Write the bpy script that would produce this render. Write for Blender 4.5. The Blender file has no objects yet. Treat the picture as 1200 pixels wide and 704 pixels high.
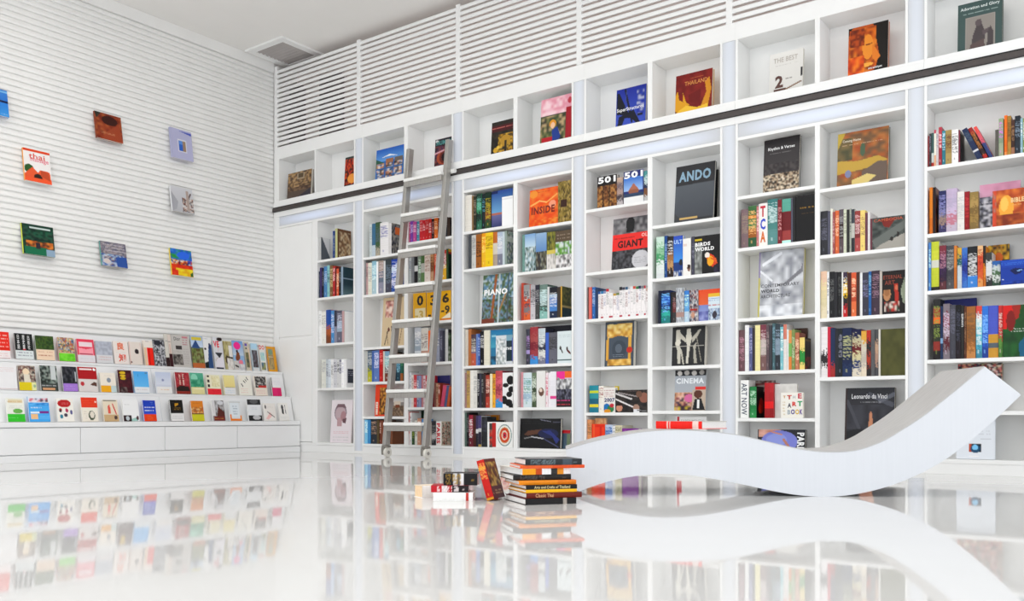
import bpy, bmesh, math, random
import numpy as np
from mathutils import Matrix, Vector

# ---------------------------------------------------------------- camera, light, exposure
SC = bpy.context.scene
COL = SC.collection
YAW = math.radians(36.566)          # the view is turned left of the bookcase's normal
CAMH = .38
cam_data = bpy.data.cameras.new('camera')
cam_data.sensor_width = 36
cam_data.lens = 36 * 1056.7 / 1200
cam_data.shift_y = 135.8 / 1200
cam_data.clip_end = 100
cam = bpy.data.objects.new('camera', cam_data)
COL.objects.link(cam)
cam.location = (0, 0, CAMH)
cam.rotation_euler = (math.radians(90), 0, YAW)
SC.camera = cam

world = bpy.data.worlds.new('daylight')
SC.world = world
world.use_nodes = True
bg = world.node_tree.nodes['Background']
bg.inputs[0].default_value = (.93, .965, 1, 1)      # soft daylight through the glass front behind the camera
bg.inputs[1].default_value = 1.0


def area_lamp(name, loc, rot, sx, sy, power, color):
    l = bpy.data.lights.new(name, 'AREA')
    l.shape = 'RECTANGLE'
    l.size = sx
    l.size_y = sy
    l.energy = power
    l.color = color
    o = bpy.data.objects.new(name, l)
    o.location = loc
    o.rotation_euler = rot
    COL.objects.link(o)
    return o


# added unseen fill lights in rows under the ceiling, to brighten the room
for k, (lx, ly) in enumerate(((-5.9, 3.2), (-3.4, 3.2), (-.9, 3.2), (-5.9, .8), (-3.4, .8), (-.9, .8))):
    area_lamp('ceiling_lamp', (lx, ly, 4.2), (0, 0, 0), 1.2, .6, 12, (1, .97, .93))

SC.view_settings.view_transform = 'Standard'
SC.view_settings.look = 'None'
SC.view_settings.gamma = 1
SC.view_settings.use_curve_mapping = False
SC.view_settings.exposure = 0.8
SC.cycles.max_bounces = 10
SC.cycles.diffuse_bounces = 7
SC.cycles.glossy_bounces = 4


# ---------------------------------------------------------------- helpers
def lin(c):
    return c / 12.92 if c <= .04045 else ((c + .055) / 1.055) ** 2.4


def hexc(h):
    if len(h) == 3:
        h = ''.join(q * 2 for q in h)
    return tuple(lin(int(h[i:i + 2], 16) / 255) for i in (0, 2, 4))


def material(name, color=(.8, .8, .8), rough=.5, spec=.5, metal=0, noise=0, nscale=8, bump=0, bscale=40, stretch=None, coat=0):
    m = bpy.data.materials.new(name)
    m.use_nodes = True
    nt = m.node_tree
    b = nt.nodes['Principled BSDF']
    b.inputs['Base Color'].default_value = (*color, 1)
    b.inputs['Roughness'].default_value = rough
    b.inputs['Specular IOR Level'].default_value = spec
    b.inputs['Metallic'].default_value = metal
    b.inputs['Coat Weight'].default_value = coat
    if noise or bump:
        tc = nt.nodes.new('ShaderNodeTexCoord')
        mp = nt.nodes.new('ShaderNodeMapping')
        nt.links.new(tc.outputs['Object'], mp.inputs[0])
        if stretch:
            mp.inputs['Scale'].default_value = stretch
    if noise:
        n = nt.nodes.new('ShaderNodeTexNoise')
        n.inputs['Scale'].default_value = nscale
        n.inputs['Detail'].default_value = 4
        nt.links.new(mp.outputs[0], n.inputs['Vector'])
        r = nt.nodes.new('ShaderNodeValToRGB')
        r.color_ramp.elements[0].position = .3
        r.color_ramp.elements[1].position = .7
        r.color_ramp.elements[0].color = (*[max(0, c * (1 - noise)) for c in color], 1)
        r.color_ramp.elements[1].color = (*[min(1, c * (1 + noise)) for c in color], 1)
        nt.links.new(n.outputs[0], r.inputs[0])
        nt.links.new(r.outputs[0], b.inputs['Base Color'])
    if bump:
        n2 = nt.nodes.new('ShaderNodeTexNoise')
        n2.inputs['Scale'].default_value = bscale
        nt.links.new(mp.outputs[0], n2.inputs['Vector'])
        bp = nt.nodes.new('ShaderNodeBump')
        bp.inputs['Strength'].default_value = bump
        bp.inputs['Distance'].default_value = .01
        nt.links.new(n2.outputs[0], bp.inputs['Height'])
        nt.links.new(bp.outputs[0], b.inputs['Normal'])
    return m


def glow(name, color, strength, axes):
    m = bpy.data.materials.new(name)
    m.use_nodes = True
    b = m.node_tree.nodes['Principled BSDF']
    b.inputs['Base Color'].default_value = (.56, .57, .585, 1)
    b.inputs['Roughness'].default_value = .3
    b.inputs['Emission Color'].default_value = (*color, 1)
    # the tube behind the acrylic: brightest along the panel's middle, fading to its edges
    nt = m.node_tree
    tc = nt.nodes.new('ShaderNodeTexCoord')
    sp = nt.nodes.new('ShaderNodeSeparateXYZ')
    nt.links.new(tc.outputs['Generated'], sp.inputs[0])
    prev = None
    for ax in axes:
        a = nt.nodes.new('ShaderNodeMath')
        a.operation = 'MULTIPLY_ADD'
        a.inputs[1].default_value = 2
        a.inputs[2].default_value = -1
        nt.links.new(sp.outputs[ax], a.inputs[0])
        p = nt.nodes.new('ShaderNodeMath')
        p.operation = 'POWER'
        p.inputs[1].default_value = 2
        ab = nt.nodes.new('ShaderNodeMath')
        ab.operation = 'ABSOLUTE'
        nt.links.new(a.outputs[0], ab.inputs[0])
        nt.links.new(ab.outputs[0], p.inputs[0])
        q = nt.nodes.new('ShaderNodeMath')
        q.operation = 'SUBTRACT'
        q.inputs[0].default_value = 1
        nt.links.new(p.outputs[0], q.inputs[1])
        if prev is not None:
            mu = nt.nodes.new('ShaderNodeMath')
            mu.operation = 'MULTIPLY'
            nt.links.new(prev.outputs[0], mu.inputs[0])
            nt.links.new(q.outputs[0], mu.inputs[1])
            q = mu
        prev = q
    st = nt.nodes.new('ShaderNodeMath')
    st.operation = 'MULTIPLY_ADD'
    st.inputs[1].default_value = strength
    st.inputs[2].default_value = .02
    nt.links.new(prev.outputs[0], st.inputs[0])
    nt.links.new(st.outputs[0], b.inputs['Emission Strength'])
    return m


M_WALL = material('white_slat_paint', (.84, .835, .82), .5, .3, noise=.02, nscale=3)
M_CEIL = material('ceiling_paint', (.86, .845, .82), .8, .2, noise=.015, nscale=2)
M_WHITE = material('white_lacquer', (.87, .87, .86), .35, .4, noise=.012, nscale=4)
M_VOID = material('void_wall_paint', (.80, .70, .67), .8, .2, noise=.03, nscale=2)
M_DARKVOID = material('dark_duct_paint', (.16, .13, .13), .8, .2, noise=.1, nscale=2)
M_FLOOR = material('polished_white_floor', (.695, .69, .68), .035, .34, noise=.01, nscale=1.2, bump=.010, bscale=2.2)
M_RAIL = material('dark_bronze_rail', (.045, .034, .032), .4, .5, noise=.15, nscale=20)
M_RAILTOP = material('black_rail_groove', (.012, .012, .012), .6, .3, noise=.1)
M_STEEL = material('brushed_ladder_steel', (.40, .385, .36), .36, .5, metal=.55, noise=.12, nscale=30, stretch=(8, 8, .6))
M_CASTER = material('dull_caster_steel', (.24, .225, .20), .45, .5, metal=.3, noise=.1, nscale=30)
M_TREAD = material('white_ladder_tread', (.86, .855, .83), .4, .4, noise=.02)
M_RUBBER = material('grey_caster_rubber', (.72, .70, .64), .5, .4, noise=.05)
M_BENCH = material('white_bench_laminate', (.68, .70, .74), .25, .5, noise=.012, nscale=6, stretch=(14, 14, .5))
M_SEAT = material('brushed_grey_seat_top', (.53, .525, .52), .38, .5, noise=.07, nscale=9, stretch=(1, 6, 1), bump=.02, bscale=30)  # seat top set in a darker grey than the bench sides, with streaks
M_PLUG = material('grey_plug', (.66, .68, .71), .5, .4, noise=.03)
M_PAGES = material('page_edges', (.80, .77, .70), .8, .2, noise=.08, nscale=60, stretch=(1, 1, 14))
M_WPAGES = material('white_page_edges', (.84, .83, .81), .8, .2, noise=.06, nscale=60, stretch=(14, 1, 1))
M_GLOWPOST = glow('glowing_post_acrylic', (.60, .73, 1.0), .10, ('X',))
M_GLOWHEAD = glow('glowing_header_acrylic', (.50, .64, 1.0), .20, ('X', 'Z'))
M_VENT = material('grey_vent_grille', (.42, .39, .38), .6, .3, noise=.05)
M_DISPLAY = material('display_stand_lacquer', (.85, .855, .86), .3, .5, noise=.01, nscale=5)

M_COVER = bpy.data.materials.new('printed_cover')
M_COVER.use_nodes = True
_nt = M_COVER.node_tree
_b = _nt.nodes['Principled BSDF']
_a = _nt.nodes.new('ShaderNodeVertexColor')
_a.layer_name = 'print'
_nt.links.new(_a.outputs[0], _b.inputs['Base Color'])
_b.inputs['Roughness'].default_value = .38
_b.inputs['Specular IOR Level'].default_value = .25


def link(name, me, parent=None, kind=None):
    o = bpy.data.objects.new(name, me)
    COL.objects.link(o)
    if parent is not None:
        o.parent = parent
    if kind:
        o['kind'] = kind
    return o


def empty(name, loc=(0, 0, 0), rotz=0):
    o = bpy.data.objects.new(name, None)
    o.location = loc
    o.rotation_euler = (0, 0, rotz)
    o.empty_display_size = .1
    COL.objects.link(o)
    return o


def tag(o, label, cat, group=None):
    o['label'] = label
    o['category'] = cat
    if group:
        o['group'] = group
    return o


class MB:
    """collects boxes, prisms and lathes into one mesh"""

    def __init__(self):
        self.v = []
        self.f = []

    def box(self, x0, y0, z0, x1, y1, z1):
        n = len(self.v)
        self.v += [(x0, y0, z0), (x1, y0, z0), (x1, y1, z0), (x0, y1, z0), (x0, y0, z1), (x1, y0, z1), (x1, y1, z1), (x0, y1, z1)]
        self.f += [tuple(n + i for i in q) for q in ((0, 3, 2, 1), (4, 5, 6, 7), (0, 1, 5, 4), (1, 2, 6, 5), (2, 3, 7, 6), (3, 0, 4, 7))]
        return self

    def prism(self, pts, d, axis=(0, 0, 1)):
        """closed outline pts (3-D) pushed along vector d"""
        n = len(self.v)
        k = len(pts)
        self.v += [tuple(p) for p in pts] + [(p[0] + d[0], p[1] + d[1], p[2] + d[2]) for p in pts]
        self.f += [tuple(n + i for i in range(k))[::-1], tuple(n + k + i for i in range(k))]
        self.f += [(n + i, n + (i + 1) % k, n + k + (i + 1) % k, n + k + i) for i in range(k)]
        return self

    def cyl(self, p0, p1, r, seg=14):
        p0 = Vector(p0)
        p1 = Vector(p1)
        d = (p1 - p0).normalized()
        a = d.orthogonal().normalized()
        b = d.cross(a)
        pts = [p0 + a * r * math.cos(2 * math.pi * i / seg) + b * r * math.sin(2 * math.pi * i / seg) for i in range(seg)]
        return self.prism(pts, p1 - p0)

    def ring(self, c, axis, r0, r1, wd, seg=20):
        """a tyre: ring of rectangular section with softened edges"""
        axis = Vector(axis).normalized()
        a = axis.orthogonal().normalized()
        b = axis.cross(a)
        sec = [(r0, -wd / 2), (r1 - .004, -wd / 2), (r1, -wd / 2 + .004), (r1, wd / 2 - .004), (r1 - .004, wd / 2), (r0, wd / 2)]
        n = len(self.v)
        k = len(sec)
        for i in range(seg):
            t = 2 * math.pi * i / seg
            e = a * math.cos(t) + b * math.sin(t)
            for r, w in sec:
                self.v.append(tuple(Vector(c) + e * r + axis * w))
        for i in range(seg):
            for j in range(k):
                p, q = n + i * k, n + ((i + 1) % seg) * k
                self.f.append((p + j, p + (j + 1) % k, q + (j + 1) % k, q + j))
        return self

    def mesh(self, name, mat):
        me = bpy.data.meshes.new(name)
        me.from_pydata(self.v, [], self.f)
        if mat:
            me.materials.append(mat)
        bm = bmesh.new()
        bm.from_mesh(me)
        bmesh.ops.recalc_face_normals(bm, faces=bm.faces[:])
        bm.to_mesh(me)
        bm.free()
        return me

    def build(self, name, mat, parent=None, kind=None, bevel=0):
        o = link(name, self.mesh(name, mat), parent, kind)
        if bevel:
            md = o.modifiers.new('soft_edges', 'BEVEL')
            md.width = bevel
            md.segments = 2
            md.limit_method = 'ANGLE'
        return o


def bx(name, mat, parent, x0, y0, z0, x1, y1, z1, kind=None, bevel=0):
    return MB().box(x0, y0, z0, x1, y1, z1).build(name, mat, parent, kind, bevel)


# ---------------------------------------------------------------- the room
D = 6.45            # front plane of the bookcase wall
XL = -8.067         # front plane of the slatted wall
CEIL = 4.29
X_END, Y_FRONT = 3.2, -2.6
bx('floor', M_FLOOR, None, XL - .15, Y_FRONT, -.1, X_END, D + .75, 0, 'structure')
bx('ceiling', M_CEIL, None, XL - .15, Y_FRONT, CEIL, X_END, D + .75, CEIL + .12, 'structure')
wl = bx('wall_left', M_WALL, None, XL - .15, Y_FRONT, 0, XL - .018, D + .75, CEIL, 'structure')
PITCH = .0533
Y_S1 = D - .005
for k in range(57):
    z0 = 1.135 + k * PITCH
    # lapped slat: rounded nose, thin shadow groove below it
    sec = [(XL - .018, z0 + .0115), (XL - .003, z0 + .0115), (XL, z0 + .015), (XL + .001, z0 + .027), (XL - .0015, z0 + .040), (XL - .007, z0 + PITCH - .004), (XL - .018, z0 + PITCH)]
    me_key = 'slat'
    if k == 0:
        base = MB().prism([(x, -.6, z - z0) for x, z in sec], (0, Y_S1 + .6, 0)).mesh('slat', M_WALL)
    o = link('slat', base, wl)
    o.location = (0, 0, z0)
ztop = 1.135 + 57 * PITCH
bx('trim_1', M_WALL, None, XL - .018, Y_FRONT, ztop + .004, XL + .012, Y_S1, CEIL, 'structure', .004)
wr = bx('wall_right', M_VOID, None, XL - .15, D + .34, 0, X_END, D + .46, CEIL, 'structure')
bx('wall_end', M_WHITE, None, .62, D + .02, 0, X_END, D + .34, CEIL, 'structure')
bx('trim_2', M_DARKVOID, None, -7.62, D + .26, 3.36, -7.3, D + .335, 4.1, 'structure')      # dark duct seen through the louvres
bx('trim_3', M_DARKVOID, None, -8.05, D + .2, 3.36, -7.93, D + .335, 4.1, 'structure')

# ceiling vent
v = tag(empty('ceiling_vent', (-7.72, 6.33, CEIL)), 'square ceiling vent with grey grille in the corner above the louvres', 'vent')
fr = MB()
for x0, y0, x1, y1 in ((-.3, -.3, .3, -.22), (-.3, .22, .3, .3), (-.3, -.22, -.22, .22), (.22, -.22, .3, .22)):
    fr.box(x0, y0, -.02, x1, y1, 0)
fr.build('vent_frame', M_WHITE, v)
bx('grille_plate', M_VENT, v, -.22, -.22, -.006, .22, .22, 0)
for k in range(9):
    y = -.2 + k * .05
    MB().prism([(-.22, y, -.004), (-.22, y + .03, -.016), (-.22, y + .033, -.013), (-.22, y + .003, -.001)], (.44, 0, 0)).build('vent_blade', M_VENT, v)

# ---------------------------------------------------------------- bookcases
BACK = D + .235
COLX = {1: (-7.353, -6.808), 2: (-6.662, -6.098), 3: (-6.048, -5.489), 4: (-5.343, -4.770), 5: (-4.725, -4.155), 6: (-4.011, -3.432), 7: (-3.390, -2.814), 8: (-2.673, -2.096), 9: (-2.061, -1.490), 10: (-1.353, -.779), 11: (-.739, -.17)}
SHELF = {1: (2.033, 1.634, 1.147, .680), 2: (1.990, 1.610, 1.077, .728, .380), 3: (2.073, 1.672, 1.289, .898, .469), 4: (2.09, 1.741, 1.226, .847, .458), 5: (2.042, 1.654, 1.228, .836, .460), 6: (2.112, 1.584, 1.194, .791, .412), 7: (1.900, 1.478, 1.116, .776, .425), 8: (2.031, 1.641, 1.114, .718, .368), 9: (1.994, 1.524, 1.076, .657), 10: (2.035, 1.590, 1.213, .755, .414), 11: (2.035, 1.590, 1.213, .755, .414)}
FLOORZ = {i: (.104 if i < 4 else .100) for i in COLX}
BAYS = [('A', (1,), -8.067), ('B', (2, 3), -6.662), ('C', (4, 5), -5.343), ('D', (6, 7), -4.011), ('E', (8, 9), -2.673), ('F', (10, 11), -1.353)]
BAYLAB = ['white bookcase bay with a cupboard beside the slatted wall', 'white bookcase bay behind the rolling ladder', 'white bookcase bay just past the ladder, above the floor book piles', 'white bookcase bay behind the low end of the wavy bench', "white bookcase bay behind the bench's dip", "white bookcase bay behind the bench's raised end"]
CUBLAB = ['white cubby unit above the rail, beside the slatted wall', 'white cubby unit above the rail, behind the ladder top', 'white cubby unit above the rail, just past the ladder', 'white cubby unit above the rail holding the blue and the red books', 'white cubby unit above the rail holding the glowing orange face book', 'white cubby unit above the rail holding the stone goddess book']
POSTX = []
for bi, (nm, cols, x_first) in enumerate(BAYS):
    xl = COLX[cols[0]][0] if bi else -8.067
    xr = COLX[cols[-1]][1]
    t = .018
    bc = tag(empty('bookcase', ((xl + xr) / 2, D, 0)), BAYLAB[bi], 'bookcase', 'white bookcase bays along the wall')
    O = bc.location

    def part(name, mat, x0, y0, z0, x1, y1, z1, bevel=.0015, parent=None):
        return bx(name, mat, bc if parent is None else parent, x0 - O.x, y0 - O.y, z0, x1 - O.x, y1 - O.y, z1, None, bevel)
    part('side_panel', M_WHITE, xl - t + .0006, D, .03, xl, BACK, 2.58)
    part('side_panel', M_WHITE, xr, D, .03, xr + t, BACK, 2.58)
    part('back_panel', M_WHITE, xl, BACK, .03, xr, BACK + .012, 2.58)
    part('plinth', M_WHITE, xl - t + .0006, D + .004, 0, xr + t, D + .03, .076)
    part('top_board', M_WHITE, xl, D, 2.45, xr, BACK, 2.474)
    nxt = COLX[BAYS[bi + 1][1][0]][0] - t if bi < 5 else xr + t
    part('header_lip', M_WHITE, xl - t + .0006 if bi else XL + .003, D - .006, 2.577, nxt, D + .02, 2.632)
    part('header_light', M_GLOWHEAD, xl, D + .008, 2.476, xr, D + .02, 2.577)
    for i, c in enumerate(cols):
        a, b = COLX[c]
        if i == 0 and len(cols) == 2:
            part('divider', M_WHITE, b, D, FLOORZ[c] - .026, COLX[cols[1]][0], BACK, 2.45)
        part('bottom_board', M_WHITE, a, D - .001, FLOORZ[c] - .026, b, BACK, FLOORZ[c])
        for z in SHELF[c]:
            part('shelf', M_WHITE, a, D + .001, z - .025, b, BACK, z)
    if bi == 0:
        part('divider', M_WHITE, -7.434, D, .078, -7.353, BACK, 2.45)
        part('corner_stile', M_WHITE, -8.064, D + .001, .0, -7.982, D + .03, 2.632)
        d1 = part('door', M_WHITE, -7.979, D - .001, 1.248, -7.438, D + .018, 2.447, .003)
        d2 = part('door', M_WHITE, -7.979, D - .001, .108, -7.438, D + .018, 1.222, .003)
        part('door_rail', M_WHITE, -7.979, D + .006, 1.222, -7.438, D + .02, 1.248)
        part('bottom_board', M_WHITE, -7.98, D - .001, .076, -7.353, BACK, FLOORZ[1])
    if bi < 5:
        nx = COLX[BAYS[bi + 1][1][0]][0]
        part('glowing_post', M_GLOWPOST, xr + t, D + .006, .03, nx - t, D + .02, 2.577)
        part('post_foot', M_WHITE, xr + t, D + .004, 0, nx - t, D + .03, .03)
    # cubby unit above the rail
    cu = tag(empty('cubby_unit', ((xl + xr) / 2, D, 2.684)), CUBLAB[bi], 'shelf unit', 'white cubby units above the rail')
    O2 = cu.location

    def cpart(name, mat, x0, y0, z0, x1, y1, z1, bevel=.0015):
        return bx(name, mat, cu, x0 - O2.x, y0 - O2.y, z0 - O2.z, x1 - O2.x, y1 - O2.y, z1 - O2.z, None, bevel)
    e0 = xl - t + .0006 if bi else XL + .003
    e1 = nxt
    cpart('ledge', M_WHITE, e0, D - .012, 2.684, e1, BACK, 2.735, .002)
    cpart('ledge_lip', M_WHITE, e0, D - .002, 2.735, e1, BACK, 2.755, .002)
    cpart('fascia', M_WHITE, e0, D, 3.212, e1, D + .02, 3.345, .001)
    cpart('top_board', M_WHITE, e0, D + .02, 3.212, e1, BACK, 3.235)
    cpart('back_panel', M_WHITE, e0, BACK, 2.684, e1, BACK + .012, 3.235)
    if bi == 0:
        cells = [(-7.98, -7.40), (-7.385, -6.80)]
        cpart('corner_stile', M_WHITE, e0, D, 2.755, -7.98, BACK, 3.212)
    else:
        cells = [COLX[c] for c in cols]
        cpart('side_panel', M_WHITE, xl - t + .0006, D, 2.755, xl, BACK, 3.212)
    cpart('side_panel', M_WHITE, cells[-1][1], D, 2.755, cells[-1][1] + t, BACK, 3.212)
    cpart('divider', M_WHITE, cells[0][1], D, 2.755, cells[1][0], BACK, 3.212)
    if bi < 5:
        cpart('glowing_post', M_GLOWPOST, cells[-1][1] + t, D + .006, 2.755, nx - t, D + .02, 3.212)
        POSTX.append((xr + nx) / 2)

# louvre panels between the cubbies and the ceiling
LOUVLAB = ['louvre panel of white slats in the corner beside the slatted wall', 'louvre panel of white slats above the ladder', 'louvre panel of white slats just past the ladder', 'louvre panel of white slats above the blue bridge book', 'louvre panel of white slats above the orange face book', 'louvre panel of white slats above the stone goddess book']
posts = [XL + .03] + POSTX + [-.1]
for i in range(6):
    a, b = posts[i], posts[i + 1]
    lp = tag(empty('louver_panel', (a, D, 3.345)), LOUVLAB[i], 'louver', 'white louvre panels under the ceiling')
    w = b - a
    for k in range(16):
        z0 = .021 + k * .0533
        if k == 0:
            sm = MB().prism([(0, .001, 0), (0, 0, .003), (0, 0, .029), (0, .001, .032), (0, .012, .032), (0, .012, 0)], (w - .05, 0, 0)).mesh('slat', M_WHITE)
        o = link('slat', sm, lp)
        o.location = (.025, .004, z0)
    bx('post', M_WHITE, lp, -.025, 0, 0, .025, .03, .875 if i else .9, None, .002)
    if i == 5:
        bx('post', M_WHITE, lp, w - .025, 0, 0, w + .025, .03, .875, None, .002)

# ladder rail
rl = tag(empty('ladder_rail', (-4.1, D - .006, 2.633)), 'dark bronze ladder rail running the length of the bookcase', 'rail')
bx('rail_bar', M_RAIL, rl, -3.96, -.022, .002, 4.72, .02, .038, None, .002)
bx('rail_groove', M_RAILTOP, rl, -3.96, -.012, .038, 4.72, .02, .05)

# ---------------------------------------------------------------- ladder
LX0, LX1 = -5.97, -5.475
FY, TY = 6.06, 6.372
ld = tag(empty('rolling_ladder', ((LX0 + LX1) / 2, FY, 0)), 'grey metal rolling ladder with white treads leaning on the rail', 'ladder')
LH = 2.955
slope = (TY - FY) / 2.68


def ly(z):
    return slope * z


for x in (LX0, LX1):
    xx = x - ld.location.x
    st = MB()
    st.prism([(xx - .021, ly(.11) - .035, .11), (xx + .021, ly(.11) - .035, .11), (xx + .021, ly(.11) + .03, .11), (xx - .021, ly(.11) + .03, .11)], (0, ly(LH) - ly(.11), LH - .11))
    s = st.build('side_rail', M_STEEL, ld, None, .004)
    # caster with fork and axle
    fk = MB()
    fk.box(xx - .03, ly(.05) - .03, .022, xx + .008, ly(.05) + .03, .092)
    fk.box(xx - .03, ly(.05) - .025, .09, xx + .044, ly(.05) + .025, .11)
    f_ = fk.build('caster_housing', M_CASTER, ld, None, .004)
    MB().cyl((xx + .006, .004, .046), (xx + .05, .004, .046), .009).build('axle', M_STEEL, f_)
    w_ = MB().ring((xx + .027, .004, .046), (1, 0, 0), .016, .046, .03).build('caster_wheel', M_RUBBER, ld)
    MB().cyl((xx + .014, .004, .046), (xx + .04, .004, .046), .028).build('wheel_hub', M_CASTER, w_)
    # hook that rides on the rail
    MB().box(xx - .03, TY - FY - .02, 2.64, xx + .03, D - .0296 - FY, 2.675).build('rail_hook', M_STEEL, ld, None, .004)
    MB().cyl((xx + .032, D - .052 - FY, 2.658), (xx + .075, D - .052 - FY, 2.658), .021).build('roller', M_TREAD, ld)
#@LADDER@
TREADS = (2.615, 2.275, 1.925, 1.585, 1.255, .925, .60, .295)
for z in TREADS:
    a, b = LX0 - ld.location.x + .021, LX1 - ld.location.x - .021
    y = ly(z)
    tr = MB().box(a - .01, y - .075, z, b + .01, y + .045, z + .03).build('tread', M_TREAD, ld, None, .006)
    MB().box(a, y - .06, z - .05, b, y - .035, z).build('riser_bar', M_STEEL, tr, None, .003)

# ---------------------------------------------------------------- wavy bench
BENCH_TOP=[(-1.278,0.219),(-1.167,0.252),(-1.045,0.281),(-0.894,0.306),(-0.740,0.313),(-0.599,0.306),(-0.462,0.290),(-0.318,0.257),(-0.198,0.229),(-0.087,0.212),(0.020,0.210),(0.111,0.222),(0.218,0.262),(0.300,0.311),(0.402,0.379),(0.512,0.467),(0.598,0.539),(0.685,0.613)]
BENCH_BOTTOM=[(-1.254,0.004),(-1.167,0.037),(-1.065,0.070),(-0.963,0.091),(-0.841,0.104),(-0.720,0.102),(-0.599,0.087),(-0.478,0.065),(-0.358,0.039),(-0.238,0.015),(-0.127,0.002),(-0.019,0.000),(0.092,0.013),(0.198,0.037),(0.316,0.078),(0.434,0.135),(0.551,0.212),(0.707,0.344),(0.849,0.481)]
RX = Vector((math.cos(YAW), math.sin(YAW), 0))      # across the view
FW = Vector((-math.sin(YAW), math.cos(YAW), 0))     # along the view


def at(lat, dep, z=0):
    p = RX * lat + FW * dep
    return Vector((p.x, p.y, z))


def smooth(P, n=5):
    out = []
    Q = [P[0]] + P + [P[-1]]
    for i in range(1, len(Q) - 2):
        p0, p1, p2, p3 = [np.array(q) for q in Q[i - 1:i + 3]]
        for k in range(n):
            t = k / n
            out.append(tuple(.5 * ((2 * p1) + (-p0 + p2) * t + (2 * p0 - 5 * p1 + 4 * p2 - p3) * t * t + (-p0 + 3 * p1 - 3 * p2 + p3) * t ** 3)))
    out.append(P[-1])
    return out


def resample(P, n):
    P = np.array(P)
    d = np.r_[0, np.cumsum(np.linalg.norm(np.diff(P, axis=0), axis=1))]
    s = np.linspace(0, d[-1], n)
    return [(float(np.interp(q, d, P[:, 0])), float(np.interp(q, d, P[:, 1]))) for q in s]


NB = 96
tp = resample(smooth(BENCH_TOP), NB)
bt = resample(smooth(BENCH_BOTTOM), NB)
bt = [(s, max(0, z)) for s, z in bt]
ben_o = at(1.535, 4.27)
bench = empty('wavy_bench', ben_o, YAW - math.atan(.06))
tag(bench, 'long white wavy lounge bench with an upswept end on the polished floor', 'bench')
BW = .50
vs, fs = [], []
for y in (0, BW):
    for (s, z) in tp:
        vs.append((s, y, z))
    for (s, z) in bt:
        vs.append((s, y, z))
q = 2 * NB
for i in range(NB - 1):
    fs.append((i, i + 1, NB + i + 1, NB + i)[::-1])
    fs.append((q + i, q + i + 1, q + NB + i + 1, q + NB + i))
    fs.append((i, i + 1, q + i + 1, q + i))
    fs.append((NB + i, NB + i + 1, q + NB + i + 1, q + NB + i)[::-1])
fs.append((0, q, q + NB, NB))
fs.append((NB - 1, q + NB - 1, q + 2 * NB - 1, 2 * NB - 1))
me = bpy.data.meshes.new('body')
me.from_pydata(vs, [], fs)
me.materials.append(M_BENCH)
_bm = bmesh.new(); _bm.from_mesh(me); bmesh.ops.recalc_face_normals(_bm, faces=_bm.faces[:]); _bm.to_mesh(me); _bm.free()
link('body', me, bench)
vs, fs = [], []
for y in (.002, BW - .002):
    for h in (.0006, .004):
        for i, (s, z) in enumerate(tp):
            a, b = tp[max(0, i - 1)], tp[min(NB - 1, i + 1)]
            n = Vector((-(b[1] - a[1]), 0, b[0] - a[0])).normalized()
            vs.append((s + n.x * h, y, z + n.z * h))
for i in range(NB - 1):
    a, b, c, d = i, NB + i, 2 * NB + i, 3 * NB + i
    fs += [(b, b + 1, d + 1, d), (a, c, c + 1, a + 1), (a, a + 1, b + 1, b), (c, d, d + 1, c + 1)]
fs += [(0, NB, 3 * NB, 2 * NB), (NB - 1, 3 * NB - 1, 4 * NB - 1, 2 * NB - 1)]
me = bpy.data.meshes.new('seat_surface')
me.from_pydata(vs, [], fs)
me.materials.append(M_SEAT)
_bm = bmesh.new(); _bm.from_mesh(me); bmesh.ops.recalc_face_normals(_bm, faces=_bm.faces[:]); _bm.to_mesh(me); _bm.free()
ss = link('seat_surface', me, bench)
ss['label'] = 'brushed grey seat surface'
for (s, z) in ((-.465, .222), (-1.14, .12)):
    MB().cyl((s, -.0015, z), (s, .01, z), .011).build('plug', M_PLUG, bench)

# ---------------------------------------------------------------- display stand on the left
ds = tag(empty('display_stand', (-7.61, 3.4, 0)), 'long white stepped display stand under the slatted wall', 'display stand')
DY0, DY1 = .6, D - .012


def dpart(name, pts, y0, y1, bevel=.002):
    return MB().prism([(x + 7.61, y0 - 3.4, z) for x, z in pts], (0, y1 - y0, 0)).build(name, M_DISPLAY, ds, None, bevel)


dpart('base_carcass', [(-8.05, .02), (-7.635, .02), (-7.635, .289), (-8.05, .289)], DY0, DY1)
dpart('base_top', [(-8.05, .29), (-7.61, .29), (-7.61, .332), (-8.05, .332)], DY0, DY1)
dpart('toe_rail', [(-7.66, 0), (-7.615, 0), (-7.615, .058), (-7.66, .058)], DY0, DY1)
for k in range(-3, 4):
    y0 = 4.028 + (k - 1) * .804
    y1 = min(y0 + .798, DY1)
    if y1 - y0 > .1:
        dpart('drawer_front', [(-7.634, .066), (-7.613, .066), (-7.613, .282), (-7.634, .282)], y0, y1)
dpart('riser', [(-7.73, .333), (-7.71, .333), (-7.768, .572), (-7.788, .572)], DY0, DY1 - .002)
dpart('ledge', [(-8.05, .57), (-7.766, .571), (-7.766, .595), (-8.05, .595)], DY0, DY1)
dpart('riser', [(-7.87, .596), (-7.85, .596), (-7.908, .838), (-7.928, .838)], DY0, DY1 - .002)
dpart('ledge', [(-8.05, .838), (-7.906, .839), (-7.906, .865), (-8.05, .865)], DY0, DY1)
dpart('riser', [(-8.00, .866), (-7.98, .866), (-8.04, 1.125), (-8.06, 1.125)], DY0, DY1 - .002)
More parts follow.
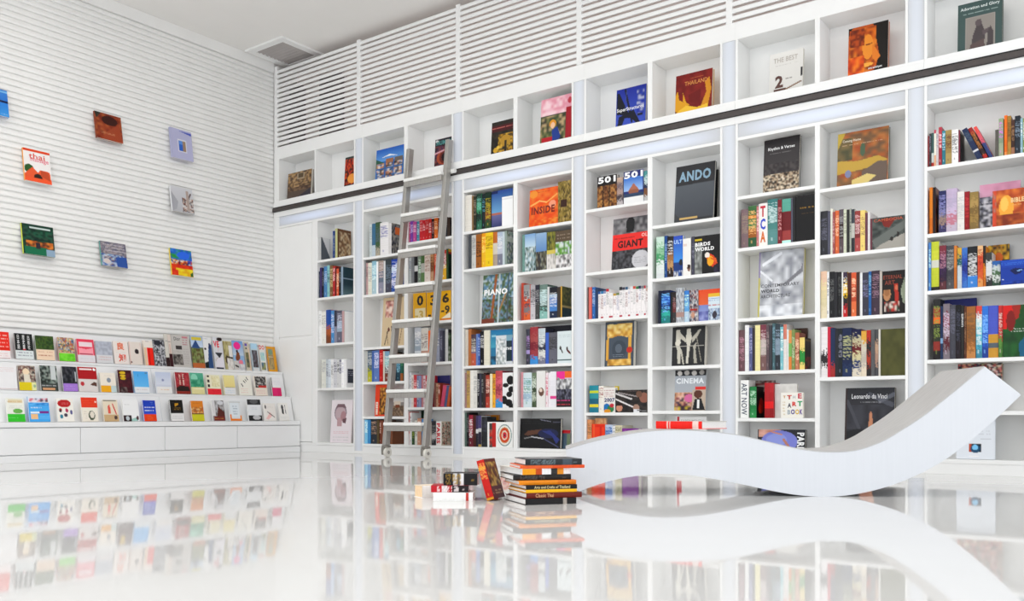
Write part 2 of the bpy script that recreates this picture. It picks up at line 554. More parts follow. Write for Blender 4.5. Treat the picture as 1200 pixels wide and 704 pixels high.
for y in (2.4, 4.86):
    for (xa, xb, za, zb) in ((-7.71, -7.768, .335, .568), (-7.85, -7.908, .598, .836)):
        MB().prism([(xa + 7.61, y - 3.4, za), (xa + 7.61 + .003, y - 3.4, za), (xb + 7.61 + .003, y - 3.4, zb), (xb + 7.61, y - 3.4, zb)], (0, .004, 0)).build('joint_strip', M_PLUG, ds)


# ---------------------------------------------------------------- printing covers
def split_ops(s):
    return [o.strip().split(' ') for o in s.split(';') if o.strip()]


def paint(ops, nx, nz, rnd, texts):
    """paints a cover's flat print on a grid of (nz+1) x (nx+1) points, row 0 at the top"""
    X, Y = np.meshgrid(np.linspace(0, 1, nx + 1), np.linspace(0, 1, nz + 1))
    if len(ops[0]) > 1:
        ops = [[next(q.split(',')[0] for q in ops[0][1:] if ',' in q or len(q) == 6)]] + ops
    base = ops[0][0]
    C = np.empty((nz + 1, nx + 1, 3))
    C[:] = hexc(base)

    def box(a):
        x0, y0, x1, y1 = [float(q) for q in a]
        return (X >= x0 - 1e-6) & (X <= x1 + 1e-6) & (Y >= y0 - 1e-6) & (Y <= y1 + 1e-6), x0, y0, x1, y1
    for o in ops[1:]:
        k, a = o[0], o[1:]
        if k == 'r':
            m = box(a[:4])[0]
            C[m] = hexc(a[4])
        elif k == 'v':
            m, x0, y0, x1, y1 = box(a[:4])
            t = np.clip((Y - y0) / max(y1 - y0, 1e-6), 0, 1)[..., None]
            g = np.array(hexc(a[4])) * (1 - t) + np.array(hexc(a[5])) * t
            C[m] = g[m]
        elif k == 'e':
            cx, cy, rx, ry = [float(q) for q in a[:4]]
            C[((X - cx) / rx) ** 2 + ((Y - cy) / ry) ** 2 <= 1] = hexc(a[4])
        elif k == 'l':
            x0, y0, x1, y1, w = [float(q) for q in a[:5]]
            dx, dy = x1 - x0, y1 - y0
            t = np.clip(((X - x0) * dx + (Y - y0) * dy) / (dx * dx + dy * dy + 1e-9), 0, 1)
            C[np.hypot(X - x0 - t * dx, Y - y0 - t * dy) <= w * .6] = hexc(a[5])
        elif k == 'p':
            pts = [float(q) for q in a[1:]]
            P = list(zip(pts[::2], pts[1::2]))
            m = np.zeros(X.shape, bool)
            for i in range(len(P)):
                (xa, ya), (xb, yb) = P[i], P[i - 1]
                if abs(yb - ya) > 1e-9:
                    m ^= ((ya > Y) != (yb > Y)) & (X < (xb - xa) * (Y - ya) / (yb - ya) + xa)
            C[m] = hexc(a[0])
        elif k == 'n':
            m, x0, y0, x1, y1 = box(a[:4])
            pal = [np.array(hexc(q)) for q in a[4].split(',')]
            s = int(a[5]) * 2
            nxs = max(2, int(s * (x1 - x0)) + 1)
            nys = max(2, int(s * 1.35 * (y1 - y0)) + 1)
            G = np.array([[pal[rnd.randrange(len(pal))] for _ in range(nxs + 1)] for _ in range(nys + 1)])
            gx = np.clip((X - x0) / max(x1 - x0, 1e-6), 0, 1) * (nxs - .001)
            gy = np.clip((Y - y0) / max(y1 - y0, 1e-6), 0, 1) * (nys - .001)
            ix, iy = gx.astype(int), gy.astype(int)
            fx, fy = (gx - ix)[..., None], (gy - iy)[..., None]
            N = (G[iy, ix] * (1 - fx) + G[iy, ix + 1] * fx) * (1 - fy) + (G[iy + 1, ix] * (1 - fx) + G[iy + 1, ix + 1] * fx) * fy
            C[m] = N[m]
        elif k == 's':
            x0, y0, x1, y1 = [float(q) for q in a[:4]]
            n = int(a[5])
            col = np.array(hexc(a[4]))
            for i in range(n):
                yc = y0 + (i + .5) * (y1 - y0) / n
                row = min(nz, max(0, round(yc * nz)))
                rows = [row] if (y1 - y0) / n * nz < 4 else [row, min(nz, row + 1)]
                for cx in range(int(x0 * nx), int(x1 * nx) + 1):
                    if rnd.random() < .72:
                        for rr in rows:
                            C[rr, min(cx, nx)] = C[rr, min(cx, nx)] * .3 + col * .7
        elif k == 'k':
            texts.append(('k', hexc(a[0])))
        elif k in 'tTV':
            texts.append((k, [float(q) for q in a[:4]], a[4], ' '.join(a[5:])))
    return C


def spine_print(spec, nx, nz, rnd, texts):
    import re
    m = re.match(r'([^+^]*)(?:\+(\w+))?(?:\^([^^]*)\^(\w+))?$', spec)
    bands = [b.split(':') for b in m.group(1).split('/')]
    ws = np.array([float(b[1]) if len(b) > 1 else 1 for b in bands])
    ed = np.cumsum(ws) / ws.sum()
    C = np.empty((nz + 1, nx + 1, 3))
    soft = len(bands) >= 4 and ws.std() == 0
    wob = [rnd.uniform(-1, 1) for _ in range(nz + 8)]
    for r in range(nz + 1):
        for q in range(nx + 1):
            p = r / nz
            if soft:
                p += .08 * wob[(r // 3 * 7 + q * 11) % nz] + .05 * wob[(r * 3 + q * 5) % nz]
            i = int(np.searchsorted(ed, min(max(p, 0), .9999), side='right'))
            C[r, q] = hexc(bands[min(i, len(bands) - 1)][0])
    C *= np.array([1 + rnd.uniform(-.04, .04) for _ in range(nz + 1)])[:, None, None]
    if m.group(2):
        ink = np.array(hexc(m.group(2)))
        a0 = rnd.uniform(.08, .2)
        a1 = a0 + rnd.uniform(.35, .6)
        gap = 0
        for r in range(int(a0 * nz), int(a1 * nz)):
            gap = gap - 1 if gap > 0 else (2 if rnd.random() < .1 else 0)
            for q in range(1, nx):
                if gap == 0 and rnd.random() < .62:
                    C[r, q] = C[r, q] * .25 + ink * .75
        for r in range(int(.86 * nz), int(.92 * nz)):
            C[r, nx // 2] = C[r, nx // 2] * .4 + ink * .6
    if m.group(3):
        if '|' in m.group(3):
            L = m.group(3).split('|')
            for i, (ch, co) in enumerate(zip(L, m.group(4).split('_'))):
                texts.append(('t', [.2, .06 + i * .9 / len(L), .6, .78 / len(L)], co, ch))
        else:
            s = m.group(3)
            texts.append(('T', [.16, .08 if len(s) < 9 else .16, .68, .84 if len(s) < 9 else min(.7, .027 * len(s))], m.group(4), s))
    return C


class BookMesh:
    def __init__(self):
        self.v, self.f, self.c = [], [], []

    def quad(self, pts, col):
        n = len(self.v)
        self.v += pts
        self.c += [col] * 4
        self.f.append((n, n + 1, n + 2, n + 3))

    def box(self, x0, y0, z0, x1, y1, z1, col, skip=''):
        if 'f' not in skip: self.quad([(x0, y0, z0), (x1, y0, z0), (x1, y0, z1), (x0, y0, z1)], col)
        if 'k' not in skip: self.quad([(x1, y1, z0), (x0, y1, z0), (x0, y1, z1), (x1, y1, z1)], col)
        if 'l' not in skip: self.quad([(x0, y1, z0), (x0, y0, z0), (x0, y0, z1), (x0, y1, z1)], col)
        if 'r' not in skip: self.quad([(x1, y0, z0), (x1, y1, z0), (x1, y1, z1), (x1, y0, z1)], col)
        self.quad([(x0, y0, z1), (x1, y0, z1), (x1, y1, z1), (x0, y1, z1)], col)
        self.quad([(x0, y1, z0), (x1, y1, z0), (x1, y0, z0), (x0, y0, z0)], col)

    def grid(self, fn, C):
        """fn(u, v) -> point, u 0..1 across, v 0..1 downwards; C the print"""
        nz, nx = C.shape[0] - 1, C.shape[1] - 1
        n = len(self.v)
        for r in range(nz + 1):
            for q in range(nx + 1):
                self.v.append(fn(q / nx, r / nz))
                self.c.append(tuple(C[r, q]))
        for r in range(nz):
            for q in range(nx):
                a = n + r * (nx + 1) + q
                self.f.append((a, a + nx + 1, a + nx + 2, a + 1))

    def mesh(self, name):
        me = bpy.data.meshes.new(name)
        me.from_pydata(self.v, [], self.f)
        at_ = me.color_attributes.new('print', 'FLOAT_COLOR', 'POINT')
        c = np.ones((len(self.v), 4), np.float32)
        c[:, :3] = np.clip(np.array(self.c), 0, 1) ** 1.2      # ink density
        at_.data.foreach_set('color', c.ravel())
        me.materials.append(M_COVER)
        return me


INKS = {}


def ink(h):
    if h not in INKS:
        INKS[h] = material('ink_' + h, hexc(h), .45, .3, noise=.02)
    return INKS[h]


TEXTJOBS = []


def make_book(kind, idx, w, d, h, spec, cover, name, white_pages=False):
    """w across, d deep, h tall; the reader's side is local -Y. kind S shows its spine, F its front cover, P a front cover opening leftwards"""
    rnd = random.Random(1000 + idx)
    bm = BookMesh()
    texts = []
    pg = MB()
    if kind == 'S':
        bt_ = min(.0025, w * .18)
        nz = max(12, min(72, int(h / .0042)))
        C = spine_print(spec, 3 if w < .016 else (5 if w < .035 else 7), nz, rnd, texts)
        base = tuple(C[nz // 2, 0])
        bulge = w * .07 if rnd.random() < .6 else 0
        bm.grid(lambda u, v_: (u * w, -bulge * (1 - (2 * u - 1) ** 2), h * (1 - v_)), C)
        bm.box(0, 0, 0, w, bt_, h, base, 'f')
        bm.box(0, bt_, 0, bt_, d, h, base)
        if cover:
            ops = split_ops(cover)
            C2 = paint(ops, max(8, int(d / .006)), max(10, int(h / .006)), rnd, [])
            bm.box(w - bt_, bt_, 0, w, d, h, tuple(C2[0, 0]), 'r')
            bm.grid(lambda u, v_: (w, bt_ + u * (d - bt_), h * (1 - v_)), C2)
        else:
            bm.box(w - bt_, bt_, 0, w, d, h, base)
        pg.box(bt_, bt_, .003, w - bt_, d - .004, h - .003)
        fp = lambda x, z: (x, -bulge - .0007, z)
    else:
        ops = split_ops(spec)
        cell = .0048
        nx = max(12, min(80, int(w / cell)))
        nz = max(14, min(90, int(h / cell)))
        C = paint(ops, nx, nz, rnd, texts)
        base = tuple(C[nz // 2, 0])
        bt_ = .0025 if d > .01 else .001
        side = [q[1] for q in texts if q[0] == 'k']
        texts = [q for q in texts if q[0] != 'k']
        bm.grid(lambda u, v_: (u * w, 0, h * (1 - v_)), C)
        bm.box(0, 0, 0, w, bt_, h, base, 'f')
        bm.box(0, d - bt_, 0, w, d, h, base)
        sx = 0 if kind != 'P' else w - bt_
        bm.box(sx - (.0006 if side else 0), bt_ * .2, 0, sx + bt_, d - bt_, h, side[0] if side else base)
        if kind == 'P':
            pg.box(.0015, bt_, .002, w - bt_, d - bt_, h - .002)
        else:
            pg.box(bt_, bt_, .003, w - .004, d - bt_, h - .003)
        fp = lambda x, z: (x, -.0007, z)
    root = link(name, bm.mesh(name), None)
    pg.build('page_block', M_WPAGES if kind == 'P' or white_pages else M_PAGES, root)
    for (k, (tx, ty, tw, th), col, s) in texts:
        TEXTJOBS.append((root, k, tx * w, h - ty * h, tw * w, th * h, col, s, fp))
    return root


def letter_mesh(s, bold=.012):
    cu_ = bpy.data.curves.new('title', 'FONT')
    cu_.body = s
    cu_.resolution_u = 2
    cu_.offset = bold
    cu_.space_character = 1 + bold * 3
    o = bpy.data.objects.new('title', cu_)
    COL.objects.link(o)
    return o


GROUPS=['books on the top shelf of the far-left column', 'books on the second shelf of the far-left column', 'books on the third shelf of the far-left column', 'books on the fourth shelf of the far-left column', 'books on the bottom shelf of the far-left column', "books on the top shelf of the ladder's left column", "books on the second shelf of the ladder's left column", "books on the third shelf of the ladder's left column", "books on the fourth shelf of the ladder's left column", "books on the fifth shelf of the ladder's left column", "books on the bottom shelf of the ladder's left column", "books on the top shelf of the ladder's right column", "books on the second shelf of the ladder's right column", "books on the third shelf of the ladder's right column", "books on the fourth shelf of the ladder's right column", "books on the fifth shelf of the ladder's right column", "books on the bottom shelf of the ladder's right column", 'books on the top shelf of the first column past ladder', 'books on the second shelf of the first column past ladder', 'books on the third shelf of the first column past ladder', 'books on the fourth shelf of the first column past ladder', 'books on the fifth shelf of the first column past ladder', 'books on the bottom shelf of the first column past ladder', 'books on the top shelf of the second column past ladder', 'books on the second shelf of the second column past ladder', 'books on the third shelf of the second column past ladder', 'books on the fourth shelf of the second column past ladder', 'books on the fifth shelf of the second column past ladder', 'books on the bottom shelf of the second column past ladder', 'books on the top shelf of the third column past ladder', 'books on the second shelf of the third column past ladder', 'books on the third shelf of the third column past ladder', 'books on the fourth shelf of the third column past ladder', 'books on the fifth shelf of the third column past ladder', 'books on the bottom shelf of the third column past ladder', 'books on the top shelf of the fourth column past ladder', 'books on the second shelf of the fourth column past ladder', 'books on the third shelf of the fourth column past ladder', 'books on the fourth shelf of the fourth column past ladder', 'books on the fifth shelf of the fourth column past ladder', 'books on the bottom shelf of the fourth column past ladder', 'books on the top shelf of the fifth column past ladder', 'books on the second shelf of the fifth column past ladder', 'books on the third shelf of the fifth column past ladder', 'books on the fourth shelf of the fifth column past ladder', 'books on the fifth shelf of the fifth column past ladder', 'books on the bottom shelf of the fifth column past ladder', 'books on the top shelf of the sixth column past ladder', 'books on the second shelf of the sixth column past ladder', 'books on the third shelf of the sixth column past ladder', 'books on the fourth shelf of the sixth column past ladder', 'books on the bottom shelf of the sixth column past ladder', 'books on the top shelf of the far-right column', 'books on the second shelf of the far-right column', 'books on the third shelf of the far-right column', 'books on the fourth shelf of the far-right column', 'books on the fifth shelf of the far-right column', 'books on the bottom shelf of the far-right column', 'display books in the cubbies above the rail', 'paperbacks on the top ledge of the white display stand', 'magazines and newspapers on the top ledge of the white display stand', 'paperbacks on the middle ledge of the white display stand', 'paperbacks on the bottom ledge of the white display stand', 'books hung on the slatted wall']
# every book on shelves, ledges and walls: kind, label, group, x, y, z, width, depth, height, lean, print, cover
BOOKS=[
('S','grey book with a white slanting flap on its cover',0,-7.35,6.4677,2.033,0.033,0.13,0.2453,0,'ccc','70757c; p e8e8e8 .1 0 1 0 1 .85'),
('S',"slate book spine, second in the top shelf's row, far-left column",0,-7.1328,6.4663,2.033,0.0326,0.1916,0.2859,0,'2a4a8a+9ab',''),
('S','book with a brown and sand coloured town picture on its cover',0,-7.0976,6.4678,2.033,0.0324,0.1921,0.3071,0,'cc9','n 0 0 1 1 8a6a50,b89a78,d8c8a8,6a4a38 5; r 0 0 .1 1 6a4838; r 0 0 1 .08 7a5840'),
('S',"charcoal book spine, first in the second shelf's row, far-left column",1,-7.35,6.4665,1.634,0.0143,0.1687,0.2826,0,'345+99a',''),
('S',"slate book spine, second in the second shelf's row, far-left column",1,-7.3349,6.4676,1.634,0.0292,0.1591,0.3208,0,'54487a',''),
('S',"black book spine, third in the second shelf's row, far-left column",1,-7.305,6.4712,1.634,0.0306,0.1914,0.3111,0,'223+889',''),
('S',"blue book spine, fourth in the second shelf's row, far-left column",1,-7.2692,6.4667,1.634,0.0485,0.1862,0.326,0,'5a8fc0+cde',''),
('S',"pale blue book spine, fifth in the second shelf's row, far-left column",1,-7.2199,6.4671,1.634,0.0382,0.1569,0.3333,0,'9cc+456',''),
('S',"brown book spine, sixth in the second shelf's row, far-left column",1,-7.1809,6.4679,1.634,0.0463,0.1992,0.3296,0,'8a6a48+dc9',''),
('S',"red book spine, seventh in the second shelf's row, far-left column",1,-7.1301,6.4638,1.634,0.0347,0.1984,0.3164,0,'b33+fdd',''),
('S',"maroon book spine, eighth in the second shelf's row, far-left column",1,-7.0946,6.4671,1.634,0.0151,0.1844,0.3019,0,'633',''),
('S',"orange book spine, ninth in the second shelf's row, far-left column",1,-7.0787,6.4683,1.634,0.0346,0.1827,0.2854,0,'d64+fec',''),
('S',"black book spine, tenth in the second shelf's row, far-left column",1,-7.0434,6.4699,1.634,0.0318,0.1621,0.297,0,'222+999',''),
('S',"pale green book spine, eleventh in the second shelf's row, far-left column",1,-7.004,6.4629,1.634,0.0299,0.1557,0.2964,0,'9ab','34505c; r 0 .38 1 .42 9ab; v 0 .6 1 1 34505c 7a959c'),
('S',"white book spine, first in the third shelf's row, far-left column",2,-7.35,6.4667,1.147,0.0407,0.1915,0.3533,0,'f4f4f4+ccc',''),
('S',"white book spine, second in the third shelf's row, far-left column",2,-7.3085,6.4686,1.147,0.068,0.1861,0.3354,0,'f0eee8+bbb',''),
('S',"blue, rust and brown book spine, third in the third shelf's row, far-left column",2,-7.2397,6.4687,1.147,0.0781,0.1821,0.353,0,'2a5aa8/2a5aa8/b8683a/8a5030',''),
('S',"sky blue book spine, fourth in the third shelf's row, far-left column",2,-7.1558,6.4634,1.147,0.0478,0.1801,0.3421,0,'5a9ad0+eef',''),
('S',"charcoal and grey book spine, fifth in the third shelf's row, far-left column",2,-7.1065,6.4621,1.147,0.0389,0.1848,0.3356,0,'445/99a',''),
('S',"dark grey, lilac and grey-teal book spine, sixth in the third shelf's row, far-left column",2,-7.0668,6.4657,1.147,0.0747,0.1615,0.3335,0,'667/abc/778+dde',''),
('S',"pink book spine, seventh in the third shelf's row, far-left column",2,-6.991,6.4647,1.147,0.0277,0.1748,0.3248,0,'caa','fafafa; r 0 0 .06 1 dcc'),
('S',"white book spine, first in the fourth shelf's row, far-left column",3,-7.3068,6.4646,0.68,0.0664,0.1609,0.2974,0,'e8e8e0+bbb',''),
('S',"pale grey book spine, second in the fourth shelf's row, far-left column",3,-7.2396,6.4689,0.68,0.034,0.1789,0.3028,0,'ccd3d8+889',''),
('S',"white book spine, third in the fourth shelf's row, far-left column",3,-7.2048,6.4688,0.68,0.0364,0.1646,0.3013,0,'dde4ea+99a',''),
('S',"white book spine, fourth in the fourth shelf's row, far-left column",3,-7.1675,6.4705,0.68,0.041,0.1683,0.3001,0,'eee+aaa',''),
('S',"pale grey book spine, fifth in the fourth shelf's row, far-left column",3,-7.1193,6.4639,0.68,0.0541,0.1744,0.2978,0,'d8d8dc+667',''),
('S',"cream book spine, sixth in the fourth shelf's row, far-left column",3,-7.0644,6.4643,0.68,0.031,0.1927,0.2884,0,'ddd+444',''),
('S',"grey and cream book spine, seventh in the fourth shelf's row, far-left column",3,-7.0325,6.4635,0.68,0.0321,0.1824,0.2871,0,'889/ddd+eee',''),
('S',"white book spine, eighth in the fourth shelf's row, far-left column",3,-6.9995,6.4643,0.68,0.0346,0.1556,0.2934,0,'fff+ccd',''),
('S',"white book spine, ninth in the fourth shelf's row, far-left column",3,-6.9641,6.4693,0.68,0.032,0.1674,0.2925,0,'f2f2f2','f4f4f6; r .1 .35 .8 .85 4a4e5a; s .2 .4 .7 .6 ccd 3'),
('F','pinkish-white book with a drawn head in profile on it, bottom shelf of far-left column',4,-7.2249,6.51,0.104,0.3172,0.01,0.4486,4,'ece4e8; e .44 .3 .29 .2 9a8a94; e .44 .32 .25 .17 c8b4ba; r .3 .42 .52 .62 c8a8ac; e .58 .38 .13 .12 b89298; p 8a7078 .18 .2 .28 .1 .6 .09 .72 .2 .6 .18 .3 .17; p 7a5a62 .55 .45 .74 .42 .7 .55 .56 .53; s .15 .72 .85 .8 e0a0a8 2; s .15 .84 .85 .96 ccc 2',''),
('S',"pale grey book spine, first in the top shelf's row, ladder's left column",5,-6.5957,6.4711,1.99,0.0344,0.1836,0.3287,0,'cfd8d8+aaa',''),
('S',"grey-teal and pale blue book spine, second in the top shelf's row, ladder's left column",5,-6.5591,6.4689,1.99,0.0503,0.1957,0.3309,0,'4a7a9a/4a7a9a/c8d4dc',''),
('S',"dark grey and pale green book spine, third in the top shelf's row, ladder's left column",5,-6.5079,6.4697,1.99,0.0584,0.1942,0.339,0,'4d6b4a/4d6b4a/4d6b4a/b8b0a0+678',''),
('S',"thick white book with a small violet title, top shelf, ladder's left column",5,-6.4449,6.471,1.99,0.1165,0.1808,0.3239,0,'eceaea+88b',''),
('S',"cream book spine, fifth in the top shelf's row, ladder's left column",5,-6.3221,6.4646,1.99,0.0391,0.1626,0.3071,0,'dddada','n 0 0 1 1 556,888,3a3a40,b0a8a0 6; r .3 .1 .8 .35 e07838'),
('S',"grey book spine, first in the second shelf's row, ladder's left column",6,-6.659,6.4636,1.61,0.0179,0.1656,0.349,0,'999',''),
('S',"pink book spine, second in the second shelf's row, ladder's left column",6,-6.6403,6.4689,1.61,0.0264,0.1551,0.3249,0,'caa+877',''),
('S',"cream book spine, third in the second shelf's row, ladder's left column",6,-6.613,6.4683,1.61,0.0545,0.1717,0.3215,0,'e8e6d8+bbb',''),
('S',"pale blue book spine, fourth in the second shelf's row, ladder's left column",6,-6.557,6.4668,1.61,0.0644,0.1813,0.3328,0,'9cc4d4/b8d0d8+eff',''),
('S',"white book spine, fifth in the second shelf's row, ladder's left column",6,-6.49,6.4642,1.61,0.022,0.1581,0.3227,0,'fff',''),
('S',"grey book spine, sixth in the second shelf's row, ladder's left column",6,-6.4672,6.4699,1.61,0.071,0.1907,0.329,0,'a89a90/778090/99a+dcc',''),
('S',"cream book spine, seventh in the second shelf's row, ladder's left column",6,-6.3954,6.4701,1.61,0.0247,0.1655,0.3211,0,'ddd',''),
('S',"dark grey and charcoal book spine, eighth in the second shelf's row, ladder's left column",6,-6.3678,6.4671,1.61,0.0823,0.1655,0.3319,0,'444c50/3a4248/556+789',''),
('S',"blue and white mottled book, second shelf, ladder's left column",6,-6.2847,6.4671,1.61,0.1153,0.1569,0.3234,0,'2a52b0/cde/3a68c0/dde/3a62b0+eef',''),
('F','tan art book with reddish figures above dark sketched figures, behind the ladder rail',7,-6.4697,6.51,1.077,0.3094,0.02,0.4946,4,'d8c4a4; n .12 .06 .8 .4 d8a898,c07a78,f0dcd0,885858 7; r .52 .08 .6 .4 b04a4a; l .15 .95 .3 .62 .03 5a5048; l .3 .95 .22 .7 .02 8a7058; l .5 .95 .42 .6 .03 6a5a50; l .72 .95 .6 .65 .03 5a5048; l .8 .95 .9 .6 .02 8a6a50; e .3 .66 .05 .04 7a4a40; e .6 .66 .05 .04 8a4a40',''),
('S',"pale grey book spine, first in the fourth shelf's row, ladder's left column",8,-6.659,6.4712,0.728,0.0366,0.1755,0.318,0,'c8c8c4',''),
('S',"grey-teal, amber and yellow book spine, second in the fourth shelf's row, ladder's left column",8,-6.6216,6.4715,0.728,0.0598,0.1561,0.3151,0,'667a8a/667a8a/667a8a/b8b838/c8c440+ddd',''),
('S',"blue book spine, third in the fourth shelf's row, ladder's left column",8,-6.5609,6.4709,0.728,0.03,0.1589,0.3124,0,'5577b8',''),
('S',"blue book spine, fourth in the fourth shelf's row, ladder's left column",8,-6.5227,6.4628,0.728,0.07,0.187,0.3131,0,'6d8ac4+eef',''),
('S',"red book spine, fifth in the fourth shelf's row, ladder's left column",8,-6.4519,6.4679,0.728,0.0478,0.174,0.318,0,'c82020+f99',''),
('S',"pale grey book spine, sixth in the fourth shelf's row, ladder's left column",8,-6.3985,6.4662,0.728,0.0217,0.1781,0.3008,0,'dcd4c8',''),
('S',"sky blue, pale blue and dark grey spine, seventh on fourth shelf, ladder's left column",8,-6.376,6.4673,0.728,0.063,0.188,0.3,0,'8ab0c8/9cc/5a5048/884838+eee',''),
('S',"grey book spine, eighth in the fourth shelf's row, ladder's left column",8,-6.3091,6.4633,0.728,0.0429,0.1712,0.2827,0,'a89080',''),
('S',"charcoal book spine, ninth in the fourth shelf's row, ladder's left column",8,-6.2654,6.4639,0.728,0.047,0.1576,0.2247,0,'334',''),
('S',"slate and navy book spine, tenth in the fourth shelf's row, ladder's left column",8,-6.2176,6.4664,0.728,0.0545,0.1902,0.223,0,'2a6a8a/1f4a5a+9cd',''),
('S',"green, slate and rust book spine, eleventh in the fourth shelf's row, ladder's left column",8,-6.1609,6.4642,0.728,0.0363,0.1815,0.2206,0,'4a8a6a/2a6a5a/a86a38',''),
('F',"orange book with a brown animal photo, beside the grey landscape book, ladder's left column",9,-6.5219,6.47,0.38,0.167,0.03,0.317,3,'e5552a; n .38 .1 .95 .95 8a5028,c89040,4a2a1a,e0a850 6; r 0 0 .35 1 e5502a; r .08 .55 .26 .95 f4e4d8; s .1 .57 .24 .93 e5602a 5',''),
('F','book with a pale grey sky and brown ground landscape on the cover',9,-6.3312,6.5,0.38,0.1726,0.02,0.2295,4,'9a9490; v 0 0 1 .4 a8a8ac d8d4d0; r .25 .35 .75 .55 d8ccbc; n 0 .55 1 1 8a7868,a89078,6a5848,746050 6; r .35 .5 .7 .62 8a5038',''),
('S',"sky blue book spine, first in the bottom shelf's row, ladder's left column",10,-6.6576,6.4658,0.104,0.0408,0.1665,0.2425,0,'8accec+eff',''),
('S',"blue book spine, second in the bottom shelf's row, ladder's left column",10,-6.616,6.4713,0.104,0.0362,0.1688,0.2425,0,'4a9ad0',''),
('S',"charcoal book spine, third in the bottom shelf's row, ladder's left column",10,-6.5748,6.4704,0.104,0.0846,0.1741,0.245,0,'333a44+c8a890',''),
('S',"brown book spine, fourth in the bottom shelf's row, ladder's left column",10,-6.4839,6.4641,0.104,0.0299,0.1815,0.24,0,'6a5a3a',''),
('S',"brown book spine, fifth in the bottom shelf's row, ladder's left column",10,-6.4532,6.4707,0.104,0.0225,0.1606,0.2358,0,'7a4030+fdc',''),
('S',"brown book spine, sixth in the bottom shelf's row, ladder's left column",10,-6.4284,6.4684,0.104,0.0297,0.1859,0.2359,0,'8a5038',''),
('S',"dark brown book spine, seventh in the bottom shelf's row, ladder's left column",10,-6.3829,6.4624,0.104,0.0688,0.1925,0.2289,0,'5a4838+cba',''),
('S',"brown book spine, eighth in the bottom shelf's row, ladder's left column",10,-6.3133,6.4715,0.104,0.0391,0.1781,0.1584,0,'8a5a40',''),
('S',"magenta book spine, first in the top shelf's row, ladder's right column",11,-6.045,6.4674,2.073,0.0122,0.1622,0.1976,0,'d23a70+fcd',''),
('S',"purple book spine, second in the top shelf's row, ladder's right column",11,-6.0305,6.4649,2.073,0.0394,0.1929,0.2036,0,'8a4ab0+dce',''),
('S',"magenta book spine, third in the top shelf's row, ladder's right column",11,-5.9887,6.4623,2.073,0.0411,0.182,0.195,0,'d060a8+fde',''),
('S',"teal book spine, fourth in the top shelf's row, ladder's right column",11,-5.9468,6.4685,2.073,0.0362,0.1963,0.1943,0,'58a0b8+def',''),
('S',"red book spine, fifth in the top shelf's row, ladder's right column",11,-5.9066,6.4641,2.073,0.0369,0.1987,0.1985,0,'d8303a+fbb',''),
('S',"red book spine, sixth in the top shelf's row, ladder's right column",11,-5.8688,6.4646,2.073,0.0355,0.1844,0.1939,0,'d8303a+fdd',''),
('S',"red book spine, seventh in the top shelf's row, ladder's right column",11,-5.8325,6.466,2.073,0.0382,0.1791,0.1964,0,'cc2a2a+fbb',''),
('S',"red book spine, eighth in the top shelf's row, ladder's right column",11,-5.7936,6.4684,2.073,0.0352,0.158,0.1987,0,'d03a34+fdd',''),
('S',"dark brown book spine, ninth in the top shelf's row, ladder's right column",11,-5.7575,6.4719,2.073,0.0323,0.1561,0.1947,0,'3a2a28+c88',''),
('S',"orange book spine, tenth in the top shelf's row, ladder's right column",11,-5.7206,6.4666,2.073,0.045,0.1912,0.1953,0,'e07a30+fec',''),
('S',"dark red book spine, eleventh in the top shelf's row, ladder's right column",11,-5.6748,6.4719,2.073,0.0339,0.1852,0.1909,0,'7a2a30+daa',''),
('S',"dark grey book spine, twelfth in the top shelf's row, ladder's right column",11,-5.6401,6.4719,2.073,0.0259,0.1893,0.1858,0,'4a6a3a',''),
('S',"charcoal book spine, thirteenth in the top shelf's row, ladder's right column",11,-5.6076,6.4644,2.073,0.0531,0.1805,0.1868,0,'333840+888',''),
('S',"dark brown book spine, fourteenth in the top shelf's row, ladder's right column",11,-5.5531,6.4627,2.073,0.0352,0.1853,0.1794,0,'4a3a30','2a2a2e; r .1 .1 .9 .3 5a3a30'),
('S',"pale grey book spine, first in the second shelf's row, ladder's right column",12,-6.045,6.4621,1.672,0.0321,0.1611,0.2576,0,'b8bcbc+889',''),
('S',"grey book spine, second in the second shelf's row, ladder's right column",12,-6.0121,6.4631,1.672,0.0357,0.1791,0.2673,0,'8a8c90',''),
('S',"black and white book spine, third in the second shelf's row, ladder's right column",12,-5.9756,6.4659,1.672,0.0451,0.1751,0.275,0,'1c1c22/e8e8e8:.5/1c1c22',''),
('S',"grey book spine, fourth in the second shelf's row, ladder's right column",12,-5.9297,6.4688,1.672,0.0373,0.1736,0.2733,0,'8a9a8a+efe',''),
('S',"green and pale grey book spine, fifth in the second shelf's row, ladder's right column",12,-5.8874,6.4634,1.672,0.046,0.1998,0.2677,0,'5a7a4a/c8c8c0/6a8a5a',''),
('S',"cream book spine, sixth in the second shelf's row, ladder's right column",12,-5.8406,6.4631,1.672,0.0725,0.1592,0.2764,0,'e8dcd4+b98',''),
('S',"tan and rust book spine, seventh in the second shelf's row, ladder's right column",12,-5.7673,6.4643,1.672,0.0434,0.1559,0.2715,0,'c89a70/a87048/c8a080+643',''),
('S',"red book spine, eighth in the second shelf's row, ladder's right column",12,-5.7231,6.4696,1.672,0.0575,0.1973,0.2787,0,'d83a20+fca',''),
('S',"amber book spine, ninth in the second shelf's row, ladder's right column",12,-5.6603,6.4635,1.672,0.0304,0.1731,0.2772,0,'e8a820',''),
('S',"red and amber book spine, tenth in the second shelf's row, ladder's right column",12,-5.6291,6.4694,1.672,0.058,0.1639,0.2815,0,'c03a28/e8b830+fff',''),
('S',"dark green book spine, eleventh in the second shelf's row, ladder's right column",12,-5.5704,6.4686,1.672,0.0246,0.1699,0.2883,0,'3a5a38','223c30; r 0 0 1 .1 d8b020; r 0 .1 1 .16 b83028; n .1 .5 .9 .9 223c30,3a5a48,1a2a28 4'),
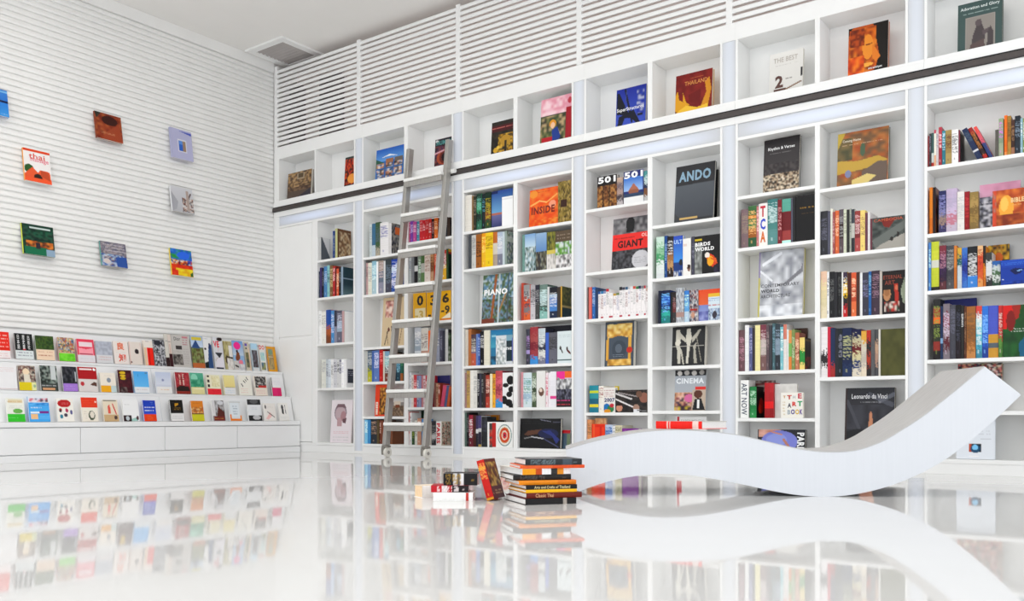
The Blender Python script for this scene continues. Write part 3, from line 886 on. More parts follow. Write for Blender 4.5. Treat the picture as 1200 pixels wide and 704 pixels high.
('F',"yellow number book reading 0 above -3, third shelf, ladder's right column",13,-5.9912,6.465,1.289,0.1666,0.06,0.282,0,'e8b424; r .12 .52 .95 1 e8dcb8; t .3 .08 .5 .36 2a2420 0; t .15 .6 .65 .3 c8a858 -3',''),
('F',"yellow number book reading 3 above -6, middle of the three, ladder's right column",13,-5.8127,6.462,1.289,0.1537,0.06,0.2767,0,'ecb41c; t .3 .1 .5 .36 3a2c18 3; t .12 .58 .7 .34 4a3818 -6',''),
('F',"yellow number book reading 6 above -9, last of the three, ladder's right column",13,-5.6483,6.46,1.289,0.1415,0.05,0.2766,0,'ecb820; t .25 .08 .6 .34 3a3020 6; t .15 .5 .75 .3 4a3c20 -9; p f4ecd8 .1 .95 .9 .75 1 .8 1 .95; r .05 .93 1 1 e08a20',''),
('S',"pale grey and lilac book spine, first in the fourth shelf's row, ladder's right column",14,-5.975,6.4677,0.898,0.0836,0.1634,0.3406,0,'c8ccd4/a8b4c0/d8dce0+f0f0f0',''),
('S',"cream and pink book spine, second in the fourth shelf's row, ladder's right column",14,-5.8906,6.4683,0.898,0.0904,0.1843,0.3316,0,'ddd8d0/e8e4dc/c8a090+988',''),
('S',"orange and beige book spine, third in the fourth shelf's row, ladder's right column",14,-5.7993,6.4702,0.898,0.0611,0.1828,0.3033,0,'ee7a3a/ee7a3a/f0b498',''),
('S',"grey and pale green book spine, fourth in the fourth shelf's row, ladder's right column",14,-5.7334,6.4648,0.898,0.0809,0.1777,0.3194,0,'8a8c9c/a0a4b4+ddd',''),
('S',"dark grey book spine, fifth in the fourth shelf's row, ladder's right column",14,-5.6517,6.4685,0.898,0.0316,0.1985,0.2949,0,'5a5a6c+99a',''),
('S',"charcoal book spine, sixth in the fourth shelf's row, ladder's right column",14,-5.6193,6.4709,0.898,0.0326,0.1788,0.2932,0,'444454',''),
('S',"pale grey book spine, seventh in the fourth shelf's row, ladder's right column",14,-5.5858,6.4711,0.898,0.0344,0.175,0.3047,0,'ccc','n 0 0 1 1 556a50,8a9a80,ccd0c8,4a5a48 5; r 0 0 1 .1 3a3a38'),
('S',"pale grey book spine, first in the fifth shelf's row, ladder's right column",15,-6.045,6.4673,0.469,0.006,0.135,0.3513,0,'ccc',''),
('S',"white book spine, second in the fifth shelf's row, ladder's right column",15,-6.0382,6.4679,0.469,0.02,0.135,0.3368,0,'e0e0e4+99a',''),
('S',"cream book spine, third in the fifth shelf's row, ladder's right column",15,-6.0174,6.4704,0.469,0.0268,0.135,0.3153,0,'e8e0d8+a88',''),
('S',"rust book spine, fourth in the fifth shelf's row, ladder's right column",15,-5.9898,6.471,0.469,0.0398,0.135,0.3145,0,'d04a50+fdd',''),
('S',"grey book spine, fifth in the fifth shelf's row, ladder's right column",15,-5.9492,6.4708,0.469,0.0272,0.135,0.3064,0,'8890b0+eee',''),
('S',"lilac book spine, sixth in the fifth shelf's row, ladder's right column",15,-5.9172,6.4656,0.469,0.0278,0.135,0.3054,0,'9aa0c0',''),
('S',"pink book spine, seventh in the fifth shelf's row, ladder's right column",15,-5.8887,6.4715,0.469,0.0216,0.135,0.305,0,'c88890',''),
('F',"violet-blue book showing behind the leaning paperbacks, fifth shelf, ladder's right column",15,-5.8795,6.64,0.469,0.2102,0.02,0.3079,0,'4a4a88; r 0 .2 1 .24 3a3a70',''),
('S',"pale grey book spine, ninth in the fifth shelf's row, ladder's right column",15,-5.8624,6.4662,0.469,0.0312,0.135,0.3039,0,'d8c8cc+a33',''),
('S',"red book spine, tenth in the fifth shelf's row, ladder's right column",15,-5.8301,6.4651,0.469,0.0329,0.135,0.3057,0,'c83a48+fdd',''),
('S',"brown book spine, eleventh in the fifth shelf's row, ladder's right column",15,-5.7173,6.4629,0.469,0.0216,0.135,0.2321,0,'8a5a50',''),
('S',"tan book spine, twelfth in the fifth shelf's row, ladder's right column",15,-5.6949,6.4671,0.469,0.0243,0.135,0.225,0,'c09a80+643',''),
('S',"rust book spine, thirteenth in the fifth shelf's row, ladder's right column",15,-5.6675,6.4635,0.469,0.0232,0.135,0.2242,0,'a84838+edc',''),
('S',"magenta book spine, fourteenth in the fifth shelf's row, ladder's right column",15,-5.6417,6.4647,0.469,0.0427,0.135,0.2059,-10,'d05a78',''),
('S',"violet book spine, fifteenth in the fifth shelf's row, ladder's right column",15,-5.5982,6.4681,0.469,0.0282,0.135,0.2009,-10,'5a6a90',''),
('S',"rust book spine, sixteenth in the fifth shelf's row, ladder's right column",15,-5.5693,6.4698,0.469,0.0295,0.135,0.1933,-10,'c0643a',''),
('F',"dark green book standing behind the small spines on the bottom shelf, ladder's right column",16,-6.045,6.64,0.104,0.0534,0.02,0.3311,0,'2a5a48; r 0 0 1 .12 1f4a38',''),
('S',"red and white book spine, second in the bottom shelf's row, ladder's right column",16,-6.045,6.4675,0.104,0.006,0.135,0.3202,0,'d84030/d84030/eee',''),
('S',"white book spine, third in the bottom shelf's row, ladder's right column",16,-6.0382,6.4695,0.104,0.0241,0.135,0.3132,0,'e8e8e8+556',''),
('S',"dark green book spine, fourth in the bottom shelf's row, ladder's right column",16,-6.0133,6.4695,0.104,0.0367,0.135,0.2023,0,'3a5a3a+9a4',''),
('S',"cream book spine, fifth in the bottom shelf's row, ladder's right column",16,-5.9758,6.4707,0.104,0.0354,0.135,0.237,0,'e0e0d8+777',''),
('S',"tan book spine, sixth in the bottom shelf's row, ladder's right column",16,-5.9351,6.4649,0.104,0.0463,0.135,0.2578,0,'cc9a80+fff',''),
('S',"sky blue book spine, seventh in the bottom shelf's row, ladder's right column",16,-5.888,6.4717,0.104,0.0299,0.135,0.251,0,'6a9ac8',''),
('S',"slate book spine, eighth in the bottom shelf's row, ladder's right column",16,-5.8545,6.4677,0.104,0.0367,0.135,0.2305,0,'4a4a60',''),
('S',"pale grey book spine, ninth in the bottom shelf's row, ladder's right column",16,-5.8139,6.4695,0.104,0.0546,0.135,0.217,0,'c8c0b8',''),
('S',"charcoal and pale grey book spine, tenth in the bottom shelf's row, ladder's right column",16,-5.7557,6.4695,0.104,0.0542,0.135,0.224,0,'3a3a40/3a3a40/c8c8c8/3a3a40+888',''),
('S',"thick white-spined book with red letters PARIS, bottom shelf, ladder's right column",16,-5.7007,6.4713,0.104,0.0658,0.135,0.2283,0,'f0eeea^PARIS^d02838','d8ccbc; n .08 .05 .95 .95 d8ccbc,d8ccbc,c0504a,3a3a38,d8c8b8,8a9080 9'),
('S','thick white spine with a small dark square, first on the top shelf',17,-5.3358,6.4666,2.09,0.0754,0.1608,0.3367,0,'e8e4dc/e8e4dc/e8e4dc/e8e4dc/e8e4dc',''),
('S',"olive book spine, second in the top shelf's row, first column past ladder",17,-5.2596,6.4708,2.09,0.0174,0.1707,0.3248,0,'9a7a50',''),
('S',"dark brown book spine, third in the top shelf's row, first column past ladder",17,-5.2353,6.4623,2.09,0.033,0.1946,0.3134,0,'3a3a2a+a98',''),
('S',"dark green and green book spine, fourth in the top shelf's row, first column past ladder",17,-5.2016,6.4648,2.09,0.057,0.1748,0.3317,0,'1f4a3c/4a9a70/1f3a34/3a7a60+8cb',''),
('S',"black book spine, fifth in the top shelf's row, first column past ladder",17,-5.1438,6.4716,2.09,0.0391,0.1563,0.3251,0,'1a2a30+6ab',''),
('S','dark green, black and dark red spine, sixth on top shelf, first column past ladder',17,-5.1024,6.4686,2.09,0.0673,0.1953,0.3286,0,'1a3c2c/1a3028/8a4030/3a5a38+cb3',''),
('F','blue sunset-over-water book behind the plain white one, top shelf, first column past ladder',17,-5.0341,6.476,2.09,0.2376,0.03,0.3316,0,'2a5ab0; v 0 0 1 .6 2a4f9c 7ab0d8; r 0 .6 1 .66 c07a68; v 0 .66 1 1 7a7aa8 3a4478; r 0 0 .3 .08 1f3068',''),
('F','plain white book in front of the blue sunset book, first column past ladder',17,-4.8995,6.454,2.09,0.122,0.02,0.2576,0,'f6f6f6; r 0 .04 1 .1 e8e8ea',''),
('S',"dark grey book spine, first in the second shelf's row, first column past ladder",18,-5.2959,6.4658,1.741,0.0361,0.1809,0.318,0,'555a60',''),
('S',"pale grey book spine, second in the second shelf's row, first column past ladder",18,-5.2585,6.4643,1.741,0.0503,0.1902,0.3081,0,'d0d0cc+999',''),
('S',"rust book spine, third in the second shelf's row, first column past ladder",18,-5.2075,6.4637,1.741,0.061,0.1848,0.3097,0,'a86a28+3a2418',''),
('S',"amber and yellow book spine, fourth in the second shelf's row, first column past ladder",18,-5.1457,6.4711,1.741,0.0456,0.1928,0.3132,0,'f0a818/f0c030+fe8',''),
('S',"yellow book spine, fifth in the second shelf's row, first column past ladder",18,-5.0975,6.4678,1.741,0.084,0.1748,0.3115,0,'f0d020+a88010',''),
('S','orange, pale grey and pale green spine, sixth on second shelf, first column past ladder',18,-5.0127,6.4689,1.741,0.0496,0.162,0.3071,0,'c87830/d8d0c0/b8a898',''),
('S','pale blue, pale grey and grey spine, seventh on second shelf, first column past ladder',18,-4.962,6.4675,1.741,0.0591,0.1617,0.3027,0,'b8c4d4/c8ccd8/8a8c9c+eee',''),
('S',"pale grey book spine, eighth in the second shelf's row, first column past ladder",18,-4.9016,6.4658,1.741,0.0232,0.1875,0.2984,0,'cdd8dc',''),
('S',"pale green book spine, ninth in the second shelf's row, first column past ladder",18,-4.8776,6.4693,1.741,0.0211,0.1625,0.3041,0,'9aa8a0','n 0 0 1 1 6a7888,9ab0a8,ddd,7a8a70 6; r 0 .2 1 .3 c8d0c8'),
('F','face-out green-blue book with white block capitals and brown masts, first column past ladder',19,-5.1885,6.52,1.226,0.3621,0.03,0.4556,4,'7a90a0; n 0 0 1 1 6a90b0,9ab8d0,4a6858,7a9068,c8d4dc,5a7048 9; n 0 .5 1 1 4a6848,6a8058,8a9aa8,5a4a38,7a98b0 10; l .3 1 .42 .02 .06 a8683a; l .5 .85 .75 .4 .04 b08a5a; r .5 0 .55 1 c0ccd0; r .8 0 .83 1 5a6a70; r 0 .9 .4 1 8a4a38; t .05 .3 .74 .12 fafafa PIANO',''),
('S',"pale grey book spine, first in the fourth shelf's row, first column past ladder",20,-5.3323,6.4624,0.847,0.032,0.1774,0.3364,0,'d8d0c4',''),
('S',"tan book spine, second in the fourth shelf's row, first column past ladder",20,-5.2995,6.469,0.847,0.0329,0.1559,0.341,0,'c08050',''),
('S','dark grey, grey and rust spine, third on fourth shelf, first column past ladder',20,-5.2622,6.4634,0.847,0.0546,0.1745,0.2877,0,'5a4a58/8a7a90:.6/c86a50+ddc',''),
('S',"sky blue book spine, fourth in the fourth shelf's row, first column past ladder",20,-5.2068,6.4666,0.847,0.0209,0.1718,0.2907,0,'7a94c8',''),
('S',"blue book spine, fifth in the fourth shelf's row, first column past ladder",20,-5.1851,6.4687,0.847,0.0203,0.1934,0.2896,0,'4a6ab8+cde',''),
('S',"black book spine, sixth in the fourth shelf's row, first column past ladder",20,-5.1639,6.4699,0.847,0.0464,0.1796,0.3108,0,'1a1a20+ddd',''),
('S',"cream book spine, seventh in the fourth shelf's row, first column past ladder",20,-5.1148,6.4665,0.847,0.0646,0.189,0.3165,0,'e8e4d4',''),
('F','teal-blue book behind the white house photo book, fourth shelf, first column past ladder',20,-5.0492,6.482,0.847,0.2482,0.03,0.3168,0,'3a8ab0; v 0 0 1 .5 2a80b0 5ab0c8; r .05 .15 .25 .2 9cd; n 0 .75 1 1 2a5a78,3a8ab0,1f4a60 5',''),
('F','white house photo book with dark right side, in front of teal one',20,-4.9728,6.46,0.847,0.1882,0.02,0.2609,0,'d8dce0; r 0 0 .62 1 d8dde0; n .02 .1 .6 1 e8ecec,b8c0c4,f4f4f4,9aa4a0 6; r .62 .2 1 .9 2a4048; t .3 .42 .65 .09 f0f4f4 BY THE; r .62 0 1 .2 8ab0c0; r .95 .1 1 .9 4a5ac0',''),
('S',"grey book spine, first in the fifth shelf's row, first column past ladder",21,-5.3397,6.4661,0.458,0.0189,0.172,0.3265,0,'a88',''),
('S',"tan book spine, second in the fifth shelf's row, first column past ladder",21,-5.32,6.4674,0.458,0.0373,0.1732,0.3429,0,'c8a868+876',''),
('S',"white book spine, third in the fifth shelf's row, first column past ladder",21,-5.2819,6.4706,0.458,0.0399,0.1861,0.3475,0,'f0eee8',''),
('S',"cream book spine, fourth in the fifth shelf's row, first column past ladder",21,-5.2365,6.4638,0.458,0.043,0.1697,0.3458,0,'e6e4de+bbb',''),
('S',"charcoal book spine, fifth in the fifth shelf's row, first column past ladder",21,-5.1928,6.4643,0.458,0.0273,0.1583,0.3167,0,'2a2a30+ccc',''),
('S',"charcoal book spine, sixth in the fifth shelf's row, first column past ladder",21,-5.1639,6.4623,0.458,0.0213,0.1929,0.3124,0,'445',''),
('S',"charcoal book spine, seventh in the fifth shelf's row, first column past ladder",21,-5.1418,6.4632,0.458,0.024,0.1828,0.3118,0,'333+999',''),
('S',"dark brown book spine, eighth in the fifth shelf's row, first column past ladder",21,-5.117,6.4621,0.458,0.024,0.16,0.3199,0,'4a3030',''),
('S',"rust and dark red book spine, ninth in the fifth shelf's row, first column past ladder",21,-5.0922,6.4636,0.458,0.0443,0.1582,0.2972,0,'b04a38/8a3028/c05040+fdc',''),
('S',"cream book spine, tenth in the fifth shelf's row, first column past ladder",21,-5.0471,6.4671,0.458,0.0271,0.1593,0.3094,0,'f0e8c8',''),
('S',"amber book spine, eleventh in the fifth shelf's row, first column past ladder",21,-5.0192,6.4719,0.458,0.033,0.1982,0.3066,0,'f0b030/f0b838+864',''),
('S','pink-red patterned book with a blue foot beside the black and white one',21,-4.9839,6.4689,0.458,0.0799,0.1598,0.3328,0,'c85a60/e07080/a8485a/d87078/4aa0d8',''),
('F','black and white cow-spotted book, fifth shelf, first column past ladder',21,-4.8972,6.46,0.458,0.1152,0.03,0.3135,0,'f0f0f0; e .75 .22 .35 .13 18181c; e .3 .36 .3 .06 18181c; e .85 .48 .3 .09 18181c; e .65 .62 .28 .08 18181c; e .15 .78 .3 .12 18181c; e .6 .86 .35 .1 18181c; e .9 .98 .3 .1 18181c; e .3 .52 .15 .05 f0f0f0',''),
('S',"grey-teal book spine, first in the bottom shelf's row, first column past ladder",22,-5.34,6.4647,0.1,0.0203,0.135,0.315,0,'667a70',''),
('S',"black book spine, second in the bottom shelf's row, first column past ladder",22,-5.3189,6.4669,0.1,0.0264,0.135,0.315,0,'26262a+888',''),
('F','orange-yellow book showing behind the dark spines, bottom shelf, first column past ladder',22,-5.2993,6.65,0.1,0.2157,0.015,0.2927,0,'e0952a; r 0 0 .4 1 d88020',''),
('S',"dark red book spine, fourth in the bottom shelf's row, first column past ladder",22,-5.2891,6.4628,0.1,0.0462,0.135,0.2925,0,'a8304a/a8304a/782838+eee',''),
('S',"dark brown book spine, fifth in the bottom shelf's row, first column past ladder",22,-5.2421,6.4654,0.1,0.033,0.135,0.2924,0,'5a3028',''),
('F','black book behind the white target book, bottom shelf, first column past ladder',22,-5.2168,6.61,0.1,0.2268,0.02,0.2439,0,'26262a',''),
('S',"slate, cream and charcoal book spine, seventh in the bottom shelf's row, first column past ladder",22,-5.207,6.4627,0.1,0.0285,0.135,0.2868,0,'4a4068/ddd:.3/33303c',''),
('S','slate, pale grey and charcoal spine, eighth on bottom shelf, first column past ladder',22,-5.1777,6.4621,0.1,0.0352,0.135,0.2868,0,'5a5080/ccc:.3/3a3448/b8a060:.2',''),
('S',"charcoal book spine, ninth in the bottom shelf's row, first column past ladder",22,-5.1416,6.4648,0.1,0.0647,0.135,0.2757,0,'33353a+556',''),
('F','white book with a coloured ring target and red strip, first column past ladder',22,-5.0703,6.46,0.1,0.2883,0.03,0.2294,0,'f4f4f2; r .08 .05 .2 1 55504c; n .08 .3 .3 .95 444,c03a30,666,d06050 4; r .2 .03 .34 .98 c83430; e .68 .52 .28 .43 8aa0a0; e .68 .52 .25 .385 eeece4; e .68 .52 .2 .31 d07838; e .68 .52 .16 .25 d83a30; e .68 .52 .12 .19 e8d8c0; e .68 .52 .08 .13 d83848; e .68 .52 .03 .05 445',''),
('F','bright orange book with dark red block letters, top shelf, second column past ladder',23,-4.6282,6.49,2.042,0.306,0.03,0.3323,3,'ee6a1c; n 0 0 1 1 f0641c,e8581a,f07a28,f08838 4; e .14 .12 .14 .1 f0a040; l .05 .42 .35 .32 .04 f8b868; l .35 .32 .6 .38 .03 f8c078; l .6 .38 .95 .2 .03 f8b868; t .08 .47 .8 .2 7a2414 INSIDE; e .8 .45 .12 .1 f4a888; s .3 .06 .7 .1 b84018 1; n .2 .82 1 1 e8581a,f0a040,e8641c 5',''),
('F','olive and gold leafy book with a dark plaque, beside the orange one',23,-4.3098,6.475,2.042,0.1339,0.03,0.3549,0,'7a6830; n 0 0 1 1 7a6a30,a89048,4a3a20,8a7838,c0a868 8; r .2 .45 .7 .62 4a2a20',''),
('S',"grey book spine, first in the second shelf's row, second column past ladder",24,-4.6811,6.4644,1.654,0.0264,0.1776,0.3315,0,'7aa098',''),
('F','sky and white flower photo book, first of four garden books, second column past ladder',24,-4.6516,6.462,1.654,0.1163,0.04,0.3297,0,'9ab4cc; v 0 0 1 .35 8ab0d8 c8dce8; n 0 .35 1 1 5a7068,dde4e4,8aa0a0,3a5048,b8ccd4 6',''),
('F','blue-sky garden book with dark ground, second of four, second shelf, second column past ladder',24,-4.5313,6.46,1.654,0.113,0.04,0.3234,0,'a8c0d8; v 0 0 1 .5 a0bcd8 7098c8; n 0 .5 1 1 3a4450,6a6a58,a0a090,4a4038 5',''),
('F','moss-green topped book with white blossom below, second shelf, second column past ladder',24,-4.4144,6.458,1.654,0.0884,0.04,0.3195,0,'8a9048; n 0 0 1 .5 6a7030,a8a048,4a5038 5; r 0 .5 1 .6 d8c868; n 0 .6 1 1 dcd8d4,e8e4e0,b8b4b0 4',''),
('F','book with brown title band over green leaves and white petals, second column past ladder',24,-4.3222,6.456,1.654,0.1642,0.04,0.3163,0,'6a5848; r 0 0 1 .3 6a5a48; s .1 .06 .9 .24 a89888 2; n 0 .3 1 .68 5a8a40,d8e4d8,7ab050,dde 5; n 0 .65 1 1 e8e4e4,a8a4a4,6a6868,f0f0f0 6',''),
('S',"rust book spine, first in the third shelf's row, second column past ladder",25,-4.6971,6.4718,1.228,0.0265,0.1736,0.3319,0,'c0503a',''),
('S','grey, pale grey and orange spine, second on third shelf, second column past ladder',25,-4.6639,6.4625,1.228,0.0657,0.1632,0.3118,0,'a0a0a0/c8c4c0/e06030/8a8488/e07038+445',''),
('S',"lilac and pale grey book spine, third in the third shelf's row, second column past ladder",25,-4.5974,6.4693,1.228,0.0531,0.1706,0.3073,0,'b8b4b8/d0ccd0+555',''),
('S',"charcoal and dark grey book spine, fourth in the third shelf's row, second column past ladder",25,-4.5426,6.4668,1.228,0.0427,0.1834,0.3018,0,'334/555+aaa',''),
('S','grey, pale green and dark grey spine, fifth on third shelf, second column past ladder',25,-4.4991,6.4714,1.228,0.0819,0.1565,0.2989,0,'7a9088/a8c0c0/5a7068/9ac8c0+dee',''),
('S',"cream book spine, sixth in the third shelf's row, second column past ladder",25,-4.4136,6.4661,1.228,0.0191,0.1724,0.2748,0,'ddd',''),
('S','charcoal, pale blue and blue spine, seventh on third shelf, second column past ladder',25,-4.3937,6.4712,1.228,0.0777,0.1555,0.2688,0,'2a2c38/a8c0d8:.5/4a80c8/5a90d0/2a3a58+eee',''),
('S',"charcoal book spine, eighth in the third shelf's row, second column past ladder",25,-4.311,6.4636,1.228,0.0287,0.1581,0.2636,0,'4a4038',''),
('S',"tan book spine, ninth in the third shelf's row, second column past ladder",25,-4.2814,6.4719,1.228,0.0149,0.1627,0.2699,0,'d0a850','5a5c38; n 0 0 1 .5 5a6038,7a7848,444a2c 5; r 0 .6 1 .66 b0a070; r 0 .68 1 1 24404a'),
('F','slate-grey book standing behind the row, its top edge showing, second column past ladder',26,-4.6478,6.645,0.836,0.3686,0.02,0.3441,0,'4a4a58; r 0 0 1 .2 3a3a48',''),
('S',"dark grey and lilac book spine, second in the fourth shelf's row, second column past ladder",26,-4.6416,6.4682,0.836,0.0394,0.135,0.3137,0,'4a4a58/4a4a58/b0a0d0:.4/4a4a58+b9c',''),
('S','red patterned book with a pale blue foot, fourth shelf, second column past ladder',26,-4.6014,6.4709,0.836,0.0857,0.135,0.3276,0,'a84048/b05858/8a3040/a84850/4a9ad8',''),
('S','pale grey, charcoal and cream spine, fourth on fourth shelf, second column past ladder',26,-4.5101,6.4666,0.836,0.0745,0.135,0.3113,0,'ccd4d8/b8c0c4/445/e0e0dc/889+eee',''),
('S',"blue book spine, fifth in the fourth shelf's row, second column past ladder",26,-4.4348,6.4691,0.836,0.0318,0.135,0.2703,0,'4a70c8',''),
('S',"grey-teal book spine, sixth in the fourth shelf's row, second column past ladder",26,-4.4022,6.4714,0.836,0.086,0.135,0.2687,0,'6a6a74/747480+444',''),
('F','pale grey-blue book with two small dark figures, fourth shelf, second column past ladder',26,-4.3094,6.465,0.836,0.1436,0.02,0.2735,0,'dfe8ea; s .15 .1 .95 .2 b8c4c8 2; e .22 .52 .06 .06 3a3430; l .2 .5 .36 .66 .05 3a3838; e .7 .55 .06 .06 484040; l .7 .6 .92 .7 .06 6a3838; r 0 .88 1 .92 4a6a6a',''),
('S',"pink book spine, first in the fifth shelf's row, second column past ladder",27,-4.6993,6.4711,0.46,0.0239,0.1751,0.3116,0,'d8a0a8',''),
('S','pale blue speckled thick book, fifth shelf, second column past ladder',27,-4.6698,6.4634,0.46,0.0906,0.181,0.3051,0,'dce8ec/c8dce8/e4ecee/b0c8d8/d8e4e8+7a9',''),
('S','grey, pale grey and dark grey spine, third on fifth shelf, second column past ladder',27,-4.5784,6.4676,0.46,0.0456,0.1722,0.3027,0,'7a8a70/cfd8cc/4a5a44/c0c8b8/5a6a50',''),
('F','off-white book with a brown skull-like mask, fifth shelf, second column past ladder',27,-4.5263,6.462,0.46,0.092,0.04,0.3168,0,'ecebe8; e .55 .58 .3 .12 8a6a58; e .5 .54 .15 .06 ecdcd0; p 7a5a50 .25 .58 .8 .58 .55 .72',''),
('S',"white book spine, fifth in the fifth shelf's row, second column past ladder",27,-4.4332,6.4668,0.46,0.0255,0.196,0.2984,0,'f2e4e8+d36',''),
('S',"white book spine, sixth in the fifth shelf's row, second column past ladder",27,-4.407,6.4716,0.46,0.0188,0.1945,0.298,0,'f4f0f4+ddd',''),
('S',"white and magenta book spine, seventh in the fifth shelf's row, second column past ladder",27,-4.3842,6.4658,0.46,0.063,0.1876,0.3075,0,'f0eef2/f0eef2/f0eef2/e858a0:.4/f0eef2',''),
('F','pink and orange topped book with a dark city photo, second column past ladder',27,-4.3121,6.456,0.46,0.1541,0.04,0.305,0,'d8c8d4; r 0 0 .55 .22 f040a0; r .55 0 1 .18 f07830; p 5ac0a8 0 .14 .35 .25 .2 .3; n 0 .22 1 .5 5a5a60,c8c8cc,888,eee 5; n 0 .5 1 .8 445,889,2a2a30,667 7; r 0 .78 1 1 3a2830; s .05 .76 .95 .86 f05aa0 1; s 0 .88 .9 .96 d84a58 1',''),
('F','wide black book with a brown and blue car body sweep, second column past ladder',28,-4.722,6.48,0.1,0.4314,0.03,0.2596,3,'1c1c1e; s .04 .06 .9 .2 3a3a3c 2; p 6a4838 .1 .55 .2 .42 .55 .36 .5 .5 .2 .58; e .7 .5 .25 .16 2a3058; p 3a4488 .55 .42 .75 .4 .98 .7 .9 .85 .8 .6; l .12 .68 .3 .62 .03 888; l .3 .62 .6 .68 .03 c8c8cc; l .6 .68 .95 .95 .03 55587a; e .9 .12 .1 .02 556; l .5 .04 .75 .1 .02 889',''),
('F','slate book with a red top band, half behind the black car book',28,-4.3171,6.52,0.1,0.0998,0.02,0.1605,3,'5a6a78; r 0 0 1 .18 c02430; r 0 .2 .7 1 566a7a; r .7 .2 1 1 7a8a70',''),
('F','dark 501 book with rows of old bookcases on it, third column past ladder',29,-3.9303,6.5,2.112,0.186,0.04,0.2703,0,'221c1a; t .05 .02 .9 .2 fafafa 501; n 0 .3 1 1 8a5a30,b07a40,4a2a18,c89858,6a4020 7; r .28 .3 .32 1 2a1a12; r .6 .3 .64 1 2a1a12',''),
('S','mottled beige spine between the two 501 books, top shelf, third column past ladder',29,-3.7417,6.5,2.112,0.0563,0.167,0.2359,0,'c8b0a0/8a7a80/b8a098/5a5058/c8c0c0',''),
('F','blue 501 book with a red temple roof, top shelf, third column past ladder',29,-3.6661,6.48,2.112,0.182,0.05,0.2664,0,'2a3a80; r 0 .2 1 .6 5a90d8; t .03 .02 .94 .2 fafafa 501; v 0 .22 1 .6 4a80d0 a8c8f0; p b87860 .2 .62 .5 .38 .8 .62; r .25 .58 .75 .68 a06850; r 0 .68 1 .8 3a5070; r 0 .8 1 1 f0f0f0; r .95 0 1 .7 30408a',''),
('S','teal, pale grey and navy spine, fourth on top shelf, third column past ladder',29,-3.4749,6.4678,2.112,0.0334,0.1914,0.2409,0,'5aa0a0/c8d8d8/2a3a60/8a6040/c8c8c8',''),
('F','grey book with a wide red GIANT band and pale disc, third column past ladder',30,-3.8191,6.54,1.584,0.3392,0.03,0.4426,5,'77757a; n 0 0 1 .36 8a888a,6a686c,a09ea0,504e52 6; e .48 .1 .12 .1 26242a; p 1e1c22 .36 .08 .6 .08 .58 .28 .38 .28; r 0 .31 1 .62 ee3a34; s .06 .35 .62 .4 a02820 1; t .15 .43 .7 .14 3a0c0c GIANT; t .8 .33 .16 .07 f8b8b0 OL; n 0 .62 1 1 3a3a3e,55555a,2a2a2e,6a6a70 10; e .8 .82 .24 .17 d4d4d8; s .64 .76 .96 .9 9a9aa0 4',''),
('S',"dark grey book spine, first in the third shelf's row, third column past ladder",31,-4.008,6.4713,1.194,0.0116,0.1803,0.2717,0,'6a5a58',''),
('S',"coral book spine, second in the third shelf's row, third column past ladder",31,-3.9917,6.4637,1.194,0.0279,0.1828,0.2686,0,'e07a70',''),
('S',"blue book spine, third in the third shelf's row, third column past ladder",31,-3.963,6.4717,1.194,0.0291,0.1971,0.2676,0,'3a7ac0+cde',''),
('S',"slate book spine, fourth in the third shelf's row, third column past ladder",31,-3.9295,6.4644,1.194,0.0276,0.1688,0.2575,0,'334a70',''),
('S',"blue and white book spine, fifth in the third shelf's row, third column past ladder",31,-3.9011,6.4666,1.194,0.0212,0.1704,0.2258,0,'3a62a0:.5/f4f0f0:4/f0eeee:.3+ccc',''),
('S',"teal, white and rust book spine, sixth in the third shelf's row, third column past ladder",31,-3.8791,6.471,1.194,0.024,0.1758,0.227,0,'3a8ab8:.5/f4f0f0:4/c04858:.3+a88',''),
('S',"grey and white book spine, seventh in the third shelf's row, third column past ladder",31,-3.8518,6.4656,1.194,0.0246,0.1976,0.2274,0,'8a9ac0:.5/f4f0f0:4/f0eeee:.3+bbc',''),
('S',"red and white book spine, eighth in the third shelf's row, third column past ladder",31,-3.8264,6.4671,1.194,0.0282,0.1688,0.2409,0,'c83a48:.5/f4f0f0:4/f0eeee:.3+aaa',''),
('S',"white and rust book spine, ninth in the third shelf's row, third column past ladder",31,-3.7962,6.4636,1.194,0.0351,0.1681,0.2049,0,'eee:.5/f4f0f0:4/c04858:.3+ccc',''),
('S',"tan and white book spine, tenth in the third shelf's row, third column past ladder",31,-3.7602,6.4716,1.194,0.0269,0.1742,0.1975,0,'c8a848:.5/f4f0f0:4/f0eeee:.3+a88',''),
('S',"olive and white book spine, eleventh in the third shelf's row, third column past ladder",31,-3.7326,6.4719,1.194,0.0299,0.186,0.2007,0,'7a8a60:.5/f4f0f0:4/f0eeee:.3+bbc',''),
('S',"charcoal, white and rust book spine, twelfth in the third shelf's row, third column past ladder",31,-3.6981,6.4637,1.194,0.0266,0.1676,0.2459,0,'2a2a30:.5/f4f0f0:4/c04858:.3+aaa',''),
('S',"dark grey and white book spine, thirteenth in the third shelf's row, third column past ladder",31,-3.6706,6.4632,1.194,0.026,0.1628,0.2413,0,'5a5a68:.5/f4f0f0:4/f0eeee:.3+ccc',''),
('S',"slate and white book spine, fourteenth in the third shelf's row, third column past ladder",31,-3.6438,6.4667,1.194,0.0236,0.1879,0.2419,0,'3a6a8a:.5/f4f0f0:4/f0eeee:.3+a88',''),
('S','pale grey, white and rust spine, fifteenth on third shelf, third column past ladder',31,-3.6194,6.4672,1.194,0.0187,0.1809,0.2432,0,'c8c8cc:.5/f4f0f0:4/c04858:.3+bbc',''),
('S',"white book spine, sixteenth in the third shelf's row, third column past ladder",31,-3.5999,6.4698,1.194,0.024,0.1811,0.2408,0,'e8e8ea:.5/f4f0f0:4/f0eeee:.3+aaa',''),
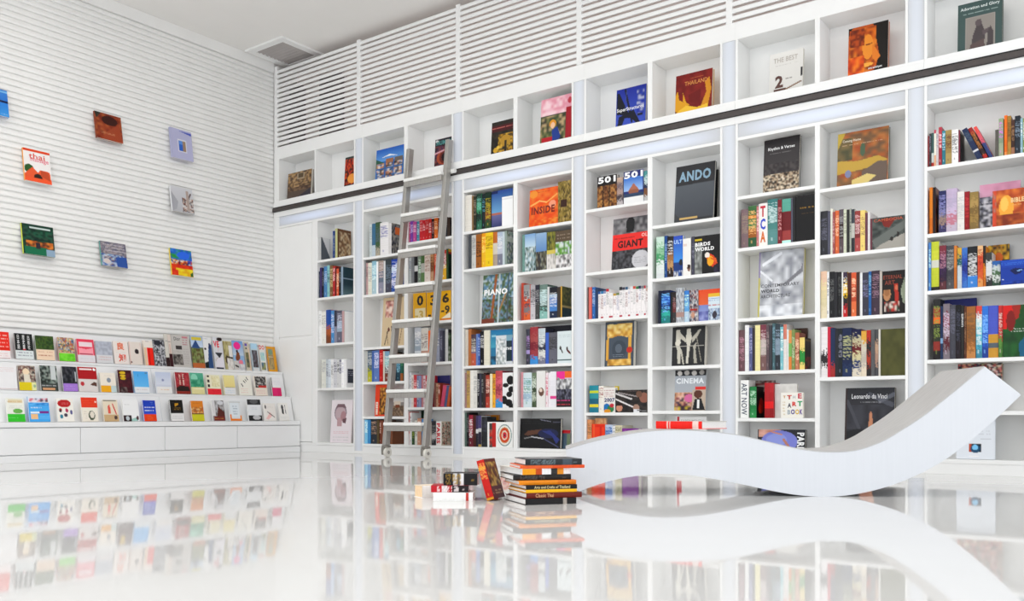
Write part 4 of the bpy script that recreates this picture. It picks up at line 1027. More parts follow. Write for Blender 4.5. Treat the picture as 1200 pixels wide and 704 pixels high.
('S',"rust and white book spine, seventeenth in the third shelf's row, third column past ladder",31,-3.5735,6.4654,1.194,0.0261,0.1556,0.2424,0,'c85a48:.5/f4f0f0:4/f0eeee:.3+ccc',''),
('S',"green, white and rust book spine, eighteenth in the third shelf's row, third column past ladder",31,-3.5466,6.4679,1.194,0.0238,0.1662,0.2383,0,'4a8a58:.5/f4f0f0:4/c04858:.3+a88',''),
('S',"navy and white book spine, nineteenth in the third shelf's row, third column past ladder",31,-3.5205,6.4636,1.194,0.0233,0.1596,0.24,0,'2a3a60:.5/f4f0f0:4/f0eeee:.3+bbc',''),
('S',"grey and white book spine, twentieth in the third shelf's row, third column past ladder",31,-3.4964,6.4641,1.194,0.0247,0.1714,0.238,0,'888:.5/f4f0f0:4/f0eeee:.3+aaa',''),
('S',"red, white and rust book spine, twenty-first in the third shelf's row, third column past ladder",31,-3.4709,6.4628,1.194,0.0153,0.1958,0.2379,0,'c03848:.5/f4f0f0:4/c04858:.3+ccc',''),
('S',"beige and white book spine, twenty-second in the third shelf's row, third column past ladder",31,-3.4547,6.4675,1.194,0.0134,0.1995,0.2179,0,'d0b8a8:.5/f4f0f0:4/f0eeee:.3+a88',''),
('F','dark grey-blue hardback framed in gold ornament with a red seal, third column past ladder',32,-3.8732,6.52,0.791,0.2721,0.05,0.372,3,'56606c; p e0b050 .06 .06 .94 .04 .9 .96 .1 .96; e .5 .2 .36 .12 ecd088; e .2 .1 .14 .06 f0d898; e .8 .1 .14 .06 f0d898; n .1 .06 .9 .36 e8c468,f4e0a0,c89038 6; r .14 .36 .82 .84 56606c; e .5 .42 .3 .1 56606c; e .5 .62 .25 .2 4a5460; e .48 .6 .12 .1 6a7480; r .05 .4 .14 .86 e0b050; n .1 .84 .92 .98 e0b050,f0d080,b88838 5; e .86 .64 .1 .07 c83a28; s .3 .72 .66 .8 98a4b0 2',''),
('S','thick teal book with yellow-green patches, fifth shelf, third column past ladder',33,-3.9866,6.4668,0.412,0.0874,0.1732,0.2268,0,'2a98a8/d0d840:.5/3aa0a8/28708a/e8d840:.6/2a8aa0',''),
('S',"white book spine, second in the fifth shelf's row, third column past ladder",33,-3.8974,6.4683,0.412,0.048,0.1964,0.2227,0,'f0ece4+a66',''),
('F','white 2007 guide with red and blue lettering and bright animals, third column past ladder',33,-3.849,6.47,0.412,0.1084,0.04,0.2064,0,'ece8e4; s .05 .08 .9 .4 a83848 4; t .05 .42 .9 .16 24306a 2007; e .25 .8 .3 .16 2a80c0; e .6 .85 .3 .14 3a8a58; e .7 .72 .2 .08 c83848; e .3 .95 .3 .08 e0a030',''),
('F','small yellow book peeping over the two annuals, fifth shelf, third column past ladder',33,-3.7864,6.54,0.412,0.038,0.01,0.2188,0,'e8d020; s .2 .2 .8 .6 3a3a20 2',''),
('F','wide dark film book with faces and white light streaks, third column past ladder',33,-3.7349,6.465,0.412,0.291,0.03,0.183,0,'34302e; n 0 0 1 1 2e2a2a,3a3432,4a403c,262224 5; l 0 .15 .5 .4 .06 d8d4d4; l 0 .4 .7 .85 .05 e8e4e4; l .1 .12 .7 .3 .04 a8a0a0; e .12 .8 .1 .16 d09880; r .02 .6 .22 .7 3a2018; e .9 .35 .14 .22 a07060; e .75 .2 .1 .14 806050; e .66 .8 .1 .16 b09080; r .58 .85 .76 1 e8e8ec; l .7 .9 1 .95 .04 888; s .4 .02 .7 .1 887878 1',''),
('F','tan book behind the red one, bottom shelf by the bench, third column past ladder',34,-3.9643,6.52,0.1,0.1076,0.02,0.2641,0,'e0a878; n 0 0 1 1 e0b080,d89868,f0c898 4',''),
('S',"tan book spine, second in the bottom shelf's row, third column past ladder",34,-4.0072,6.4661,0.1,0.0419,0.0499,0.2523,0,'e0a070+864',''),
('F','bright red-orange thick book behind the bench hump, bottom shelf, third column past ladder',34,-3.9588,6.46,0.1,0.1255,0.05,0.2167,0,'ee4a20; r .05 .03 .95 .12 e03818; r .1 0 .2 1 f06a38; r .6 .1 .75 1 d8301a',''),
('S','pale blue, sky blue and white spine, fourth on bottom shelf, third column past ladder',34,-3.8323,6.4649,0.1,0.0678,0.1798,0.2114,0,'c8d4e8/8aa8d8/e8ecf4/6a8ac8/dde+36a',''),
('S',"white book spine, fifth in the bottom shelf's row, third column past ladder",34,-3.7637,6.4704,0.1,0.0216,0.1703,0.2,0,'eee+778',''),
('S',"beige and cream book spine, sixth in the bottom shelf's row, third column past ladder",34,-3.7398,6.4664,0.1,0.0628,0.1838,0.206,0,'dcd4b8/e4e0cc/c8c09a+886',''),
('F','purple book lying behind the bench hump, bottom shelf, third column past ladder',34,-3.6693,6.46,0.1,0.1508,0.06,0.1809,0,'8a3a9a; r .04 .05 .25 .9 9a50a8; s .3 .15 .9 .35 e0c8e8 1',''),
('F','large dark grey book with pale blue capitals and slanting panel, fourth column past ladder',35,-3.2451,6.54,1.9,0.3318,0.025,0.4734,6,'55595f; r 0 0 1 .33 3c3c40; p 3c3c40 0 0 1 0 1 .3 0 .36; t .08 .1 .82 .18 8aaac0 ANDO; v 0 .34 1 1 666b72 50545c; p 4a4c50 0 .8 .3 1 0 1; r .14 .9 .6 .93 d8b878; r 0 .95 1 1 48484c; r .6 .92 .98 .95 44464a',''),
('F','black book propped behind the large dark grey book, top shelf, fourth column past ladder',35,-2.9827,6.61,1.9,0.0715,0.02,0.4155,4,'18181a',''),
('S','white and green spine, first on the second shelf, fourth column past ladder',36,-3.3614,6.4652,1.478,0.0691,0.192,0.3306,0,'cfe4d8/9ccaa8/5aaa78/e4ece8/dfe4e4',''),
('S',"blue book spine, second in the second shelf's row, fourth column past ladder",36,-3.2915,6.4682,1.478,0.0251,0.2,0.3321,0,'2a5a9a+9bd',''),
('S',"charcoal, rust and tan book spine, third in the second shelf's row, fourth column past ladder",36,-3.2633,6.4621,1.478,0.0519,0.1669,0.3218,0,'2e2a2c/3a3436/a87a50/c8a070/3a2c28+eee',''),
('F','deep blue sea-and-sky book, second shelf, fourth column past ladder',36,-3.2089,6.462,1.478,0.0783,0.04,0.3187,0,'3a80d0; v 0 0 1 .65 3a5ac0 50a0e8; t .05 .1 .9 .1 a8c8f0 ULT; r 0 .66 1 1 20488a; e .8 .66 .2 .08 2a3038; n 0 .85 1 1 1f3a70,3a68b0,e8e8e8 4',''),
('F','white book with a small face low on its cover, fourth column past ladder',36,-3.1282,6.462,1.478,0.0668,0.04,0.2891,0,'f2f0ec; r .05 .15 .5 .2 e8d8d0; e .75 .8 .22 .1 9a7868; e .75 .76 .2 .06 4a3428',''),
('S',"dark grey book spine, sixth in the second shelf's row, fourth column past ladder",36,-3.0604,6.4718,1.478,0.024,0.164,0.2993,0,'556+99a',''),
('F','black bird book with a red and yellow parrot, second shelf, fourth column past ladder',36,-3.0275,6.458,1.478,0.2098,0.03,0.2932,0,'1e1c1e; n 0 .22 .3 1 8a8c8a,a0a4a0,6a6c6a,b8bcb8 5; r .02 .07 .3 .13 d8c030; t .02 .17 .6 .1 f4f4f4 BIRDS; t .02 .3 .75 .1 f4f4f4 WORLD; p d84a20 .4 .5 .5 .44 .75 .55 .9 .75 .7 .85 .55 .72; e .62 .68 .13 .13 f0b020; e .5 .52 .1 .07 f0e8e0; p e06828 .6 .6 .85 .62 .88 .75; n .75 .8 1 1 2a2640,3a3450,1e1c22 4',''),
('S',"navy book spine, first in the third shelf's row, fourth column past ladder",37,-3.3437,6.4627,1.116,0.0226,0.1718,0.263,0,'1a2440',''),
('S','dark blue to teal night-view book, third shelf, fourth column past ladder',37,-3.3203,6.4679,1.116,0.0788,0.1883,0.2619,0,'16244a/2a6ac8/1a3a7a/3ab8a8/2a8a88+8cf',''),
('S',"black book spine, third in the third shelf's row, fourth column past ladder",37,-3.2407,6.4719,1.116,0.0195,0.1858,0.2444,0,'2a2a2e',''),
('S','dark brown, dark red and charcoal spine, fourth on third shelf, fourth column past ladder',37,-3.218,6.4654,1.116,0.0271,0.1819,0.2416,0,'3a3030/7a3838/444+a88',''),
('F','silvery-grey photo book on the third shelf, fourth column past ladder',37,-3.1867,6.462,1.116,0.0671,0.04,0.2722,0,'b8bcc4; n 0 0 1 1 c8ccd0,a0a4ac,8a8c94,d8dce0 6; r 0 .7 1 .85 b89890',''),
('S','blue, sky blue and pale blue spine, sixth on third shelf, fourth column past ladder',37,-3.1187,6.4674,1.116,0.0411,0.1989,0.2449,0,'4a90d8/70b0e4/c8dcec+dfe',''),
('F','busy black and white photo book with red touches, third shelf, fourth column past ladder',37,-3.0716,6.46,1.116,0.0717,0.04,0.2457,0,'8a8890; n 0 0 1 1 2a2c38,e8e4e0,5a6a80,c8c8cc,8a3a38 7; r .1 .6 .9 .66 b83a30; e .4 .8 .2 .1 d0a088',''),
('F','orange over lilac book behind the small travel book, third shelf, fourth column past ladder',37,-3.0016,6.474,1.116,0.1758,0.03,0.2414,0,'e8622c; v 0 0 1 .5 e85a28 e87848; v 0 .5 1 1 8a9ad0 b0b8e0; n 0 .7 .5 1 8a90c8,a8b0dc,6a70b0 4',''),
('F',"small pale blue travel book with a yellow top, at the row's end",37,-2.9118,6.453,1.116,0.0948,0.02,0.2043,0,'d8e4ec; r 0 0 1 .12 e8c040; s .05 .15 .95 .3 3a6ab8 2; s .05 .36 .95 .52 c84848 1; n 0 .55 1 1 9ab0cc,dfe8f0,5a6a88,b8c8dc 6; e .55 .8 .2 .14 4a4450',''),
('F','dark book with pale carved nude figures, fourth shelf, fourth column past ladder',38,-3.2551,6.52,0.776,0.2798,0.05,0.309,4,'343436; p d0ccc0 .12 .08 .22 .06 .28 .25 .22 .45 .28 .6 .26 .95 .18 .95 .16 .6 .1 .45; p c8c4b8 .22 .12 .45 .35 .5 .42 .4 .4 .2 .25; p d8d4c8 .45 .05 .55 .05 .6 .3 .55 .5 .5 .95 .44 .95 .46 .5 .42 .3; p c0bcb0 .6 .3 .8 .1 .88 .08 .78 .25 .62 .42; p b8b4a8 .65 .5 .75 .4 .72 .6 .78 .95 .68 .95; l .28 .6 .36 .95 .04 c8c4b8; l .75 .3 .9 .9 .02 a09c90; r 0 .5 .98 .515 c0bcb4; e .18 .4 .08 .08 e0dcd0',''),
('F',"grey CINEMA book with film stars' portraits, fifth shelf, fourth column past ladder",39,-3.2327,6.52,0.425,0.2646,0.02,0.32,4,'b4b9c0; r 0 0 1 .14 26262a; e .15 .08 .08 .06 d8d4d0; e .38 .07 .08 .06 c0bcb8; e .62 .08 .08 .06 d0ccc8; e .86 .07 .08 .06 b0aca8; t .04 .2 .9 .14 e8ecf0 CINEMA; r .66 .42 1 .5 e04038; r 0 .56 .58 1 8a5a70; n 0 .56 .6 1 c89878,5a3a58,d8b090,8a3a50,e8c0b0,3a3048 7; e .48 .7 .16 .1 d878a8; r .58 .5 1 1 c8b8a8; e .76 .6 .14 .1 6a4030; p 1e1e24 .58 1 .66 .72 .86 .7 1 1; r .74 .74 .8 .95 f0f0f0; n 0 .88 .55 1 4a3440,d8c040,c8a088 6',''),
('F','white book with a red edge strip and grey capitals, behind the bench',40,-3.2203,6.52,0.1,0.2569,0.02,0.2764,3,'efefee; r .02 0 .1 .9 c83040; t .16 .08 .8 .08 b8b8b8 EXPERIMENTAL; s .16 .2 .8 .9 d8d8d8 6; r .1 .55 .2 .9 d04858',''),
('F','dark Rhythm and Verses book above a spread of pale pebbles, fifth column past ladder',41,-2.5107,6.53,2.031,0.27,0.03,0.413,5,'3a3638; v 0 0 1 .6 3c383a 4a4648; n 0 .62 1 1 c8b8a0,5a4a40,e8dcc8,2e2826,a89078 13; n 0 .45 1 .64 4a4648,5a5454,3a3436 8; t .12 .15 .74 .07 f4f4f4 Rhythm & Verses; s .18 .25 .75 .28 8a8688 1',''),
('S',"grey book spine, first in the second shelf's row, fifth column past ladder",42,-2.6528,6.4671,1.641,0.0551,0.1958,0.2901,0,'8a7478+a98',''),
('S','green and orange mottled spine, second shelf, fifth column past ladder',42,-2.5969,6.4665,1.641,0.0628,0.168,0.307,0,'4a7a4a/d08a38:.4/5a8a58/a86a30/3a6a48+fc8',''),
('S',"coral book spine, third in the second shelf's row, fifth column past ladder",42,-2.5333,6.4676,1.641,0.0177,0.1711,0.2984,0,'c88+fdd',''),
('S','white spine with big coloured letters T C A, second shelf, fifth column past ladder',42,-2.5148,6.4658,1.641,0.0649,0.1687,0.3136,0,'f4f0ec^T|C|A^c83040_3a50c8_d86a28',''),
('S','thick grey-teal spine with pale title, second shelf, fifth column past ladder',42,-2.4491,6.4703,1.641,0.0753,0.161,0.3356,0,'4a8a88/5a9490/6a9c9a+dee',''),
('S',"dark red book spine, sixth in the second shelf's row, fifth column past ladder",42,-2.3713,6.4636,1.641,0.0305,0.1584,0.323,0,'8a2a34+daa',''),
('S','grey, dark red and rust spine, seventh on second shelf, fifth column past ladder',42,-2.34,6.4665,1.641,0.0648,0.1781,0.3218,0,'6ab0a0:1.3/7a2028:2/a84a48/cfe:.3',''),
('S',"dark grey book spine, eighth in the second shelf's row, fifth column past ladder",42,-2.2744,6.4696,1.641,0.0125,0.1684,0.3225,0,'667',''),
('S',"black book spine, ninth in the second shelf's row, fifth column past ladder",42,-2.2611,6.4681,1.641,0.0189,0.1811,0.3319,0,'2a2a2c',''),
('F','black book with a small gold title closing the second shelf, fifth column past ladder',42,-2.2377,6.462,1.641,0.1381,0.04,0.3285,0,'1a181a; s .28 .24 .95 .3 b08a38 1; s .35 .38 .95 .42 6a5430 1',''),
('F','silver shrink-wrapped architecture book with yellow-green edges, third shelf, fifth column past ladder',43,-2.5461,6.52,1.114,0.3364,0.04,0.496,4,'c4c6ca; n 0 0 1 1 c8cace,b0b2b8,dcdee2,9a9ca4 5; p 8a8a90 .5 .55 .95 .3 .98 .2 1 .35 .7 .5; l .1 .2 .5 .05 .04 eef0f4; l .05 .3 .3 .45 .03 e8eaee; n 0 .82 1 1 d8dade,b0b4bc,eef0f4 5; r 0 0 .035 .4 9a90b0; r 0 .4 .035 1 c8c060; t .06 .5 .86 .05 4a4a4e CONTEMPORARY; t .06 .58 .42 .05 4a4a4e WORLD; t .06 .66 .66 .05 4a4a4e ARCHITECTURE',''),
('S',"brown book spine, first in the fourth shelf's row, fifth column past ladder",44,-2.67,6.467,0.718,0.0442,0.135,0.3095,0,'7a5a60+c9a',''),
('S',"white book spine, second in the fourth shelf's row, fifth column past ladder",44,-2.625,6.4706,0.718,0.0323,0.135,0.3439,0,'f2f2f2',''),
('S',"violet book spine, third in the fourth shelf's row, fifth column past ladder",44,-2.5896,6.4629,0.718,0.0254,0.135,0.3227,0,'6a7098+bbd',''),
('S',"charcoal book spine, fourth in the fourth shelf's row, fifth column past ladder",44,-2.5634,6.4658,0.718,0.0196,0.135,0.3215,0,'4a4448',''),
('S',"cream book spine, fifth in the fourth shelf's row, fifth column past ladder",44,-2.5426,6.4625,0.718,0.0378,0.135,0.3381,0,'f0e8b0',''),
('S',"brown and beige book spine, sixth in the fourth shelf's row, fifth column past ladder",44,-2.504,6.4685,0.718,0.0444,0.135,0.3402,0,'8a4a58/c0b8b0/8a6a68+dcc',''),
('S',"dark grey book spine, seventh in the fourth shelf's row, fifth column past ladder",44,-2.4579,6.4639,0.718,0.0224,0.135,0.3332,0,'6a5a60+a99',''),
('S',"dark grey book spine, eighth in the fourth shelf's row, fifth column past ladder",44,-2.4347,6.4651,0.718,0.0198,0.135,0.332,0,'4a4a50',''),
('S',"grey-teal book spine, ninth in the fourth shelf's row, fifth column past ladder",44,-2.4141,6.4702,0.718,0.022,0.135,0.3457,0,'5a7a80+9bc',''),
('S',"slate, grey and charcoal book spine, tenth in the fourth shelf's row, fifth column past ladder",44,-2.3894,6.4625,0.718,0.0367,0.135,0.335,0,'445058/8a9aa8/3a4048+9ab',''),
('S',"sky blue book spine, eleventh in the fourth shelf's row, fifth column past ladder",44,-2.3518,6.4635,0.718,0.022,0.135,0.3149,0,'8cc8d0+fff',''),
('S',"coral and cream book spine, twelfth in the fourth shelf's row, fifth column past ladder",44,-2.329,6.465,0.718,0.0241,0.135,0.3316,0,'d88a78/e8e0dc/e8e4e0',''),
('F','brown book showing above the spines behind the row, fourth shelf, fifth column past ladder',44,-2.3116,6.64,0.718,0.0976,0.015,0.3143,0,'6a4a40',''),
('S',"white book spine, fourteenth in the fourth shelf's row, fifth column past ladder",44,-2.3041,6.4701,0.718,0.0119,0.135,0.2948,0,'eee',''),
('S',"tan and amber book spine, fifteenth in the fourth shelf's row, fifth column past ladder",44,-2.291,6.4668,0.718,0.0217,0.135,0.2877,0,'e0a060/88b868/e0904a',''),
('S',"tan book spine, sixteenth in the fourth shelf's row, fifth column past ladder",44,-2.2685,6.4683,0.718,0.0227,0.135,0.2925,0,'8a9a60+cdb',''),
('S',"coral, rust and tan book spine, seventeenth in the fourth shelf's row, fifth column past ladder",44,-2.245,6.471,0.718,0.0305,0.135,0.2677,0,'c07a58/a86048/c88868+fdb',''),
('S','yellow and green spined book with a dark cover, last in the row',44,-2.2098,6.4643,0.718,0.0368,0.135,0.2297,0,'f0d888/f0d888/3a9a4a/3a9a4a/f0d888','3a2622; r .05 .06 1 .1 8a7030; n .1 .6 1 .95 3a2622,a83028,4a2a22 4'),
('F','dark patterned book behind the green one, fifth shelf, fifth column past ladder',45,-2.6645,6.64,0.368,0.2033,0.02,0.2838,0,'4a3a3c; n 0 0 1 .3 c8b8b0,5a4a48,8a3a3a,a09890 7',''),
('S','white spine reading ART NOW, first on the shelf, fifth column past ladder',45,-2.6602,6.4693,0.368,0.0641,0.135,0.282,0,'f4f4f2^ART NOW^50586a',''),
('S','green spined book with a dark red cover, fifth shelf, fifth column past ladder',45,-2.5866,6.4711,0.368,0.0507,0.135,0.2338,0,'2a8a50/2a8a50/2a8a50/3a9a5a+d0f0d8','1e1616; e .7 .6 .35 .25 c02418; e .5 .7 .2 .15 e04020; l 0 .1 1 .06 .03 4a3a3a'),
('S',"red and dark red book spine, fourth in the fifth shelf's row, fifth column past ladder",45,-2.4697,6.4624,0.368,0.0373,0.135,0.2591,0,'b82830/b82830/e82020:.8/a82028',''),
('S',"red and dark red book spine, fifth in the fifth shelf's row, fifth column past ladder",45,-2.4317,6.462,0.368,0.029,0.135,0.2582,0,'c03038/b82028/e82424:.8/a01820',''),
('F','plain pale grey book behind THE ART BOOK, fifth shelf, fifth column past ladder',45,-2.4017,6.487,0.368,0.165,0.03,0.2488,0,'dcdad6; n 0 0 1 1 dcdad6,d4d2ce,e4e2de 3',''),
('F','small cream book with scattered coloured letters THE ART BOOK, fifth column past ladder',45,-2.3441,6.456,0.368,0.1597,0.03,0.1844,0,'f2efe8; t .1 .12 .12 .1 c08830 T; t .28 .1 .22 .17 c83a28 T; t .55 .12 .12 .12 b8b8b8 H; t .78 .04 .18 .2 c02a40 E; t .3 .42 .18 .18 585860 A; t .52 .36 .2 .18 d83a30 R; t .76 .34 .22 .2 2a9a60 T; t .3 .68 .14 .18 a8b0b8 B; t .46 .66 .18 .2 4a3a88 O; t .66 .66 .18 .2 d8b030 O; t .86 .66 .13 .2 6a4a98 K; s .1 .3 .2 .9 d8c8a8 5',''),
('F','dark book with a lilac disc and PARIS down its right edge, fifth column past ladder',46,-2.5487,6.52,0.1,0.3592,0.03,0.1811,4,'34343a; p d8a898 .02 .02 .5 .02 .2 .3 .02 .3; n .03 0 .45 .22 d8a090,c88878,e8b8a8 4; e .46 .5 .38 .46 8a90d8; e .4 .42 .22 .25 9aa4e0; l .55 .4 .7 .8 .05 c08a78; l .3 .1 .5 .2 .04 d89878; T .83 .12 .15 .8 f4f4f4 PARIS',''),
('F','wide orange-brown painted landscape book on the top shelf, sixth column past ladder',47,-1.9672,6.53,1.994,0.3457,0.035,0.3969,5,'b06838; n 0 0 1 1 b86a38,a85a30,8a6a48,c08048,7a6048 5; n 0 .1 .3 .5 7a6a48,8a7850,5a5a40 4; p c8a850 0 .5 .4 .55 .8 .5 1 .6 .6 .7 0 .75; p 7a6a60 .5 .75 .8 .6 .98 .62 .98 .98 .5 .98; p e0cc88 .3 .88 .6 .8 .78 .85 .6 .97 .3 .97; e .22 .76 .06 .07 8a90b0; p c8b050 0 0 .15 0 0 .3; e .5 .35 .05 .12 5a7058; t .1 .13 .36 .06 e8dcc8 Coming Home; s .1 .22 .9 .24 d8b898 1',''),
('S',"charcoal book spine, first in the second shelf's row, sixth column past ladder",48,-2.058,6.4628,1.524,0.0483,0.1647,0.3123,0,'3a3a40+778',''),
('S',"dark grey book spine, second in the second shelf's row, sixth column past ladder",48,-2.0089,6.4637,1.524,0.0161,0.189,0.3078,0,'667',''),
('S',"white book spine, third in the second shelf's row, sixth column past ladder",48,-1.992,6.4688,1.524,0.0148,0.1895,0.324,0,'f0eee0',''),
('S',"rust book spine, fourth in the second shelf's row, sixth column past ladder",48,-1.9756,6.4636,1.524,0.0148,0.1589,0.2974,0,'a66+dbb',''),
('S',"orange book spine, fifth in the second shelf's row, sixth column past ladder",48,-1.9601,6.4715,1.524,0.0274,0.1997,0.3052,0,'e07848+fdb',''),
('S','dark grey and dark brown spine, sixth on second shelf, sixth column past ladder',48,-1.9318,6.4704,1.524,0.03,0.1752,0.3101,0,'6a6068/433/6a5a60+aaa',''),
('S',"cream book spine, seventh in the second shelf's row, sixth column past ladder",48,-1.9011,6.4694,1.524,0.0208,0.1795,0.3057,0,'d8dcc8+998',''),
('S',"charcoal book spine, eighth in the second shelf's row, sixth column past ladder",48,-1.8795,6.4667,1.524,0.0179,0.1686,0.3022,0,'3a3a38',''),
('S',"pale green book spine, ninth in the second shelf's row, sixth column past ladder",48,-1.8608,6.4703,1.524,0.0126,0.1801,0.3063,0,'b8bcb0+667',''),
('S','dark grey, pale grey and charcoal spine, tenth on second shelf, sixth column past ladder',48,-1.8465,6.4644,1.524,0.0222,0.1982,0.2995,0,'4a5058/c8c8c0/3a3c40',''),
('S',"rust and dark red book spine, eleventh in the second shelf's row, sixth column past ladder",48,-1.8235,6.468,1.524,0.0368,0.1707,0.2836,0,'a04a48/8a3a3c/b85a58+ecc',''),
('S',"beige book spine, twelfth in the second shelf's row, sixth column past ladder",48,-1.7859,6.4657,1.524,0.0305,0.188,0.2836,0,'f0d888+a86',''),
('S',"brown book spine, thirteenth in the second shelf's row, sixth column past ladder",48,-1.7545,6.4669,1.524,0.0152,0.1903,0.2627,0,'7a4a58',''),
('S',"white book spine, fourteenth in the second shelf's row, sixth column past ladder",48,-1.7385,6.4716,1.524,0.0153,0.1941,0.2671,0,'e8e4e4',''),
('F','grey Cambodia book with a red peak and tiny figures, sixth column past ladder',48,-1.7205,6.47,1.524,0.2253,0.03,0.2178,0,'4a4a48; n 0 0 1 1 5a605c,4a504e,6a706c,3e4442 5; p 8a3028 .3 .05 .75 .05 .55 .35 .4 .3; p 787c78 .05 .7 1 .15 1 .4 .15 1; p b0aca4 .3 .85 1 .55 1 1 .1 1; e .8 .58 .04 .08 3a3432; e .62 .7 .04 .07 3a3432; t .1 .04 .84 .09 c05838 CAMBODIA; r 0 0 .05 1 7a4450',''),
('S',"beige and cream book spine, first in the third shelf's row, sixth column past ladder",49,-2.058,6.4662,1.076,0.0415,0.1938,0.334,0,'e8c8b0/e8d8b0/e0d4b0/e8dcc0',''),
('S',"white book spine, second in the third shelf's row, sixth column past ladder",49,-2.0157,6.4676,1.076,0.0159,0.1839,0.3279,0,'eee+445',''),
('S',"black book spine, third in the third shelf's row, sixth column past ladder",49,-1.9989,6.4676,1.076,0.0334,0.1835,0.3262,0,'222226+777',''),
('S',"charcoal book spine, fourth in the third shelf's row, sixth column past ladder",49,-1.9647,6.4679,1.076,0.0218,0.1624,0.3207,0,'333338',''),
('S',"black book spine, fifth in the third shelf's row, sixth column past ladder",49,-1.9421,6.47,1.076,0.0268,0.1812,0.3189,0,'2a2a2c+666',''),
('S',"white book spine, sixth in the third shelf's row, sixth column past ladder",49,-1.9145,6.4717,1.076,0.01,0.1823,0.3164,0,'eee',''),
('S',"charcoal, yellow and black book spine, seventh in the third shelf's row, sixth column past ladder",49,-1.9036,6.4687,1.076,0.0292,0.1621,0.3149,0,'4a3a50/f0c820/26242a/c82028+fff',''),
('S',"maroon and black book spine, eighth in the third shelf's row, sixth column past ladder",49,-1.8737,6.4701,1.076,0.0256,0.1735,0.3089,0,'5a2a20/3a1e1a',''),
('S',"orange, rust and coral book spine, ninth in the third shelf's row, sixth column past ladder",49,-1.8473,6.4677,1.076,0.0331,0.1885,0.306,0,'e06a40/c85838/e88050+fdb',''),
('S',"dark brown book spine, tenth in the third shelf's row, sixth column past ladder",49,-1.8133,6.4667,1.076,0.0215,0.1901,0.3061,0,'5a3a30',''),
('S',"white book spine, eleventh in the third shelf's row, sixth column past ladder",49,-1.791,6.4704,1.076,0.0169,0.1871,0.3012,0,'eee',''),
('S',"dark grey book spine, twelfth in the third shelf's row, sixth column past ladder",49,-1.7733,6.472,1.076,0.0403,0.1853,0.2996,0,'4a4a58+88a',''),
('S',"blue book spine, thirteenth in the third shelf's row, sixth column past ladder",49,-1.7319,6.4677,1.076,0.0185,0.1978,0.303,0,'2a6aa8+9cd',''),
('S',"charcoal book spine, fourteenth in the third shelf's row, sixth column past ladder",49,-1.7126,6.4683,1.076,0.0541,0.1906,0.3047,0,'4a3a48/504050+a89',''),
('S',"pale grey book spine, fifteenth in the third shelf's row, sixth column past ladder",49,-1.6571,6.4626,1.076,0.0161,0.1581,0.2985,0,'c8c0b8',''),
('F','black ETERNAL ART book with carved heads, third shelf, sixth column past ladder',49,-1.6388,6.462,1.076,0.1458,0.03,0.2933,0,'221a18; t .04 .1 .84 .09 8a3a28 ETERNAL; t .1 .22 .45 .1 7a3426 ART; e .2 .54 .17 .16 c09068; e .2 .5 .13 .08 a87850; r .08 .38 .32 .43 2a1c18; p b83a28 .52 .3 .68 .3 .72 .7 .55 .72; e .62 .4 .07 .06 d0785a; n .1 .72 .75 .95 c83a30,e8dcd0,2a4a3a,8a3028,221a18 6; e .98 .5 .16 .22 a8b09c; p 98a08c .85 .4 1 .1 1 .8 .9 .75',''),
('S','white spine with a black block, first on the fourth shelf',50,-2.058,6.4711,0.657,0.0457,0.183,0.3592,0,'eeeaea/f0ecec/3a3438/eeeaea',''),
('S',"red book spine, second in the fourth shelf's row, sixth column past ladder",50,-2.011,6.4669,0.657,0.0195,0.1716,0.356,0,'d03050',''),
('S',"navy and red book spine, third in the fourth shelf's row, sixth column past ladder",50,-1.9907,6.4677,0.657,0.0309,0.1958,0.3468,0,'2a3a60/2a3a60/2a3a60/b03a38',''),
('S',"charcoal book spine, fourth in the fourth shelf's row, sixth column past ladder",50,-1.959,6.4655,0.657,0.0225,0.1845,0.3413,0,'33343c',''),
('S',"black book spine, fifth in the fourth shelf's row, sixth column past ladder",50,-1.9357,6.4631,0.657,0.027,0.1897,0.3397,0,'222a30+99a',''),
('S','wide navy spine with pale title, fourth shelf, sixth column past ladder',50,-1.9079,6.4656,0.657,0.0645,0.1842,0.3418,0,'1f3058/1f3058/1f3058/2a4068+cc9',''),
('S','navy floral spine with cream and red bouquet, fourth shelf, sixth column past ladder',50,-1.8407,6.4637,0.657,0.0607,0.1888,0.3285,0,'1a2050/c8c0a0/7a2a30/d8d0a8/3a4a78/e0d8c8',''),
('S','amber, pale grey and beige spine, eighth on fourth shelf, sixth column past ladder',50,-1.7792,6.4632,0.657,0.0343,0.1974,0.3137,0,'e0b050/d8d0c0/c8c0b4/e8dcc8',''),
('S',"red, charcoal and rust book spine, ninth in the fourth shelf's row, sixth column past ladder",50,-1.744,6.4636,0.657,0.0274,0.1999,0.3174,0,'c03a28/333/b8452a/333',''),
('S',"dark grey book spine, tenth in the fourth shelf's row, sixth column past ladder",50,-1.7142,6.4623,0.657,0.0238,0.1623,0.3212,0,'6a6a6c',''),
('S','dark grey, pink and tan spine, eleventh on fourth shelf, sixth column past ladder',50,-1.6896,6.4675,0.657,0.0226,0.1683,0.3203,0,'5a5a5c/c8a890/b89888/5a5a5e',''),
('S',"pale grey book spine, twelfth in the fourth shelf's row, sixth column past ladder",50,-1.6648,6.4632,0.657,0.0129,0.1682,0.3184,0,'dcd8d0',''),
('F','plain olive-green book closing the fourth shelf, sixth column past ladder',50,-1.6495,6.462,0.657,0.1565,0.04,0.3174,0,'5c5c2e; n 0 0 1 1 5c5c2e,646434,545428 3',''),
